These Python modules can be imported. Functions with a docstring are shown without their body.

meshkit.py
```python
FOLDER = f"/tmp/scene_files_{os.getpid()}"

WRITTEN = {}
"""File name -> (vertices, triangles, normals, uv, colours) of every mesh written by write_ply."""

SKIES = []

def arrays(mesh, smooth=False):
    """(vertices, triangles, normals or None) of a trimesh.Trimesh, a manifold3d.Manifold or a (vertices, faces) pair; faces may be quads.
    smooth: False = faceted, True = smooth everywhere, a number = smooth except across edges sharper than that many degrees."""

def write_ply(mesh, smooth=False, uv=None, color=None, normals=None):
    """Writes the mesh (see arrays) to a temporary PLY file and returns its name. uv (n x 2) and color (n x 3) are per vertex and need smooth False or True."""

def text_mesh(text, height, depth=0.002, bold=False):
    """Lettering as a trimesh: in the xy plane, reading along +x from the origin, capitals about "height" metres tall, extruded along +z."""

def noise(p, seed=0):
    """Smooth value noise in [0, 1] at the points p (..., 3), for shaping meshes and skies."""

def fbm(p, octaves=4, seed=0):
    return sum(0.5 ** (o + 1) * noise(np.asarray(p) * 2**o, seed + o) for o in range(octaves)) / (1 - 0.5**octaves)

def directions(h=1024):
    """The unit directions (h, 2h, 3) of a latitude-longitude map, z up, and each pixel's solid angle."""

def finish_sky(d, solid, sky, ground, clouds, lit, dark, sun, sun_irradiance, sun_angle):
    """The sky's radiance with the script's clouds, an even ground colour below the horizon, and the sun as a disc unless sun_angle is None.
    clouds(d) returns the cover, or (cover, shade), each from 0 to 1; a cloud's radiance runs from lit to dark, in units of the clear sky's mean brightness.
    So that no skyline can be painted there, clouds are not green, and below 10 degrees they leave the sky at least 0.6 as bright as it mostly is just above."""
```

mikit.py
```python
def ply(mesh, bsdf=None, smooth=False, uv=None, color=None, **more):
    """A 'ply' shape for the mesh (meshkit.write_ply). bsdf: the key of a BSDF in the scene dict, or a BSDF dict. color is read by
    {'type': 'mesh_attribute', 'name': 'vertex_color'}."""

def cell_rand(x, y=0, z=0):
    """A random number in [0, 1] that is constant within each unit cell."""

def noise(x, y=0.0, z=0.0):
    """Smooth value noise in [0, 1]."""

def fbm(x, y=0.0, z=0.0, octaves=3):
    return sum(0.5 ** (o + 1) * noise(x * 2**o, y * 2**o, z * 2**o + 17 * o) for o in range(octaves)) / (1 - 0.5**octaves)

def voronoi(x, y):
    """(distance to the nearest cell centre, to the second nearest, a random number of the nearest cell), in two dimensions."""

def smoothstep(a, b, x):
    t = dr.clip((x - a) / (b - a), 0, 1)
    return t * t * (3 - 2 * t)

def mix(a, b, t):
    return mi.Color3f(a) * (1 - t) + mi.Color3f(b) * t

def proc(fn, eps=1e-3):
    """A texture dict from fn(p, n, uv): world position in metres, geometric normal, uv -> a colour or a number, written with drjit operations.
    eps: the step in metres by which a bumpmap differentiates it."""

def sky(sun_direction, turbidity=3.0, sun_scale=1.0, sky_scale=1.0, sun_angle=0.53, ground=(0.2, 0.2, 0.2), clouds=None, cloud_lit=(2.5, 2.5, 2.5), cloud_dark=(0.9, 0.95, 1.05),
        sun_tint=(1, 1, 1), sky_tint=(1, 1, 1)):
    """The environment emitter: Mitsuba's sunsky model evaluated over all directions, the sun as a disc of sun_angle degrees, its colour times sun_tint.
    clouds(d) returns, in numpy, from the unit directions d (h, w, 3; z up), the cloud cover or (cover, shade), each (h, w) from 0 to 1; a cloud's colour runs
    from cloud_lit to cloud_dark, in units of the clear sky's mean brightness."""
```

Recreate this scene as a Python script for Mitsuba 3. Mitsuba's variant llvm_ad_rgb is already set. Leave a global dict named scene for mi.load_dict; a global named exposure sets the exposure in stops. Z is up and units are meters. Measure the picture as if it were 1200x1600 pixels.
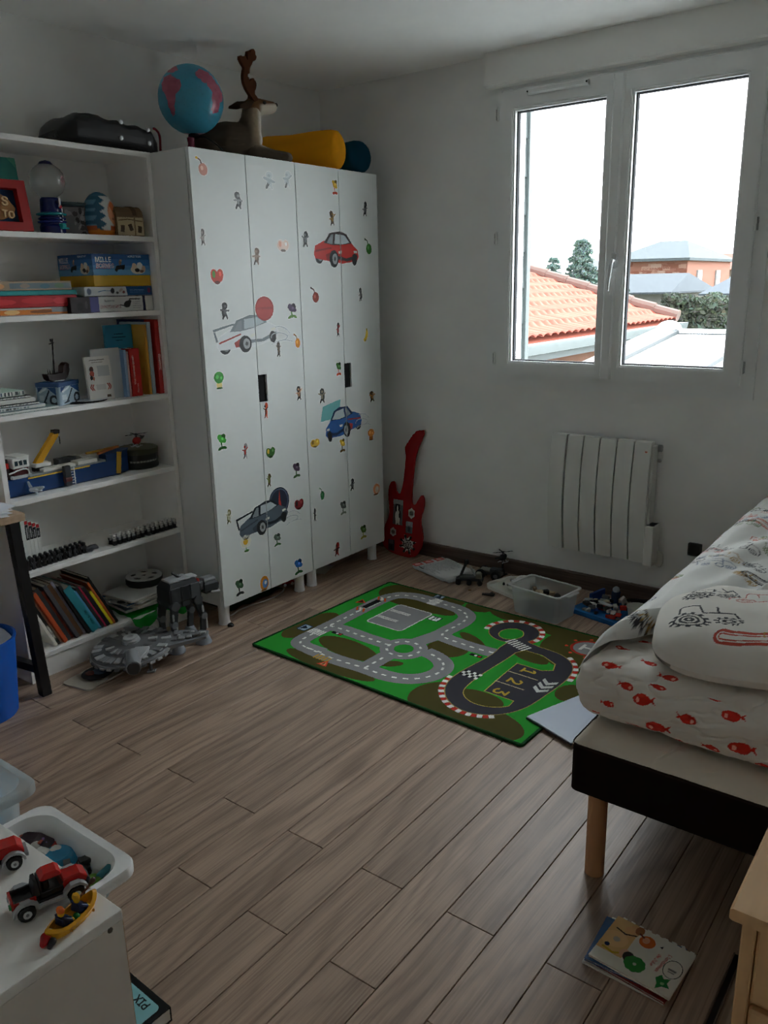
import math, random
import numpy as np, trimesh, mitsuba as mi, drjit as dr, mikit, meshkit
import manifold3d as m3
from contextlib import contextmanager
from shapely.geometry import Polygon, LineString, Point, MultiPolygon, box as sbox
from shapely.ops import unary_union
from shapely import affinity

scene, labels = {'type': 'scene'}, {}
T = mi.ScalarTransform4f
exposure = 1.45

# ---------------------------------------------------------------- camera
# x runs along the window wall, y towards the window (the room is y < 0), z up; the corner of wardrobe wall and window wall is the origin
CAM = np.array([3.16383, -3.65029, 1.48317])
RIGHT, DOWN, FWD = np.array([[0.79807, 0.60220, -0.02101], [0.14480, -0.22551, -0.96342], [-0.58490, 0.76584, -0.26718]])
cw = np.eye(4)
cw[:3, 0], cw[:3, 1], cw[:3, 2], cw[:3, 3] = -RIGHT, -DOWN, FWD, CAM
scene['camera'] = {'type': 'perspective', 'fov': 2 * math.degrees(math.atan(600 / 1273.8)), 'fov_axis': 'x', 'near_clip': 0.02, 'far_clip': 500.0, 'to_world': T(cw)}

# ---------------------------------------------------------------- light: an overcast sky through the window
SUNDIR = np.array([.26, .86, .44]) / np.linalg.norm([.26, .86, .44])
def overcast(d):                                    # a bright veil of cloud around the hidden sun, which stands in front of the window
    n = meshkit.fbm(d * np.array([3, 3, 5.0]), 3, seed=4)
    a = np.arccos(np.clip(d @ SUNDIR, -1, 1))
    return np.ones(d.shape[:2]), np.clip(1 - np.exp(-(a / .95) ** 2) + .12 * (n - .5), 0, 1)
SKY = 60.0
scene['sky'] = mikit.sky([0.35, 0.86, 0.36], turbidity=6, sun_scale=0.0, sky_scale=1.0, sun_angle=None, ground=(.2, .2, .19), clouds=overcast, cloud_lit=(.94 * SKY, 1.0 * SKY, 1.04 * SKY), cloud_dark=(.135 * SKY, .145 * SKY, .155 * SKY))

# ---------------------------------------------------------------- helpers
def lin(c):
    if isinstance(c, str):
        c = [int(c[i:i + 2], 16) / 255 for i in (0, 2, 4)]
        return tuple(x / 12.92 if x <= .04045 else ((x + .055) / 1.055) ** 2.4 for x in c)
    return tuple(c)

def vc(rough, spec=.5, **k):
    return {'type': 'twosided', 'b': {'type': 'principled', 'base_color': {'type': 'mesh_attribute', 'name': 'vertex_color'}, 'roughness': rough, 'specular': spec, **k}}
scene['matte'] = vc(.85, .25)
scene['satin'] = vc(.45, .4)
scene['gloss'] = vc(.2, .5)
scene['cloth'] = vc(.95, .1, sheen=.3)
scene['metal'] = vc(.35, .5, metallic=.9)
scene['clear'] = {'type': 'blendbsdf', 'weight': .05, 'a': {'type': 'thindielectric', 'int_ior': 1.6, 'specular_transmittance': {'type': 'rgb', 'value': [.93, .95, .95]}}, 'b': {'type': 'principledthin', 'base_color': {'type': 'rgb', 'value': [.8, .82, .82]}, 'roughness': .15, 'diff_trans': 1.0}}
scene['pane'] = {'type': 'thindielectric', 'int_ior': 1.5, 'specular_transmittance': {'type': 'rgb', 'value': [.97, .985, .98]}}

def rot(rx=0, ry=0, rz=0):
    return trimesh.transformations.euler_matrix(math.radians(rx), math.radians(ry), math.radians(rz), 'sxyz')
def mat(loc=(0, 0, 0), rz=0, rx=0, ry=0, s=1):
    m = rot(rx, ry, rz)
    m[:3, :3] = m[:3, :3] @ np.diag(np.broadcast_to(s, 3))
    m[:3, 3] = loc
    return m
FR = [np.eye(4)]
@contextmanager
def frame(loc=(0, 0, 0), rz=0, rx=0, ry=0, s=1, m=None):
    FR.append(FR[-1] @ (mat(loc, rz, rx, ry, s) if m is None else m))
    yield
    FR.pop()
def mv(m, loc=(0, 0, 0), rz=0, rx=0, ry=0, s=1):
    m = m.copy()
    m.apply_transform(mat(loc, rz, rx, ry, s))
    return m
def join(*ms):
    return trimesh.util.concatenate([m for m in ms if m is not None])

def box(sx, sy, sz, at=(0, 0, 0), b=0.0, base=False):
    """a box with chamfered edges, centred at AT (or standing on it)"""
    h = np.array([sx, sy, sz]) / 2
    at = np.array(at, float) + (np.array([0, 0, h[2]]) if base else 0)
    b = min(b, .45 * min(sx, sy, sz))
    if b <= 0:
        return trimesh.creation.box(extents=2 * h, transform=trimesh.transformations.translation_matrix(at))
    pts = [np.array(s) * (h - b * np.array([k != 0, k != 1, k != 2])) for s in [(x, y, z) for x in (-1, 1) for y in (-1, 1) for z in (-1, 1)] for k in range(3)]
    m = trimesh.convex.convex_hull(np.array(pts))
    m.apply_translation(at)
    return m
def bx(x0, x1, y0, y1, z0, z1, b=0.0):
    return box(x1 - x0, y1 - y0, z1 - z0, ((x0 + x1) / 2, (y0 + y1) / 2, (z0 + z1) / 2), b)
def cyl(p0, p1, r, r1=None, n=16, cap=True):
    p0, p1 = np.array(p0, float), np.array(p1, float)
    r1 = r if r1 is None else r1
    L = np.linalg.norm(p1 - p0)
    return orient(lathe([(0, 0), (r, 0), (r1, L), (0, L)] if cap else [(r, 0), (r1, L)], n), p0, p1)
def orient(m, p0, p1):
    m.apply_transform(trimesh.geometry.align_vectors([0, 0, 1], (p1 - p0) / np.linalg.norm(p1 - p0)))
    m.apply_translation(p0)
    return m
def lathe(prof, n=32):
    return trimesh.creation.revolve(np.array(prof, float), sections=n)
def ball(r, at=(0, 0, 0), s=(1, 1, 1), sub=2):
    m = trimesh.creation.icosphere(subdivisions=sub, radius=r)
    m.apply_transform(np.diag([*np.broadcast_to(s, 3), 1]))
    m.apply_translation(at)
    return m
def ex(poly, h, z=0.0):
    gs = getattr(poly, 'geoms', [poly])
    m = join(*[trimesh.creation.extrude_polygon(g, h, engine='earcut') for g in gs if g.area > 0])
    m.apply_translation([0, 0, z])
    return m
def hull(*ms):
    return trimesh.convex.convex_hull(np.vstack([m.vertices if hasattr(m, 'vertices') else np.array(m, float) for m in ms]))
def tube(pts, r, n=8, closed=False):
    pts = np.array(pts, float)
    from scipy.interpolate import CubicSpline
    d = np.r_[0, np.cumsum(np.linalg.norm(np.diff(pts, axis=0), axis=1))]
    if len(pts) > 2:
        t = np.linspace(0, d[-1], max(8, 6 * len(pts)))
        pts = CubicSpline(d, pts)(t)
    tg = np.gradient(pts, axis=0)
    tg /= np.linalg.norm(tg, axis=1, keepdims=True)
    u = np.cross(tg[0], [0.3, 0.2, 1.0]); rows = []
    rr = np.broadcast_to(r, len(pts)) if np.ndim(r) == 0 else np.interp(np.linspace(0, 1, len(pts)), np.linspace(0, 1, len(r)), r)
    for p, t, q in zip(pts, tg, rr):
        u = u - t * (u @ t); u /= np.linalg.norm(u); w = np.cross(t, u)
        a = np.arange(n) / n * 2 * np.pi
        rows.append(p + q * (np.cos(a)[:, None] * u + np.sin(a)[:, None] * w))
    v = np.vstack(rows + [pts[:1], pts[-1:]]); k = len(pts); f = []
    for i in range(k - 1):
        for j in range(n):
            a, b, c, d_ = i * n + j, i * n + (j + 1) % n, (i + 1) * n + (j + 1) % n, (i + 1) * n + j
            f += [(a, b, c), (a, c, d_)]
    for j in range(n):
        f += [(k * n, (j + 1) % n, j), (k * n + 1, (k - 1) * n + j, (k - 1) * n + (j + 1) % n)]
    return trimesh.Trimesh(v, f, process=False)
def grid(nu, nv, fn, closed_u=False):
    """a sheet: fn(u, v) on unit square arrays -> (n, 3)"""
    u, v = np.meshgrid(np.linspace(0, 1, nu), np.linspace(0, 1, nv), indexing='ij')
    p = fn(u.ravel(), v.ravel())
    i, j = np.meshgrid(np.arange(nu - 1), np.arange(nv - 1), indexing='ij')
    a = (i * nv + j).ravel()
    f = np.vstack([np.stack([a, a + nv, a + nv + 1], 1), np.stack([a, a + nv + 1, a + 1], 1)])
    return trimesh.Trimesh(p, f, process=False)
def slab(x0, x1, y0, y1, z0, z1, n=14):
    """an upright board cut into n storeys (no sliver triangles)"""
    c = [(x0, y0), (x1, y0), (x1, y1), (x0, y1)]
    V = [(x, y, z) for z in np.linspace(z0, z1, n + 1) for x, y in c]; F = []
    for i in range(n):
        for j in range(4):
            a, b = i * 4 + j, i * 4 + (j + 1) % 4
            F += [(a, b, b + 4), (a, b + 4, a + 4)]
    F += [(0, 2, 1), (0, 3, 2), (4 * n, 4 * n + 1, 4 * n + 2), (4 * n, 4 * n + 2, 4 * n + 3)]
    return trimesh.Trimesh(np.array(V), F, process=False)
def rrect(w, h, r, cx=0, cy=0):
    return affinity.translate(sbox(-w / 2 + r, -h / 2 + r, w / 2 - r, h / 2 - r).buffer(r, 6), cx, cy)
def poly(*p):
    return Polygon(p).buffer(0)
def ell(cx, cy, rx, ry, a=0):
    return affinity.rotate(affinity.scale(Point(cx, cy).buffer(1, 12), rx, ry, origin=(cx, cy)), a, origin=(cx, cy))
def line(pts, w, cap=1):
    return LineString(pts).buffer(w / 2, 6, cap_style=cap)
def smoothline(pts, n=12):
    from scipy.interpolate import CubicSpline
    pts = np.array(pts, float); d = np.r_[0, np.cumsum(np.linalg.norm(np.diff(pts, axis=0), axis=1))]
    return CubicSpline(d, pts)(np.linspace(0, d[-1], n * len(pts)))
def flat(layers, z=0.0, clip=None, under=None):
    """a flat print: coloured polygons, later ones on top, cut so that nothing overlaps; a list of (mesh, colour) in the plane z"""
    out, top = [], None
    for g, c in reversed(layers):
        if clip is not None: g = g.intersection(clip)
        vis = g if top is None else g.difference(top)
        top = g if top is None else top.union(g)
        for p in getattr(vis, 'geoms', [vis]):
            if p.geom_type == 'Polygon' and p.area > 1e-9:
                v, f = trimesh.creation.triangulate_polygon(p, engine='earcut')
                out.append((trimesh.Trimesh(np.c_[v, np.full(len(v), z)], f, process=False), c))
    return out
def text(s, h, at=(0, 0, 0), bold=True, d=.0004, rz=0):
    m = meshkit.text_mesh(s, h, d, bold)
    return mv(m, at, rz=rz)

used = {}
def new(name):
    n = used.get(name, 0)
    used[name] = n + 1
    return name if n == 0 else f'{name}_{n:03d}'
def thing(name, label, cat, group=None, kind=None):
    k = new(name)
    labels[k] = {'label': label, 'category': cat}
    if group: labels[k]['group'] = group
    if kind: labels[k]['kind'] = kind
    return k
def structure(name, label=None):
    k = new(name)
    labels[k] = {'kind': 'structure'}
    if label: labels[k]['label'] = label
    return k
def arrays(items, smooth):
    if not isinstance(items, list): items = [items]
    V, F, C, n = [], [], [], 0
    for m, c in items:
        if hasattr(m, 'to_mesh'):
            mm = m.to_mesh(); m = trimesh.Trimesh(mm.vert_properties[:, :3], mm.tri_verts)
        col = np.asarray(c) if isinstance(c, np.ndarray) and c.ndim == 2 else None
        if smooth is not True and smooth and len(m.faces) > 6 and col is None:
            m = trimesh.graph.smooth_shade(m, angle=math.radians(smooth), facet_minarea=None)
        V.append(np.array(m.vertices)); F.append(np.array(m.faces) + n)
        C.append(np.tile(lin(c), (len(m.vertices), 1)) if col is None else col); n += len(m.vertices)
    return np.vstack(V), np.vstack(F), np.vstack(C)
def proto(items, bsdf='satin', smooth=35):
    v, f, c = arrays(items, smooth)
    return mikit.ply((v, f), bsdf, smooth=bool(smooth), color=c)
def put(key, items, bsdf='satin', smooth=35, label=None, kind=None):
    """one entry of the scene, in the current frame; ITEMS: (mesh, colour) or a list of them"""
    v, f, c = arrays(items, smooth)
    M = FR[-1]
    v = v @ M[:3, :3].T + M[:3, 3]
    if np.linalg.det(M[:3, :3]) < 0: f = f[:, ::-1]
    scene[key] = mikit.ply((v, f), bsdf, smooth=bool(smooth), color=c)
    if label or kind: labels.setdefault(key, {}).update({k: x for k, x in (('label', label), ('kind', kind)) if x})
    return key
def part(parent, name, items, bsdf='satin', smooth=35, label=None, kind=None):
    return put(new(parent + '__' + name), items, bsdf, smooth, label, kind)
def place(key, pr, M=None):
    scene[key] = {**pr, 'to_world': T(FR[-1] @ (np.eye(4) if M is None else M))}
    return key
def on_x(x, y0=0, z0=0):
    """frame of a print on a plane facing +x: print u runs along +y, v up, out of the plane along +x"""
    return np.array([[0, 0, 1, x], [1, 0, 0, y0], [0, 1, 0, z0], [0, 0, 0, 1.0]])
def on_yneg(y, x0=0, z0=0):
    """print on a plane facing -y: u along +x, v up"""
    return np.array([[1, 0, 0, x0], [0, 0, -1, y], [0, 1, 0, z0], [0, 0, 0, 1.0]])
rng = np.random.default_rng(7)
random.seed(7)
# ================================================================ the room
RX, RY, H = 3.37, -4.6, 2.492
WHITE = 'e9e8e4'
def plaster(p, n, uv):
    k = mikit.fbm(p.x * 9, p.y * 9, p.z * 9) - .5
    return mikit.mix((.76, .765, .75), (.82, .82, .80), .5 + k)
scene['plaster'] = {'type': 'twosided', 'b': {'type': 'principled', 'base_color': mikit.proc(plaster), 'roughness': .9, 'specular': .2}}

WOOD_W, WOOD_L, X0 = .1337, 1.275, .920
def strip_of(x):
    return dr.floor((x - X0) / WOOD_W)
def wood(p, n, uv):
    s = strip_of(p.x)
    par = s - 2 * dr.floor(s / 2)
    yj = (p.y + 2.246 + par * .284) / WOOD_L
    idx = dr.floor(yj)
    r = mikit.cell_rand(s, idx, 3)
    r2 = mikit.cell_rand(s, idx, 9)
    x = p.x + r * 7
    y = p.y + r2 * 13
    wob = mikit.fbm(x * 7, y * 1.3, r * 9, octaves=3)
    rings = mikit.noise(x * 46 + wob * 9, y * 1.1 + wob * 2, r * 5)
    fine = mikit.fbm(x * 260, y * 7, 0, octaves=2)
    cath = dr.abs(dr.sin((x * 19 + wob * 5.0 + mikit.noise(y * 1.7, r * 20) * 3.2) * 3.1))
    k = .34 * rings + .44 * fine + .22 * cath
    c = mikit.mix((.195, .128, .090), (.435, .315, .235), mikit.smoothstep(.05, .95, k))
    knot = mikit.smoothstep(.72, .9, mikit.noise(x * 6, y * 2.3, 5 + r))
    c = mikit.mix(c, (.15, .105, .078), knot * .40)
    return c * (.86 + .24 * r)
scene['laminate'] = {'type': 'twosided', 'b': {'type': 'principled', 'base_color': mikit.proc(wood), 'roughness': .42, 'specular': .5}}

fl = structure('floor')
put(fl, (bx(0, RX, RY, 0, -.05, -.0085), '1a130f'), 'matte')
s0 = math.floor((0 - X0) / WOOD_W)
for s in range(s0, math.ceil((RX - X0) / WOOD_W)):
    xa, xb = max(0, X0 + s * WOOD_W), min(RX, X0 + (s + 1) * WOOD_W)
    off = -2.246 - (s % 2) * .284
    k0 = math.floor((RY - off) / WOOD_L)
    for k in range(k0, 6):
        ya, yb = max(RY, off + k * WOOD_L), min(0, off + (k + 1) * WOOD_L)
        if yb - ya < .01: continue
        g = .0009
        part(fl, 'plank', (bx(xa + g, xb - g, ya + g, yb - g, -.008, 0, .0012), 'ffffff'), 'laminate', False)

# walls: the window wall has an opening
WX0, WX1, WZ0, WZ1 = 1.085, 2.306, 1.015, 2.40
w = structure('wall_window')
put(w, (mv(ex(sbox(-.3, -.3, RX + .3, H + .05).difference(sbox(WX0, WZ0, WX1, WZ1)), .30), (0, .30, 0), rx=90), WHITE), 'plaster', False)
put(structure('wall_left'), (bx(-.2, 0, RY, 0, -.05, H), WHITE), 'plaster', False)
put(structure('wall_right'), (bx(RX, RX + .2, RY, 0, -.05, H), WHITE), 'plaster', False)
put(structure('wall_back'), (bx(0, RX, RY - .2, RY, -.05, H), WHITE), 'plaster', False)
put(structure('ceiling'), (bx(-.2, RX + .2, RY - .2, 0, H, H + .2), WHITE), 'plaster', False)

# skirting boards: dark wood
def dark_wood(p, n, uv):
    g = mikit.fbm(p.x * 5 + p.y * 5, p.z * 120, 0, octaves=3)
    return mikit.mix((.050, .033, .026), (.115, .078, .062), g)
scene['dark_wood'] = {'type': 'twosided', 'b': {'type': 'principled', 'base_color': mikit.proc(dark_wood), 'roughness': .5}}
def skirting(L):
    return ex(poly((0, 0), (.013, 0), (.013, .072), (.009, .080), (0, .080)), L)
m = skirting(RX); m.apply_transform(np.array([[0, 0, 1, 0], [-1, 0, 0, 0], [0, 1, 0, 0], [0, 0, 0, 1.0]]))
put(structure('baseboard_window'), (m, '3a2a22'), 'dark_wood', False)
m = skirting(-RY); m.apply_transform(np.array([[1, 0, 0, 0], [0, 0, -1, 0], [0, 1, 0, 0], [0, 0, 0, 1.0]]))
put(structure('baseboard_left'), (m, '3a2a22'), 'dark_wood', False)

# roller-shutter box above the window
m = ex(poly((0, 2.349), (-.060, 2.349), (-.068, 2.357), (-.068, H), (0, H)), RX - 1.061)
m.apply_transform(np.array([[0, 0, 1, 1.061], [1, 0, 0, 0], [0, 1, 0, 0], [0, 0, 0, 1.0]]))
put(structure('trim_1', 'white roller shutter box running above the window'), (m, 'e6e6e2'), 'satin', 20)

# ---------------------------------------------------------------- window
PVC = 'e4e6e5'
wi = structure('window_1', 'white two-sash window looking out over tiled roofs')
def ring(a, b, c, d, e, f, g, h):
    return sbox(a, b, c, d).difference(sbox(e, f, g, h))
def stand(pl, y0, y1, bev=0):
    """polygon in x, z extruded from depth y0 to y1 (y0 < y1)"""
    return mv(ex(pl, y1 - y0), (0, y1, 0), rx=90)
part(wi, 'trim', (stand(ring(1.058, .990, 2.333, 2.349, 1.121, 1.045, 2.279, 2.335), -.010, .004), PVC))
part(wi, 'frame', (stand(ring(1.085, 1.015, 2.306, 2.40, 1.15, 1.07, 2.24, 2.33), -.004, .05), PVC))
def sash(x0, x1, g0, g1, hx, out):
    k = part(wi, 'sash', [(stand(ring(x0, 1.045, x1, 2.323, g0, 1.107, g1, 2.248), -.030, .03), PVC),
                          (stand(ring(x0 + .004, 1.049, x1 - .004, 2.319, g0 - .006, 1.101, g1 + .006, 2.254), -.033, -.029), PVC)])
    part(k, 'glazing_bead', (stand(ring(g0, 1.107, g1, 2.248, g0 + .008, 1.115, g1 - .008, 2.240), -.024, .02), 'eef1f2'), 'gloss')
    part(k, 'gasket', (stand(ring(g0 + .008, 1.115, g1 - .008, 2.240, g0 + .013, 1.120, g1 - .013, 2.235), -.004, .018), '3a3c3e'), 'matte')
    v = np.array([(g0 + .006, .008, 1.113), (g1 - .006, .008, 1.113), (g1 - .006, .008, 2.242), (g0 + .006, .008, 2.242)])
    part(k, 'glass', (trimesh.Trimesh(v, [[0, 1, 2], [0, 2, 3]], process=False), 'ffffff'), 'pane', False)
    for z in (1.125, 1.69, 2.235):
        part(k, 'hinge', [(cyl((hx, -.036, z - .03), (hx, -.036, z + .03), .0055, n=10), 'd8dad8'), (box(.012, .006, .05, (hx + out * .006, -.030, z), .001), '8b8d8c')])
    return k
sl = sash(1.120, 1.690, 1.193, 1.642, 1.1165, -1)
sr = sash(1.692, 2.279, 1.752, 2.214, 2.2835, 1)
part(sr, 'cover_strip', (hull(box(.052, .004, 1.27, (1.694, -.034, 1.684)), box(.036, .004, 1.268, (1.694, -.042, 1.684))), PVC))
hd = part(sr, 'handle', [(box(.030, .010, .066, (1.714, -.041, 1.568), .004), 'c9cccd'),
                         (cyl((1.714, -.045, 1.568), (1.714, -.072, 1.568), .008), 'd6d9da'),
                         (tube([(1.714, -.070, 1.574), (1.712, -.078, 1.545), (1.707, -.079, 1.500), (1.703, -.076, 1.440)], [.009, .0095, .008, .006]), 'd6d9da')], 'gloss')
vt = part(sl, 'air_vent', (hull(box(.292, .004, .022, (1.414, -.034, 2.305)), box(.286, .004, .014, (1.414, -.052, 2.306))), 'd9dcdb'))
part(vt, 'screw', [(cyl((1.274, -.0535, 2.306), (1.274, -.0555, 2.306), .004, n=10), '1c1c1c'), (cyl((1.554, -.0535, 2.306), (1.554, -.0555, 2.306), .004, n=10), '1c1c1c')], 'matte')
# outside sill
part(wi, 'outer_sill', (bx(1.05, 2.34, .05, .34, .985, 1.015, .004), 'c9cbc9'))
# ================================================================ outside the window
rng = np.random.default_rng(11)
def leafy(n, fn, size, seed=0):
    """n small leaf quads scattered by fn(rng, n) -> (points, normals-ish)"""
    r = np.random.default_rng(seed)
    p, out = fn(r, n)
    a = r.normal(size=(n, 3)) + out * .8
    a /= np.linalg.norm(a, axis=1, keepdims=True)
    u = np.cross(a, r.normal(size=(n, 3))); u /= np.linalg.norm(u, axis=1, keepdims=True)
    w = np.cross(a, u)
    s = size * r.uniform(.6, 1.4, (n, 1))
    v = np.stack([p - s * u, p + .45 * s * w, p + s * u, p - .45 * s * w], 1).reshape(-1, 3)
    i = np.arange(n) * 4
    return trimesh.Trimesh(v, np.vstack([np.stack([i, i + 1, i + 2], 1), np.stack([i, i + 2, i + 3], 1)]), process=False)
def tints(m, base, spread, seed=0):
    r = np.random.default_rng(seed)
    n = len(m.vertices) // 4
    c = np.array(lin(base)) * (1 + spread * r.uniform(-1, 1, (n, 1))) * (1 + .15 * r.uniform(-1, 1, (n, 3)))
    return np.repeat(c, 4, axis=0)
def blob(c, r, k=.75):
    def fn(g, n):
        d = g.normal(size=(n, 3)); d /= np.linalg.norm(d, axis=1, keepdims=True)
        d[:, 2] = np.where(d[:, 2] < -.3, -d[:, 2], d[:, 2])
        lump = .72 + .5 * meshkit.fbm(d * 2.3 + np.array(c), 3, seed=3)[:, None]
        q = g.uniform(k, 1, (n, 1)) * lump
        return np.array(c) + d * np.array(r) * q, d
    return fn
def conifer(x, y, z0, h, r, name, label, n=15000, seed=0):
    t = thing(name, label, 'tree', 'trees behind the tiled roof')
    part(t, 'trunk', (cyl((x, y, z0), (x, y, z0 + h * .96), r * .09, r * .02, 8), '3c352e'), 'matte')
    def fn(g, k):
        nt, nb = 22, 15
        t = np.minimum((g.uniform(0, 1, k) ** 1.35 * nt).astype(int), nt - 1); b = g.integers(0, nb, k)
        h1_ = np.modf(np.abs(np.sin(t * 12.9 + b * 78.2 + seed) * 43758.5))[0]; h2_ = np.modf(h1_ * 917.3)[0]
        u = (t + .2 + .6 * h2_) / nt
        L_ = r * (1 - u * .97) ** .85 * (.72 + .5 * h1_) + .10
        a = (b + t * .37 + .5 * h2_) * 2 * np.pi / nb
        s_ = g.uniform(0, 1, k) ** .7
        sc = g.normal(0, .09, (k, 3)) * (L_ * (1.15 - s_))[:, None]
        P = np.c_[x + np.cos(a) * L_ * s_, y + np.sin(a) * L_ * s_, z0 + h * (.06 + .92 * u) + L_ * (.10 * s_ - .22 * s_ ** 2)] + sc
        return P, np.c_[np.cos(a) * .3, np.sin(a) * .3, np.full(k, .8)]
    m = leafy(n, fn, r * .062, seed)
    part(t, 'foliage', (m, tints(m, '74857f', .5, seed)), 'matte', False)

G = -2.9                                           # the garden lies one storey below this room
t = structure('ground', 'garden ground one storey below the window')
put(t, (bx(-60, 60, .35, 120, G - .3, G), '5e6350'), 'matte', False)

# the own house's side wing with its boarded wall
t = structure('wall_wing', 'white boarded wing of the house left of the window')
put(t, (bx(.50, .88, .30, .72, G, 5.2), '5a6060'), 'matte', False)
for k in range(40):
    z = G + .02 + k * .197 + .095
    if z > 5.1: break
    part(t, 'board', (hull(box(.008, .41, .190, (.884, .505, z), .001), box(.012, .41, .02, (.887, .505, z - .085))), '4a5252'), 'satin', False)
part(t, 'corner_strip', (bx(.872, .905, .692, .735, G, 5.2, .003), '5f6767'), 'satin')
part(t, 'gutter_pipe', (cyl((.84, .78, G), (.84, .78, 5.2), .035, n=12), 'a5abab'), 'satin')

# neighbour's house with the orange roof: eave along y, roof rising towards -x
h1 = thing('neighbour_house', 'low house with a bright orange tiled roof and white gutter', 'house')
XE, ZE, Y0, Y1, SL = -1.30, .80, 3.2, 10.3, .30
def tiles(u, v):
    y = Y0 + u * (Y1 - Y0); s = v * 5.2
    row = s / .36
    z = ZE + .06 + SL * s - .045 * (row - np.floor(row)) + .035 * np.abs(np.sin(y / .20 * np.pi)) ** .8
    return np.c_[XE - s, y, z]
m = grid(540, 89, tiles)
kx = np.floor((XE - m.vertices[:, 0]) / .36); ky = np.floor(m.vertices[:, 1] / .20)
r = np.modf(np.abs(np.sin(kx * 12.98 + ky * 78.2) * 43758.5))[0]
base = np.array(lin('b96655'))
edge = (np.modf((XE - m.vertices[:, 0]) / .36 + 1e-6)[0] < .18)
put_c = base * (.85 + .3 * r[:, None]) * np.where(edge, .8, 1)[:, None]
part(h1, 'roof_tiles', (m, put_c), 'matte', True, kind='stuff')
part(h1, 'roof_deck', (hull([(XE, Y0, ZE), (XE, Y1, ZE), (XE - 5.2, Y0, ZE + 1.56), (XE - 5.2, Y1, ZE + 1.56), (XE, Y0, ZE - .03), (XE, Y1, ZE - .03), (XE - 5.2, Y0, ZE + 1.5), (XE - 5.2, Y1, ZE + 1.5)]), '905040'), 'matte', False)
caps = []
for k in range(13):
    s0, s1 = k * .4, k * .4 + .44
    caps.append((cyl((XE - s0, Y1 + .02, ZE + .10 + SL * s0), (XE - s1, Y1 + .02, ZE + .09 + SL * s1), .10, .085, 10), '8a7870'))
part(h1, 'ridge_caps', caps, 'matte')
part(h1, 'gutter', [(hull(bx(XE + .00, XE + .13, Y0, Y1 + .15, ZE - .03, ZE), bx(XE + .02, XE + .11, Y0, Y1 + .15, ZE - .12, ZE - .08)), '7f8688'), (bx(XE - .02, XE + .0, Y0, Y1, ZE - .22, ZE - .02), '5f6668')], 'satin')
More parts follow.
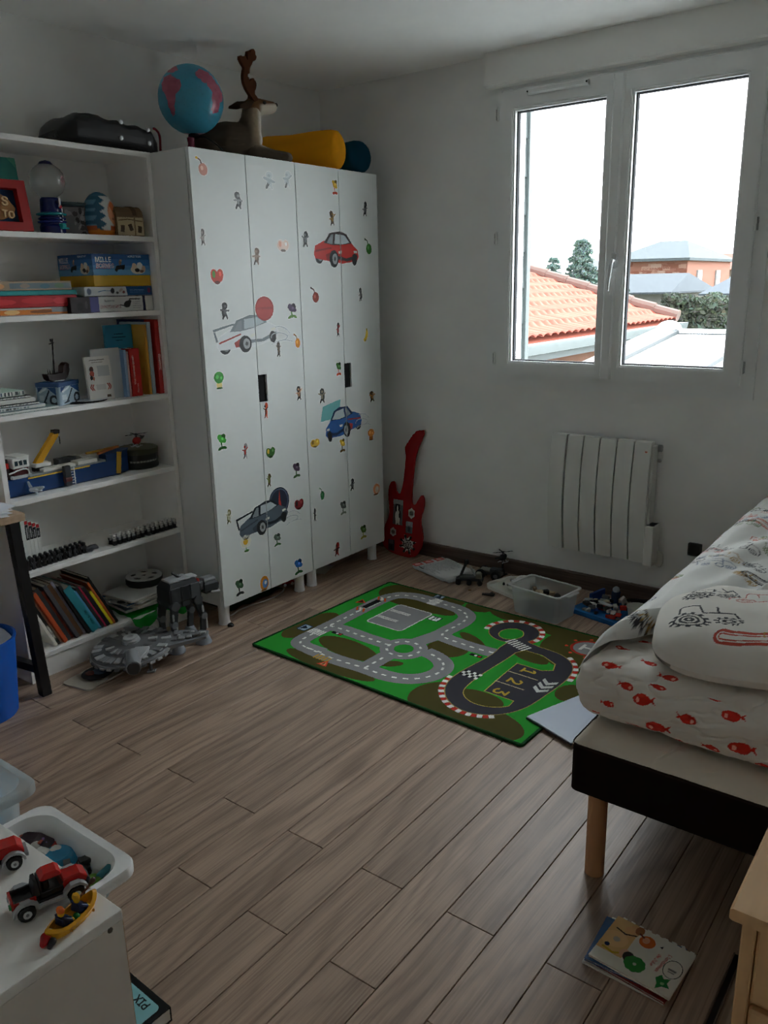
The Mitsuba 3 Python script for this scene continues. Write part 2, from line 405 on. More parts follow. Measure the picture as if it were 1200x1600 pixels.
part(h1, 'wall', (bx(-6.6, XE - .35, Y0 + .3, Y1 - .5, G, ZE - .1), '8a6656'), 'matte', False)
part(h1, 'downpipe', (tube([(XE + .06, Y1 - .2, ZE - .1), (XE + .0, Y1 - .3, ZE - .25), (XE - .28, Y1 - .5, ZE - .45), (XE - .3, Y1 - .5, G)], .045), '7f8688'), 'satin')
aw = part(h1, 'awning', [(bx(XE - .3, XE + .12, Y0 + .3, 6.9, ZE - .56, ZE - .50, .01), '8a9294')], 'satin')
part(aw, 'valance', [(bx(XE + .10, XE + .13, Y0 + .3 + k * .12, Y0 + .38 + k * .12, ZE - .72, ZE - .52, .006), '8f979a') for k in range(27)], 'satin', False)

# conservatory with a white roof below the window
cv = thing('conservatory', 'white conservatory roof right below the window', 'conservatory')
def rz_(y): return .74 + (y - 1.0) * .105
CX0, CX1, CY0, CY1 = .62, 4.6, .9, 3.75
for k in range(6):
    a, b = CX0 + .18 + k * .68, CX0 + .18 + (k + 1) * .68
    part(cv, 'roof_panel', (hull([(a, CY0, rz_(CY0)), (b - .02, CY0, rz_(CY0)), (a, CY1, rz_(CY1)), (b - .02, CY1, rz_(CY1))], [(a, CY0, rz_(CY0) - .03), (b - .02, CY0, rz_(CY0) - .03), (a, CY1, rz_(CY1) - .03), (b - .02, CY1, rz_(CY1) - .03)]), 'c2c6c6'), 'satin', False)
    part(cv, 'rafter', (tube([(a, CY0, rz_(CY0) + .012), (a, (CY0 + CY1) / 2, rz_((CY0 + CY1) / 2) + .012), (a, CY1, rz_(CY1) + .012)], .026, 6), '363c3e'), 'satin')
part(cv, 'ridge_beam', [(bx(CX0 + .05, CX1, CY1 - .03, CY1 + .09, rz_(CY1) - .02, rz_(CY1) + .035, .01), 'e8ecec'), (bx(CX0 + .1, CX1, CY1 - .05, CY1 - .03, rz_(CY1) - .03, rz_(CY1) + .0), '3c4447')], 'satin')
part(cv, 'ridge_cap', (ball(.10, (CX0 + .10, CY1 + .02, rz_(CY1) + .03), (1.1, .8, .8)), 'eef1f1'), 'satin')
part(cv, 'side_wall', (hull([(CX0, CY0, G), (CX1, CY0, G), (CX0, CY1, G), (CX1, CY1, G), (CX0, CY0, rz_(CY0) - .1), (CX1, CY0, rz_(CY0) - .1), (CX0, CY1, rz_(CY1) - .1), (CX1, CY1, rz_(CY1) - .1)]), 'd5dadb'), 'satin', False)
part(cv, 'edge_trim', (tube([(CX0 + .02, CY0, rz_(CY0)), (CX0 + .02, (CY0 + CY1) / 2, rz_((CY0 + CY1) / 2)), (CX0 + .02, CY1, rz_(CY1))], .05, 8), 'e8ecec'), 'satin')

def polar(az, dist):
    a = math.radians(az)
    return CAM[0] + dist * math.sin(a), CAM[1] + dist * math.cos(a)
# trees behind the roof
for i, (az, d, top, r, nm, lb) in enumerate([(-23.95, 30, 2.85, 1.5, 'conifer_tree', 'tall grey-green conifer behind the orange roof'),
                                             (-25.75, 34, 1.75, 1.15, 'conifer_tree', 'smaller conifer left of the tall one behind the roof')]):
    x, y = polar(az, d)
    conifer(x, y, G, 1.483 + d * math.tan(math.radians(top)) - G, r, nm, lb, 42000 if i == 0 else 22000, i + 1)
x, y = polar(-21.3, 20.5)
t = thing('cypress_tree', 'narrow dark cypress beside the window mullion', 'tree')
part(t, 'trunk', (cyl((x, y, G), (x, y, 1.2), .08, n=8), '3c352e'), 'matte')
m = leafy(5000, blob((x, y, -.6), (.30, .30, 2.1)), .05, 5)
part(t, 'foliage', (m, tints(m, '46564a', .35, 5)), 'matte', False)
# hedge and bushes
x, y = polar(-16.6, 18.8)
t = thing('bush', 'big rounded evergreen bush in front of the brick house', 'bush')
part(t, 'stem', (cyl((x, y, G), (x, y, 0), .12, n=8), '3c352e'), 'matte')
m = leafy(26000, blob((x - .1, y, -.9), (1.25, 1.2, 1.95), .8), .062, 6)
part(t, 'foliage', (m, tints(m, '66785e', .45, 6)), 'matte', False)
t = thing('hedge', 'grey-green hedge behind the white conservatory roof', 'hedge')
def hedge_pts(g, n):
    az = g.uniform(-18.7, -11.0, n); d = g.uniform(15.6, 16.6, n)
    a = np.radians(az)
    zt = 1.02 + .30 * meshkit.fbm(np.c_[az * 1.1, d * .4, d * 0], 3, seed=8)
    z = zt - g.uniform(0, 1, n) ** 1.6 * 1.6
    return np.c_[CAM[0] + d * np.sin(a), CAM[1] + d * np.cos(a), z], np.tile([.0, -.6, .5], (n, 1))
m = leafy(30000, hedge_pts, .06, 9)
put(t, (m, tints(m, '6e7869', .5, 9)), 'matte', False)

# far houses
def window_at(h, P, u, n, w, hh, c='a9aeae'):
    P, u, n = np.array(P, float), np.array(u, float), np.array(n, float)
    q = part(h, 'window', (hull([P + u * a * w / 2 + np.array([0, 0, b * hh / 2]) + n * k for a in (-1, 1) for b in (-1, 1) for k in (0, .08)]), c), 'satin', False)
    part(q, 'pane', (hull([P + u * a * (w / 2 - .12) + np.array([0, 0, b * (hh / 2 - .12)]) + n * k for a in (-1, 1) for b in (-1, 1) for k in (.08, .10)]), '8d9699'), 'gloss', False)
D = 42
c = lambda az, d=D: np.array(polar(az, d))
bh = thing('brick_house', 'two-storey red brick house with a grey roof in the distance', 'house')
A, B = c(-21.9), c(-17.4); C_ = c(-14.9, 49)
zw = 1.483 + D * math.tan(math.radians(1.15))
u = np.r_[(B - A) / np.linalg.norm(B - A), 0]; n = np.array([u[1], -u[0], 0])
E_ = A + (C_ - B)
part(bh, 'wall', (hull([(p[0], p[1], z) for p in (A, B, C_, E_) for z in (G, zw)]), '9c6c5c'), 'matte', False)
bricks = []
g = np.random.default_rng(3)
for k in range(260):
    a, z = g.uniform(.1, np.linalg.norm(B - A) - .1), g.uniform(-1.4, zw - .1)
    P = np.r_[A, 0] + u * a
    bricks.append((hull([P + u * i * .17 + n * j + np.array([0, 0, z + k2 * .09]) for i in (-1, 1) for j in (0, .02) for k2 in (-1, 1)]), ['b08878', '8c5a4a', 'b59486'][k % 3]))
part(bh, 'brick_patches', bricks, 'matte', False, kind='stuff')
ctr = (A + C_) / 2
o = [p + (p - ctr) / np.linalg.norm(p - ctr) * .45 for p in (A, B, C_, E_)]
top = 1.483 + D * math.tan(math.radians(2.25))
rp = c(-19.1, 45)
part(bh, 'roof', (hull([(p[0], p[1], zw + k) for p in o for k in (0, .12)] + [(rp[0], rp[1], top + .2), (rp[0] + 1.2, rp[1] + .4, top + .2)]), '5f6669'), 'matte', False)
for az, z, w_, h_ in [(-20.2, .35, .7, 1.5), (-17.9, -.1, .8, .7)]:
    p = c(az); window_at(bh, (p[0], p[1], z + .6), u, n, w_, h_)
v = np.r_[(C_ - B) / np.linalg.norm(C_ - B), 0]; nv = np.array([v[1], -v[0], 0])
for f_ in (.25, .68):
    P = np.r_[B, 1.35] + v * f_ * np.linalg.norm(C_ - B); window_at(bh, P, v, nv, .7, 1.1)
def far_house(az0, az1, d, zt, zr, wc, rc, label):
    h = thing('far_house', label, 'house')
    a, b = c(az0, d), c(az1, d); back = np.array([0, 5.0])
    part(h, 'wall', (hull([(p[0], p[1], z) for p in (a, b, a + back, b + back) for z in (G, zt)]), wc), 'matte', False)
    part(h, 'roof', (hull([(p[0] + s, p[1] - .3, zt + k) for p, s in ((a, -.3), (b, .3)) for k in (0, .06)] + [(p[0] + s, p[1] + 5.3, zt + k) for p, s in ((a, -.3), (b, .3)) for k in (0, .06)] + [(a[0], a[1] + 2.5, zr), (b[0], b[1] + 2.5, zr)]), rc), 'matte', False)
    uu = np.r_[(b - a) / np.linalg.norm(b - a), 0]; P = np.r_[(a + b) / 2, zt - .8]; window_at(h, P, uu, np.array([uu[1], -uu[0], 0]), .7, .8)
far_house(-23.2, -18.6, 32, 1.0, 1.72, '8f8d88', '5a6065', 'grey-roofed house in front of the brick house')
far_house(-15.9, -12.5, 30, .95, 1.55, '968d85', '565d64', 'grey-roofed house at the right window edge')
far_house(-16.2, -13.0, 60, 2.0, 3.1, '8f7f75', '96695e', 'faded red roof behind the brick house')
far_house(-24.0, -22.3, 60, 2.2, 2.9, '969490', '6a7073', 'pale house between conifer and window handle')
# ================================================================ wardrobes with stickers
LAC = 'dfe3e2'
STK = '''-1.312,1.953,0.073,0.071,e0a090,e8c040,C -1.129,1.839,0.065,0.071,55575a,a0a4a6,V -0.94,1.933,0.086,0.072,d9e0e2,c2cbce,V -0.824,1.945,0.073,0.074,d9e0e2,c2cbce,V -1.334,1.688,0.04,0.069,6a6260,b0a8a4,V -1.044,1.619,0.061,0.074,6e5a4c,a08878,V -0.874,1.665,0.082,0.054,f0d8cc,e2a890,T -1.274,1.536,0.076,0.066,c8402c,5c9a40,T -0.504,1.935,0.047,0.068,c8a030,b04030,L -0.278,1.854,0.051,0.072,26282a,6a6c6e,V -0.529,1.798,0.056,0.069,4a3420,90702c,V -0.725,1.699,0.061,0.072,22262a,6c7074,V -0.259,1.676,0.073,0.08,3c7a34,2c4a2a,C -0.676,1.449,0.072,0.075,8a2c1c,2a1a16,C -0.332,1.445,0.041,0.069,2a2a2c,7a7674,V -1.245,1.398,0.064,0.073,1e1e20,5a5a5c,V -0.837,1.381,0.076,0.068,4a3456,5c8a3c,L -1.305,1.113,0.064,0.075,3f9a40,e8d890,M -0.813,1.246,0.052,0.069,e09028,9a6a20,C -0.938,1.218,0.041,0.074,2a241e,6a5a44,V -0.516,1.282,0.039,0.073,2a2426,9a3430,V -0.302,1.242,0.053,0.07,e0c440,8a7a30,B -0.522,1.09,0.049,0.069,3c6a30,c04a30,L -0.817,1.005,0.053,0.071,26201e,c89a7a,V -0.654,0.974,0.066,0.075,3a3c38,8a8470,V -0.256,0.925,0.065,0.06,4a3826,a06a34,V -1.042,0.952,0.041,0.075,c84a28,2a2624,V -1.315,0.85,0.064,0.072,48a840,1e5a20,L -1.184,0.789,0.046,0.074,9a9a9c,a02c24,V -1.027,0.755,0.065,0.053,3c6a30,d8b848,T -0.72,0.748,0.074,0.045,d8b040,8a6a28,T -0.514,0.703,0.051,0.072,c8a838,5a4420,L -0.275,0.722,0.066,0.062,d88838,a85a28,M -0.861,0.639,0.062,0.075,4a3a4c,3a5a34,L -1.048,0.629,0.041,0.066,5a4a30,6a7a3c,V -0.855,0.469,0.072,0.057,7a2428,2a2426,T -0.686,0.487,0.048,0.072,2a6a3c,8aa890,C -0.446,0.485,0.052,0.068,26282c,5a5e62,V -0.239,0.416,0.068,0.064,e8a070,f0e0c8,R -0.746,0.391,0.029,0.072,2a2a2c,2a2a2c,V -0.525,0.375,0.062,0.075,5a605c,7a8478,L -1.308,0.515,0.044,0.069,7a7a50,c8c8b0,V -1.218,0.363,0.063,0.077,e8e4d0,d8b030,D -1.017,0.33,0.059,0.063,5a6a60,3c6a3c,L -0.882,0.156,0.072,0.079,3068b8,2c5a34,L -0.588,0.167,0.061,0.076,9a2c28,3a2a28,V -0.364,0.203,0.066,0.079,4a6a34,a09a4a,L -1.275,0.17,0.062,0.079,3a5a40,26282a,L -1.118,0.143,0.066,0.075,d08830,5a88c0,R'''
def sticker(kind, w, h, c1, c2, k):
    """a plain little picture about w x h, with the white paper edge round it"""
    g = np.random.default_rng(k + 50)
    A = lambda x, y, rx, ry, a=0: ell(x * w, y * h, rx * w, ry * h, a)
    dk = tuple(.25 * np.array(lin(c1)))
    lite = tuple(np.clip(np.array(lin(c1)) * 1.8 + .05, 0, 1))
    if kind == 'C':     # round fruit with a curved stalk
        L = [(line([(.0, .1 * h), (-.1 * w, .32 * h), (-.32 * w, .42 * h)], .09 * w), dk), (A(.08, -.15, .34, .32), c1), (A(.0, -.08, .1, .12), lite), (A(-.36, .42, .1, .07), c2)]
    elif kind == 'T':   # two round fruits side by side with a leaf
        L = [(A(-.2, .02, .28, .42, 12), c1), (A(.22, .04, .27, .40, -12), c1), (A(-.24, .12, .12, .22), c2), (A(0, -.38, .22, .1), dk), (A(.25, .14, .08, .14), lite)]
    elif kind == 'M':   # mushroom
        L = [(A(0, -.26, .27, .22), c2), (A(0, .16, .46, .33), c1), (A(-.14, .2, .14, .12), lite), (A(.22, .12, .1, .09), lite), (A(0, -.44, .3, .05), dk)]
    elif kind == 'B':   # banana
        L = [(A(.05, 0, .36, .48, -18).difference(A(-.24, .16, .34, .46, -18)), c1), (A(.28, .40, .1, .08), c2), (A(.02, -.38, .12, .07), c2)]
    elif kind == 'D':   # daisy
        L = [(A(.05, -.42, .28, .08), '3a6a34'), (line([(0, -.1 * h), (.03 * w, -.4 * h)], .08 * w), '4a8a3c')] + [(A(.36 * math.cos(a), .16 + .24 * math.sin(a), .17, .14), c1) for a in np.arange(8) * math.pi / 4] + [(A(0, .16, .26, .2), c2)]
    elif kind == 'R':   # ring shell
        L = [(A(0, 0, .46, .48), c1), (A(.08, -.04, .28, .3), c2), (A(.12, .02, .12, .12), 'f2f2ee'), (A(-.1, -.44, .36, .06), dk)]
    elif kind == 'L':   # plant: bloom, stalk and leaves
        L = [(line([(.02 * w, .2 * h), (-.05 * w, -.1 * h), (.02 * w, -.4 * h)], .12 * w), c2), (A(-.2, -.38, .22, .09, 20), c2), (A(.24, -.36, .22, .09, -20), c2), (A(.02, .2, .34, .24), c1), (A(-.24, .34, .2, .12, 40), c1), (A(.24, .06, .2, .14), c1), (A(.2, .36, .2, .12, -30), dk), (A(.08, .2, .12, .09), lite)]
    else:               # an upright jumble of shapes
        L = [(A(g.uniform(-.1, .1), -.1, .22, .28), c1), (A(g.uniform(-.15, .15), .26, .26, .2), c1), (line([(-.38 * w, g.uniform(-.1, .25) * h), (0, 0), (.38 * w, g.uniform(-.1, .25) * h)], .13 * w), c2), (line([(-.05 * w, -.2 * h), (-.22 * w, -.44 * h)], .16 * w), dk), (line([(.08 * w, -.2 * h), (.2 * w, -.45 * h)], .14 * w), c1), (A(g.uniform(-.1, .1), .24, .13, .08), c2), (A(0, -.12, .12, .12), c2)]
    edge = unary_union([a for a, _ in L]).buffer(.0035, 4).simplify(.0004)
    return [(edge, 'f0f1ef')] + L
def racer(w, h, body, dark, trim, flip=False, wing=True):
    """a plain race car seen from the front quarter, no face and no number"""
    P = lambda *q: poly(*[((x - .5) * w, (y - .5) * h) for x, y in q])
    E2 = lambda x, y, rx, ry: ell((x - .5) * w, (y - .5) * h, rx * w, ry * h)
    L = []
    if wing: L += [(P((.0, .70), (.03, .70), (.05, .42), (.02, .42)), dark), (P((.0, .78), (.32, .84), (.32, .79), (.0, .71)), dark)]
    L += [(E2(.14, .24, .085, .20), '2a2c2e'), (E2(.16, .24, .05, .13), '8f9496')]
    L += [(P((.03, .28), (.06, .52), (.22, .66), (.42, .74), (.60, .78), (.80, .72), (.97, .50), (1., .30), (.95, .18), (.62, .08), (.42, .12), (.25, .14), (.06, .18)), body),
          (P((.24, .62), (.36, .90), (.58, .98), (.72, .92), (.84, .68), (.60, .60), (.42, .58)), dark), (P((.30, .63), (.39, .86), (.44, .88), (.42, .60)), '8d969b'), (P((.46, .62), (.48, .89), (.68, .88), (.79, .69), (.62, .62)), 'b9c4c8'),
          (P((.28, .30), (.44, .42), (.46, .14), (.30, .16)), trim), (P((.50, .30), (.72, .24), (.96, .36), (.97, .28), (.74, .15), (.52, .20)), dark), (P((.06, .40), (.40, .52), (.40, .48), (.06, .35)), trim),
          (P((.54, .42), (.62, .44), (.62, .37), (.55, .35)), 'e6e6dc'), (P((.88, .47), (.95, .48), (.96, .42), (.89, .40)), 'e6e6dc'),
          (E2(.45, .20, .095, .24), '26282a'), (E2(.47, .20, .055, .15), 'a2a7a9'), (E2(.47, .20, .022, .06), '4a4c4e'), (E2(.90, .22, .055, .17), '26282a')]
    if flip: L = [(affinity.scale(p, -1, 1, origin=(0, 0)), c) for p, c in L]
    return L
def shift(L, x, y, a=0):
    return [(affinity.translate(affinity.rotate(p, a, origin=(0, 0)), x, y), c) for p, c in L]
def swirl(x, y, s, c='b9c2c6'):
    return [(line(smoothline([(x, y), (x + .4 * s, y + .12 * s), (x + .7 * s, y), (x + .5 * s, y - .1 * s)], 6), .0045), c), (line(smoothline([(x, y - .2 * s), (x + .5 * s, y - .1 * s), (x + .9 * s, y - .16 * s)], 6), .004), c), (line(smoothline([(x + .2 * s, y + .3 * s), (x + .6 * s, y + .25 * s), (x + .8 * s, y + .1 * s)], 6), .004), c)]
CARS = [(shift(racer(.38, .15, 'dfe3e5', '7d878c', 'a8423c'), -1.125, 1.300, 6) + [(ell(-1.012, 1.398, .057, .052), 'a93b38'), (ell(-1.012, 1.398, .050, .045).difference(sbox(-1.09, 1.395, -.95, 1.404)), 'b9413c')] + swirl(-.98, 1.27, .15), 'large sticker of a white and red race car under a red disc'),
        (shift(racer(.345, .165, 'c2302a', '3a2f30', '8f2422', wing=False), -.508, 1.662, -2), 'large sticker of a shiny red race car'),
        ([(poly((-.672, .845), (-.652, .918), (-.515, .940), (-.532, .85)), '6fb3b4')] + shift(racer(.30, .165, '2e5c9e', '1f3358', 'a03a3c', True, wing=False), -.495, .826, 8) + swirl(-.40, .80, .14), 'large sticker of a blue race car with a teal board behind it'),
        ([(ell(-.990, .512, .068, .070), '2a3142'), (ell(-.990, .512, .062, .064).difference(ell(-.990, .512, .056, .058)), '55627a'), (poly((-1.0, .455), (-.985, .575), (-.972, .455)), 'b23a34')] + shift(racer(.33, .15, '55626e', '252b33', '3f4953'), -1.10, .462, 5) + swirl(-.95, .41, .12), 'large sticker of a slate grey race car in front of a dark dial')]
XD = .510
dl = []
for i in range(2):
    y0, y1 = -1.375 + .6 * i, -.775 + .6 * i
    wd = thing('wardrobe', ['tall white two-door wardrobe beside the bookcase, with a globe on top', 'tall white two-door wardrobe nearest the window wall, with a yellow bolster on top'][i], 'wardrobe', 'white wardrobes')
    a, b = y0 + .0015, y1 - .0015
    part(wd, 'side_panel', (slab(.004, .488, a, a + .018, .104, 2.019), LAC), 'satin', False)
    part(wd, 'side_panel', (slab(.004, .488, b - .018, b, .104, 2.019), LAC), 'satin', False)
    part(wd, 'top_panel', (bx(.004, .488, a + .018, b - .018, 2.001, 2.019, .001), LAC), 'satin', False)
    part(wd, 'bottom_panel', (bx(.004, .488, a + .018, b - .018, .104, .122, .001), LAC), 'satin', False)
    part(wd, 'back_panel', (bx(.004, .008, a + .018, b - .018, .122, 2.0), LAC), 'satin', False)
    for sy in (a + .045, b - .045):
        for x in (.06, .452):
            part(wd, 'leg', (mv(lathe([(0, 0), (.027, 0), (.028, .006), (.025, .012), (.025, .104), (0, .104)], 20), (x, sy, 0)), 'eceded'), 'satin')
    for j in range(2):
        d0, d1 = y0 + .3 * j + .0024, y0 + .3 * j + .2976
        Zs = (.104, .991, 1.113, 2.019)
        if j == 0: m = slab(.492, .510, d0, d1, .104, 2.019)
        else: m = join(slab(.492, .510, d0, d1, Zs[0], Zs[1], 7), slab(.492, .510, d0 + .050, d1, Zs[1], Zs[2], 2), slab(.492, .510, d0, d1, Zs[2], Zs[3], 7))
        kd = part(wd, 'door', (m, LAC), 'satin', False)
        if j == 1:
            part(kd, 'grip_recess', [(bx(.489, .5005, d0 + .0008, d0 + .049, .9915, 1.1125), '161617')], 'matte', False)
        dl.append((kd, d0, d1))
def stick(L, nm, label=None, idx=0):
    for kd, d0, d1 in dl:
        clip = sbox(d0, .106, d1, 2.017)
        it = flat(L, 0, clip=clip)
        if it and sum(m.area for m, c in it) > 2e-5:
            with frame(m=on_x(XD + .0006)):
                part(kd, nm, it, 'satin', False, label=label)
for k, s in enumerate(STK.split()):
    y, z, w_, h_, c1, c2, kind = s.split(',')
    stick([(affinity.translate(p, float(y), float(z)), c) for p, c in sticker(kind, float(w_) * .92, float(h_), c1, c2, k)], 'sticker')
for L, lb in CARS:
    e = unary_union([p for p, _ in L]).buffer(.003, 4).simplify(.0005)
    stick([(e, 'eef0f0')] + L, 'sticker', lb)

# ================================================================ bookcase
BX, BY0, BY1 = .281, -2.177, -1.3775
bc = thing('bookcase', 'open white bookcase full of toys, games and books', 'bookcase')
for a, b in ((BY0, BY0 + .020), (BY1 - .020, BY1)):
    part(bc, 'side_panel', (slab(.004, BX, a, b, 0, 2.020), 'eeeeec'), 'satin', False)
part(bc, 'back_panel', (bx(.004, .008, BY0 + .02, BY1 - .02, .03, 2.0), 'eaeae7'), 'satin', False)
for z in (2.020, 1.698, 1.405, 1.055, .735, .448, .108):
    part(bc, 'shelf', (bx(.008, BX, BY0 + .0202, BY1 - .0202, z - .020, z, .001), 'f0f0ee'), 'satin', False)
part(bc, 'plinth', (bx(BX - .03, BX - .014, BY0 + .0202, BY1 - .0202, 0, .086), 'e8e8e5'), 'satin', False)

# ================================================================ the play rug
RW, RL = .945, 1.325
GR, OL, RD, TR, DK = '2e9434', '4d4824', '8a8a8c', '3c3b42', '1a5a28'
rug = thing('play_rug', 'green play rug printed with grey roads and a dark race track', 'rug')
S = smoothline
road_w = .083
outer = S([(.30, .118), (.215, .116), (.152, .140), (.138, .20), (.137, .256), (.131, .47), (.125, .69), (.153, .82), (.25, .862), (.346, .859), (.49, .85), (.575, .80), (.597, .70), (.592, .62), (.60, .565), (.67, .543), (.76, .538), (.885, .546)], 6)
lower = S([(.215, .116), (.29, .109), (.425, .107), (.54, .116), (.655, .118), (.745, .154), (.797, .236), (.785, .318), (.70, .374), (.64, .385)], 6)
mid = [(.137, .345), (.228, .35), (.35, .344), (.5, .345)]
rb = Point(.554, .353)
joinr = [(.539, .12), (.538, .27)]
up = S([(.597, .60), (.58, .52), (.556, .43)], 6)
roads = unary_union([LineString(p).buffer(road_w / 2, 8, cap_style=2) for p in (outer, lower, mid, joinr, up)] + [rb.buffer(.102)]).difference(rb.buffer(.042))
def dashes(p, d=.022, g=.024, w=.010, off=0.0):
    ls = LineString(p); out = []; s = off
    while s + d < ls.length:
        out.append(LineString([ls.interpolate(s), ls.interpolate(s + d)]).buffer(w / 2, 2, cap_style=2)); s += d + g
    return out
full = sbox(0, 0, RL, RW)
L = [(full, DK), (sbox(.008, .008, RL - .008, RW - .008), GR)]
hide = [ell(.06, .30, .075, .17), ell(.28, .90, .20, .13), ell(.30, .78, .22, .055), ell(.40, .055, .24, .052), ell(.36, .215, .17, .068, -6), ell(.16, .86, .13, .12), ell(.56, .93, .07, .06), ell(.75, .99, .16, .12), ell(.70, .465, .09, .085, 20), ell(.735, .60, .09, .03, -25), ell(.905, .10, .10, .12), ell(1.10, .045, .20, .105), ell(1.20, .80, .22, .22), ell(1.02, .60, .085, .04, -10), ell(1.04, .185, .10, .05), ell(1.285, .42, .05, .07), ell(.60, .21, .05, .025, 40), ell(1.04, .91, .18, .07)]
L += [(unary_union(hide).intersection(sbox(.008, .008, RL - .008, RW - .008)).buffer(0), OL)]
L += [(roads, RD)]
for p in (outer, lower, mid, joinr):
    ds = [d for d in dashes(p) if d.distance(rb) > .07]
    L += [(unary_union(ds), 'e8e8e4')]
L += [(unary_union(dashes(np.array([(.554 + .072 * math.cos(a), .353 + .072 * math.sin(a)) for a in np.linspace(0, 6.28, 60)]), .02, .025)), 'e8e8e4')]
pk = rrect(.205, .255, .022, .332, .608)
L += [(pk, 'dcdcd8'), (pk.buffer(-.006), RD)] + [(sbox(a, v - .004, b, v + .004), 'dcdcd8') for a, b, v in ((.237, .352, .557), (.237, .352, .570), (.243, .355, .648), (.243, .355, .661))]
for c in (np.arange(6) - 2.5) * .0135:
    L += [(sbox(.137 + c - .0045, .235, .137 + c + .0045, .285), 'e8e8e4'), (sbox(.325, .859 + c - .0045, .375, .859 + c + .0045), 'e8e8e4')]
for k in range(5):
    L += [(sbox(.30 + k * .017, .062, .309 + k * .017, .10), 'c79a2c')]
# signs
def sign(x, y, w, h, c1, c2, inner=None):
    return [(rrect(w, h, .006, x, y), c1), (rrect(w - .010, h - .010, .004, x, y), c2)] + ([(inner, 'ffffff')] if inner is not None else [])
L += sign(.060, .262, .052, .062, '1c3a5c', '9fb4c4') + [(poly((.045, .24), (.078, .262), (.045, .285)), '1c2a3c')]
L += sign(.329, .93, .055, .055, '1c3a3c', '9fb4c4') + [(poly((.312, .91), (.329, .95), (.346, .91)), '1c2a3c')]
L += sign(.470, .690, .060, .052, '14392c', 'e8ecea') + [(line([(.462, .676), (.462, .706), (.478, .706), (.478, .692), (.462, .692)], .006), '14392c')]
L += [(sbox(.192, .292, .250, .312), '1c1c1c'), (ell(.240, .302, .007, .007), 'b0302a'), (ell(.222, .302, .007, .007), 'd8d8d8'), (sbox(.805, .468, .863, .488), '1c1c1c'), (ell(.850, .478, .007, .007), 'b0302a'), (ell(.832, .478, .007, .007), 'd8d8d8')]
L += [(poly((.352, .030), (.408, .030), (.380, .076)), 'c8402c'), (poly((.364, .036), (.396, .036), (.380, .063)), 'e0a078'), (line([(.38, .04), (.38, .054)], .005), '2a1a14')]
L += [(poly((.045, .62), (.045, .68), (.09, .65)), 'c8402c'), (poly((.052, .632), (.052, .668), (.078, .65)), '3a2a20'), (sbox(.104, .60, .134, .715), '1c1c1e'), (sbox(.138, .61, .143, .70), 'e0e0dc')]
for vy in (.575, .735):
    L += [(affinity.rotate(sbox(.095 + k * .02, vy - .022, .105 + k * .02, vy + .022), 35), 'c8502c' if k % 2 == 0 else 'e8dcd0') for k in range(3)]
# race track
ring_c = Point(.838, .775)
cross = (.918, .668)
lo = S([(.918, .668), (.868, .60), (.866, .386), (.878, .20), (.94, .112), (1.05, .070), (1.14, .104), (1.205, .20), (1.226, .36), (1.226, .54), (1.19, .63), (1.10, .698), (1.0, .700), (.918, .668)], 8)
body = Polygon([tuple(p) for p in S([(.868, .60), (.866, .386), (.878, .20), (.94, .112), (1.05, .070), (1.14, .104), (1.205, .20), (1.226, .36), (1.226, .54), (1.19, .635), (1.10, .698), (1.0, .710), (.93, .73)], 8)] + [(.868, .72)]).buffer(0)
ringp = ring_c.buffer(.112, 16)
track = body.union(ringp).buffer(0)
hole1 = Polygon([tuple(p) for p in S([(.951, .60), (.947, .40), (.951, .25), (.97, .185), (1.03, .145), (1.10, .152), (1.155, .20)], 6)] + [(1.150, .240), (1.023, .240), (1.010, .38), (1.002, .520), (1.113, .520), (1.148, .548), (1.128, .600), (1.05, .640), (.97, .640)]).buffer(0)
hole2 = ell(.838, .752, .050, .058)
inner = hole1.union(hole2)
curb = track.buffer(.022, 8)
def wedge(c, a0, a1, r0, r1):
    t = np.linspace(a0, a1, 4)
    return Polygon([(c[0] + r0 * math.cos(a), c[1] + r0 * math.sin(a)) for a in t] + [(c[0] + r1 * math.cos(a), c[1] + r1 * math.sin(a)) for a in t[::-1]])
for k in range(22):
    a = math.radians(200 - k * 11.3)
    L += [(wedge((.838, .775), a - math.radians(11.3), a, .10, .135), 'b0302a' if k % 2 else 'e8e8e4')]
bound = LineString(list(body.exterior.coords))
def curbs(s0, s1, n):
    ls = LineString(lo); out = []
    for k in range(n):
        a, b = ls.interpolate(s0 + (s1 - s0) * k / n), ls.interpolate(s0 + (s1 - s0) * (k + 1) / n)
        out.append((LineString([a, b]).buffer(.022, 4, cap_style=2), 'b0302a' if k % 2 else 'e8e8e4'))
    return out
ls = LineString(lo)
L += curbs(ls.project(Point(.873, .27)), ls.project(Point(1.15, .108)), 21) + curbs(ls.project(Point(1.226, .50)), ls.project(Point(1.14, .68)), 9)
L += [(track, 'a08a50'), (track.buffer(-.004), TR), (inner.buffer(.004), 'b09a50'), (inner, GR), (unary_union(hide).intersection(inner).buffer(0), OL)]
for v in (.338, .438):
    L += [(sbox(1.012, v - .003, 1.142, v + .003), 'b5a58a')]
for s_, v in (('1', .490), ('2', .385), ('3', .280)):
    tm = meshkit.text_mesh(s_, .058, .001, True)
    tp = tm.section(plane_origin=[0, 0, .0005], plane_normal=[0, 0, 1]).to_2D(to_2D=np.eye(4))[0].polygons_full if hasattr(tm.section(plane_origin=[0, 0, .0005], plane_normal=[0, 0, 1]), 'to_2D') else []
    for p in tp:
        L += [(affinity.translate(affinity.rotate(affinity.scale(affinity.translate(p, -.02, -.029), 1.0, 1), 270, origin=(0, 0)), 1.077, v), 'b8983c')]
for k in range(3):
    v = .355 + k * .036
    L += [(poly((1.155, v + .022), (1.185, v - .006), (1.215, v + .022), (1.215, v + .044), (1.185, v + .016), (1.155, v + .044)), 'c9c9c6')]
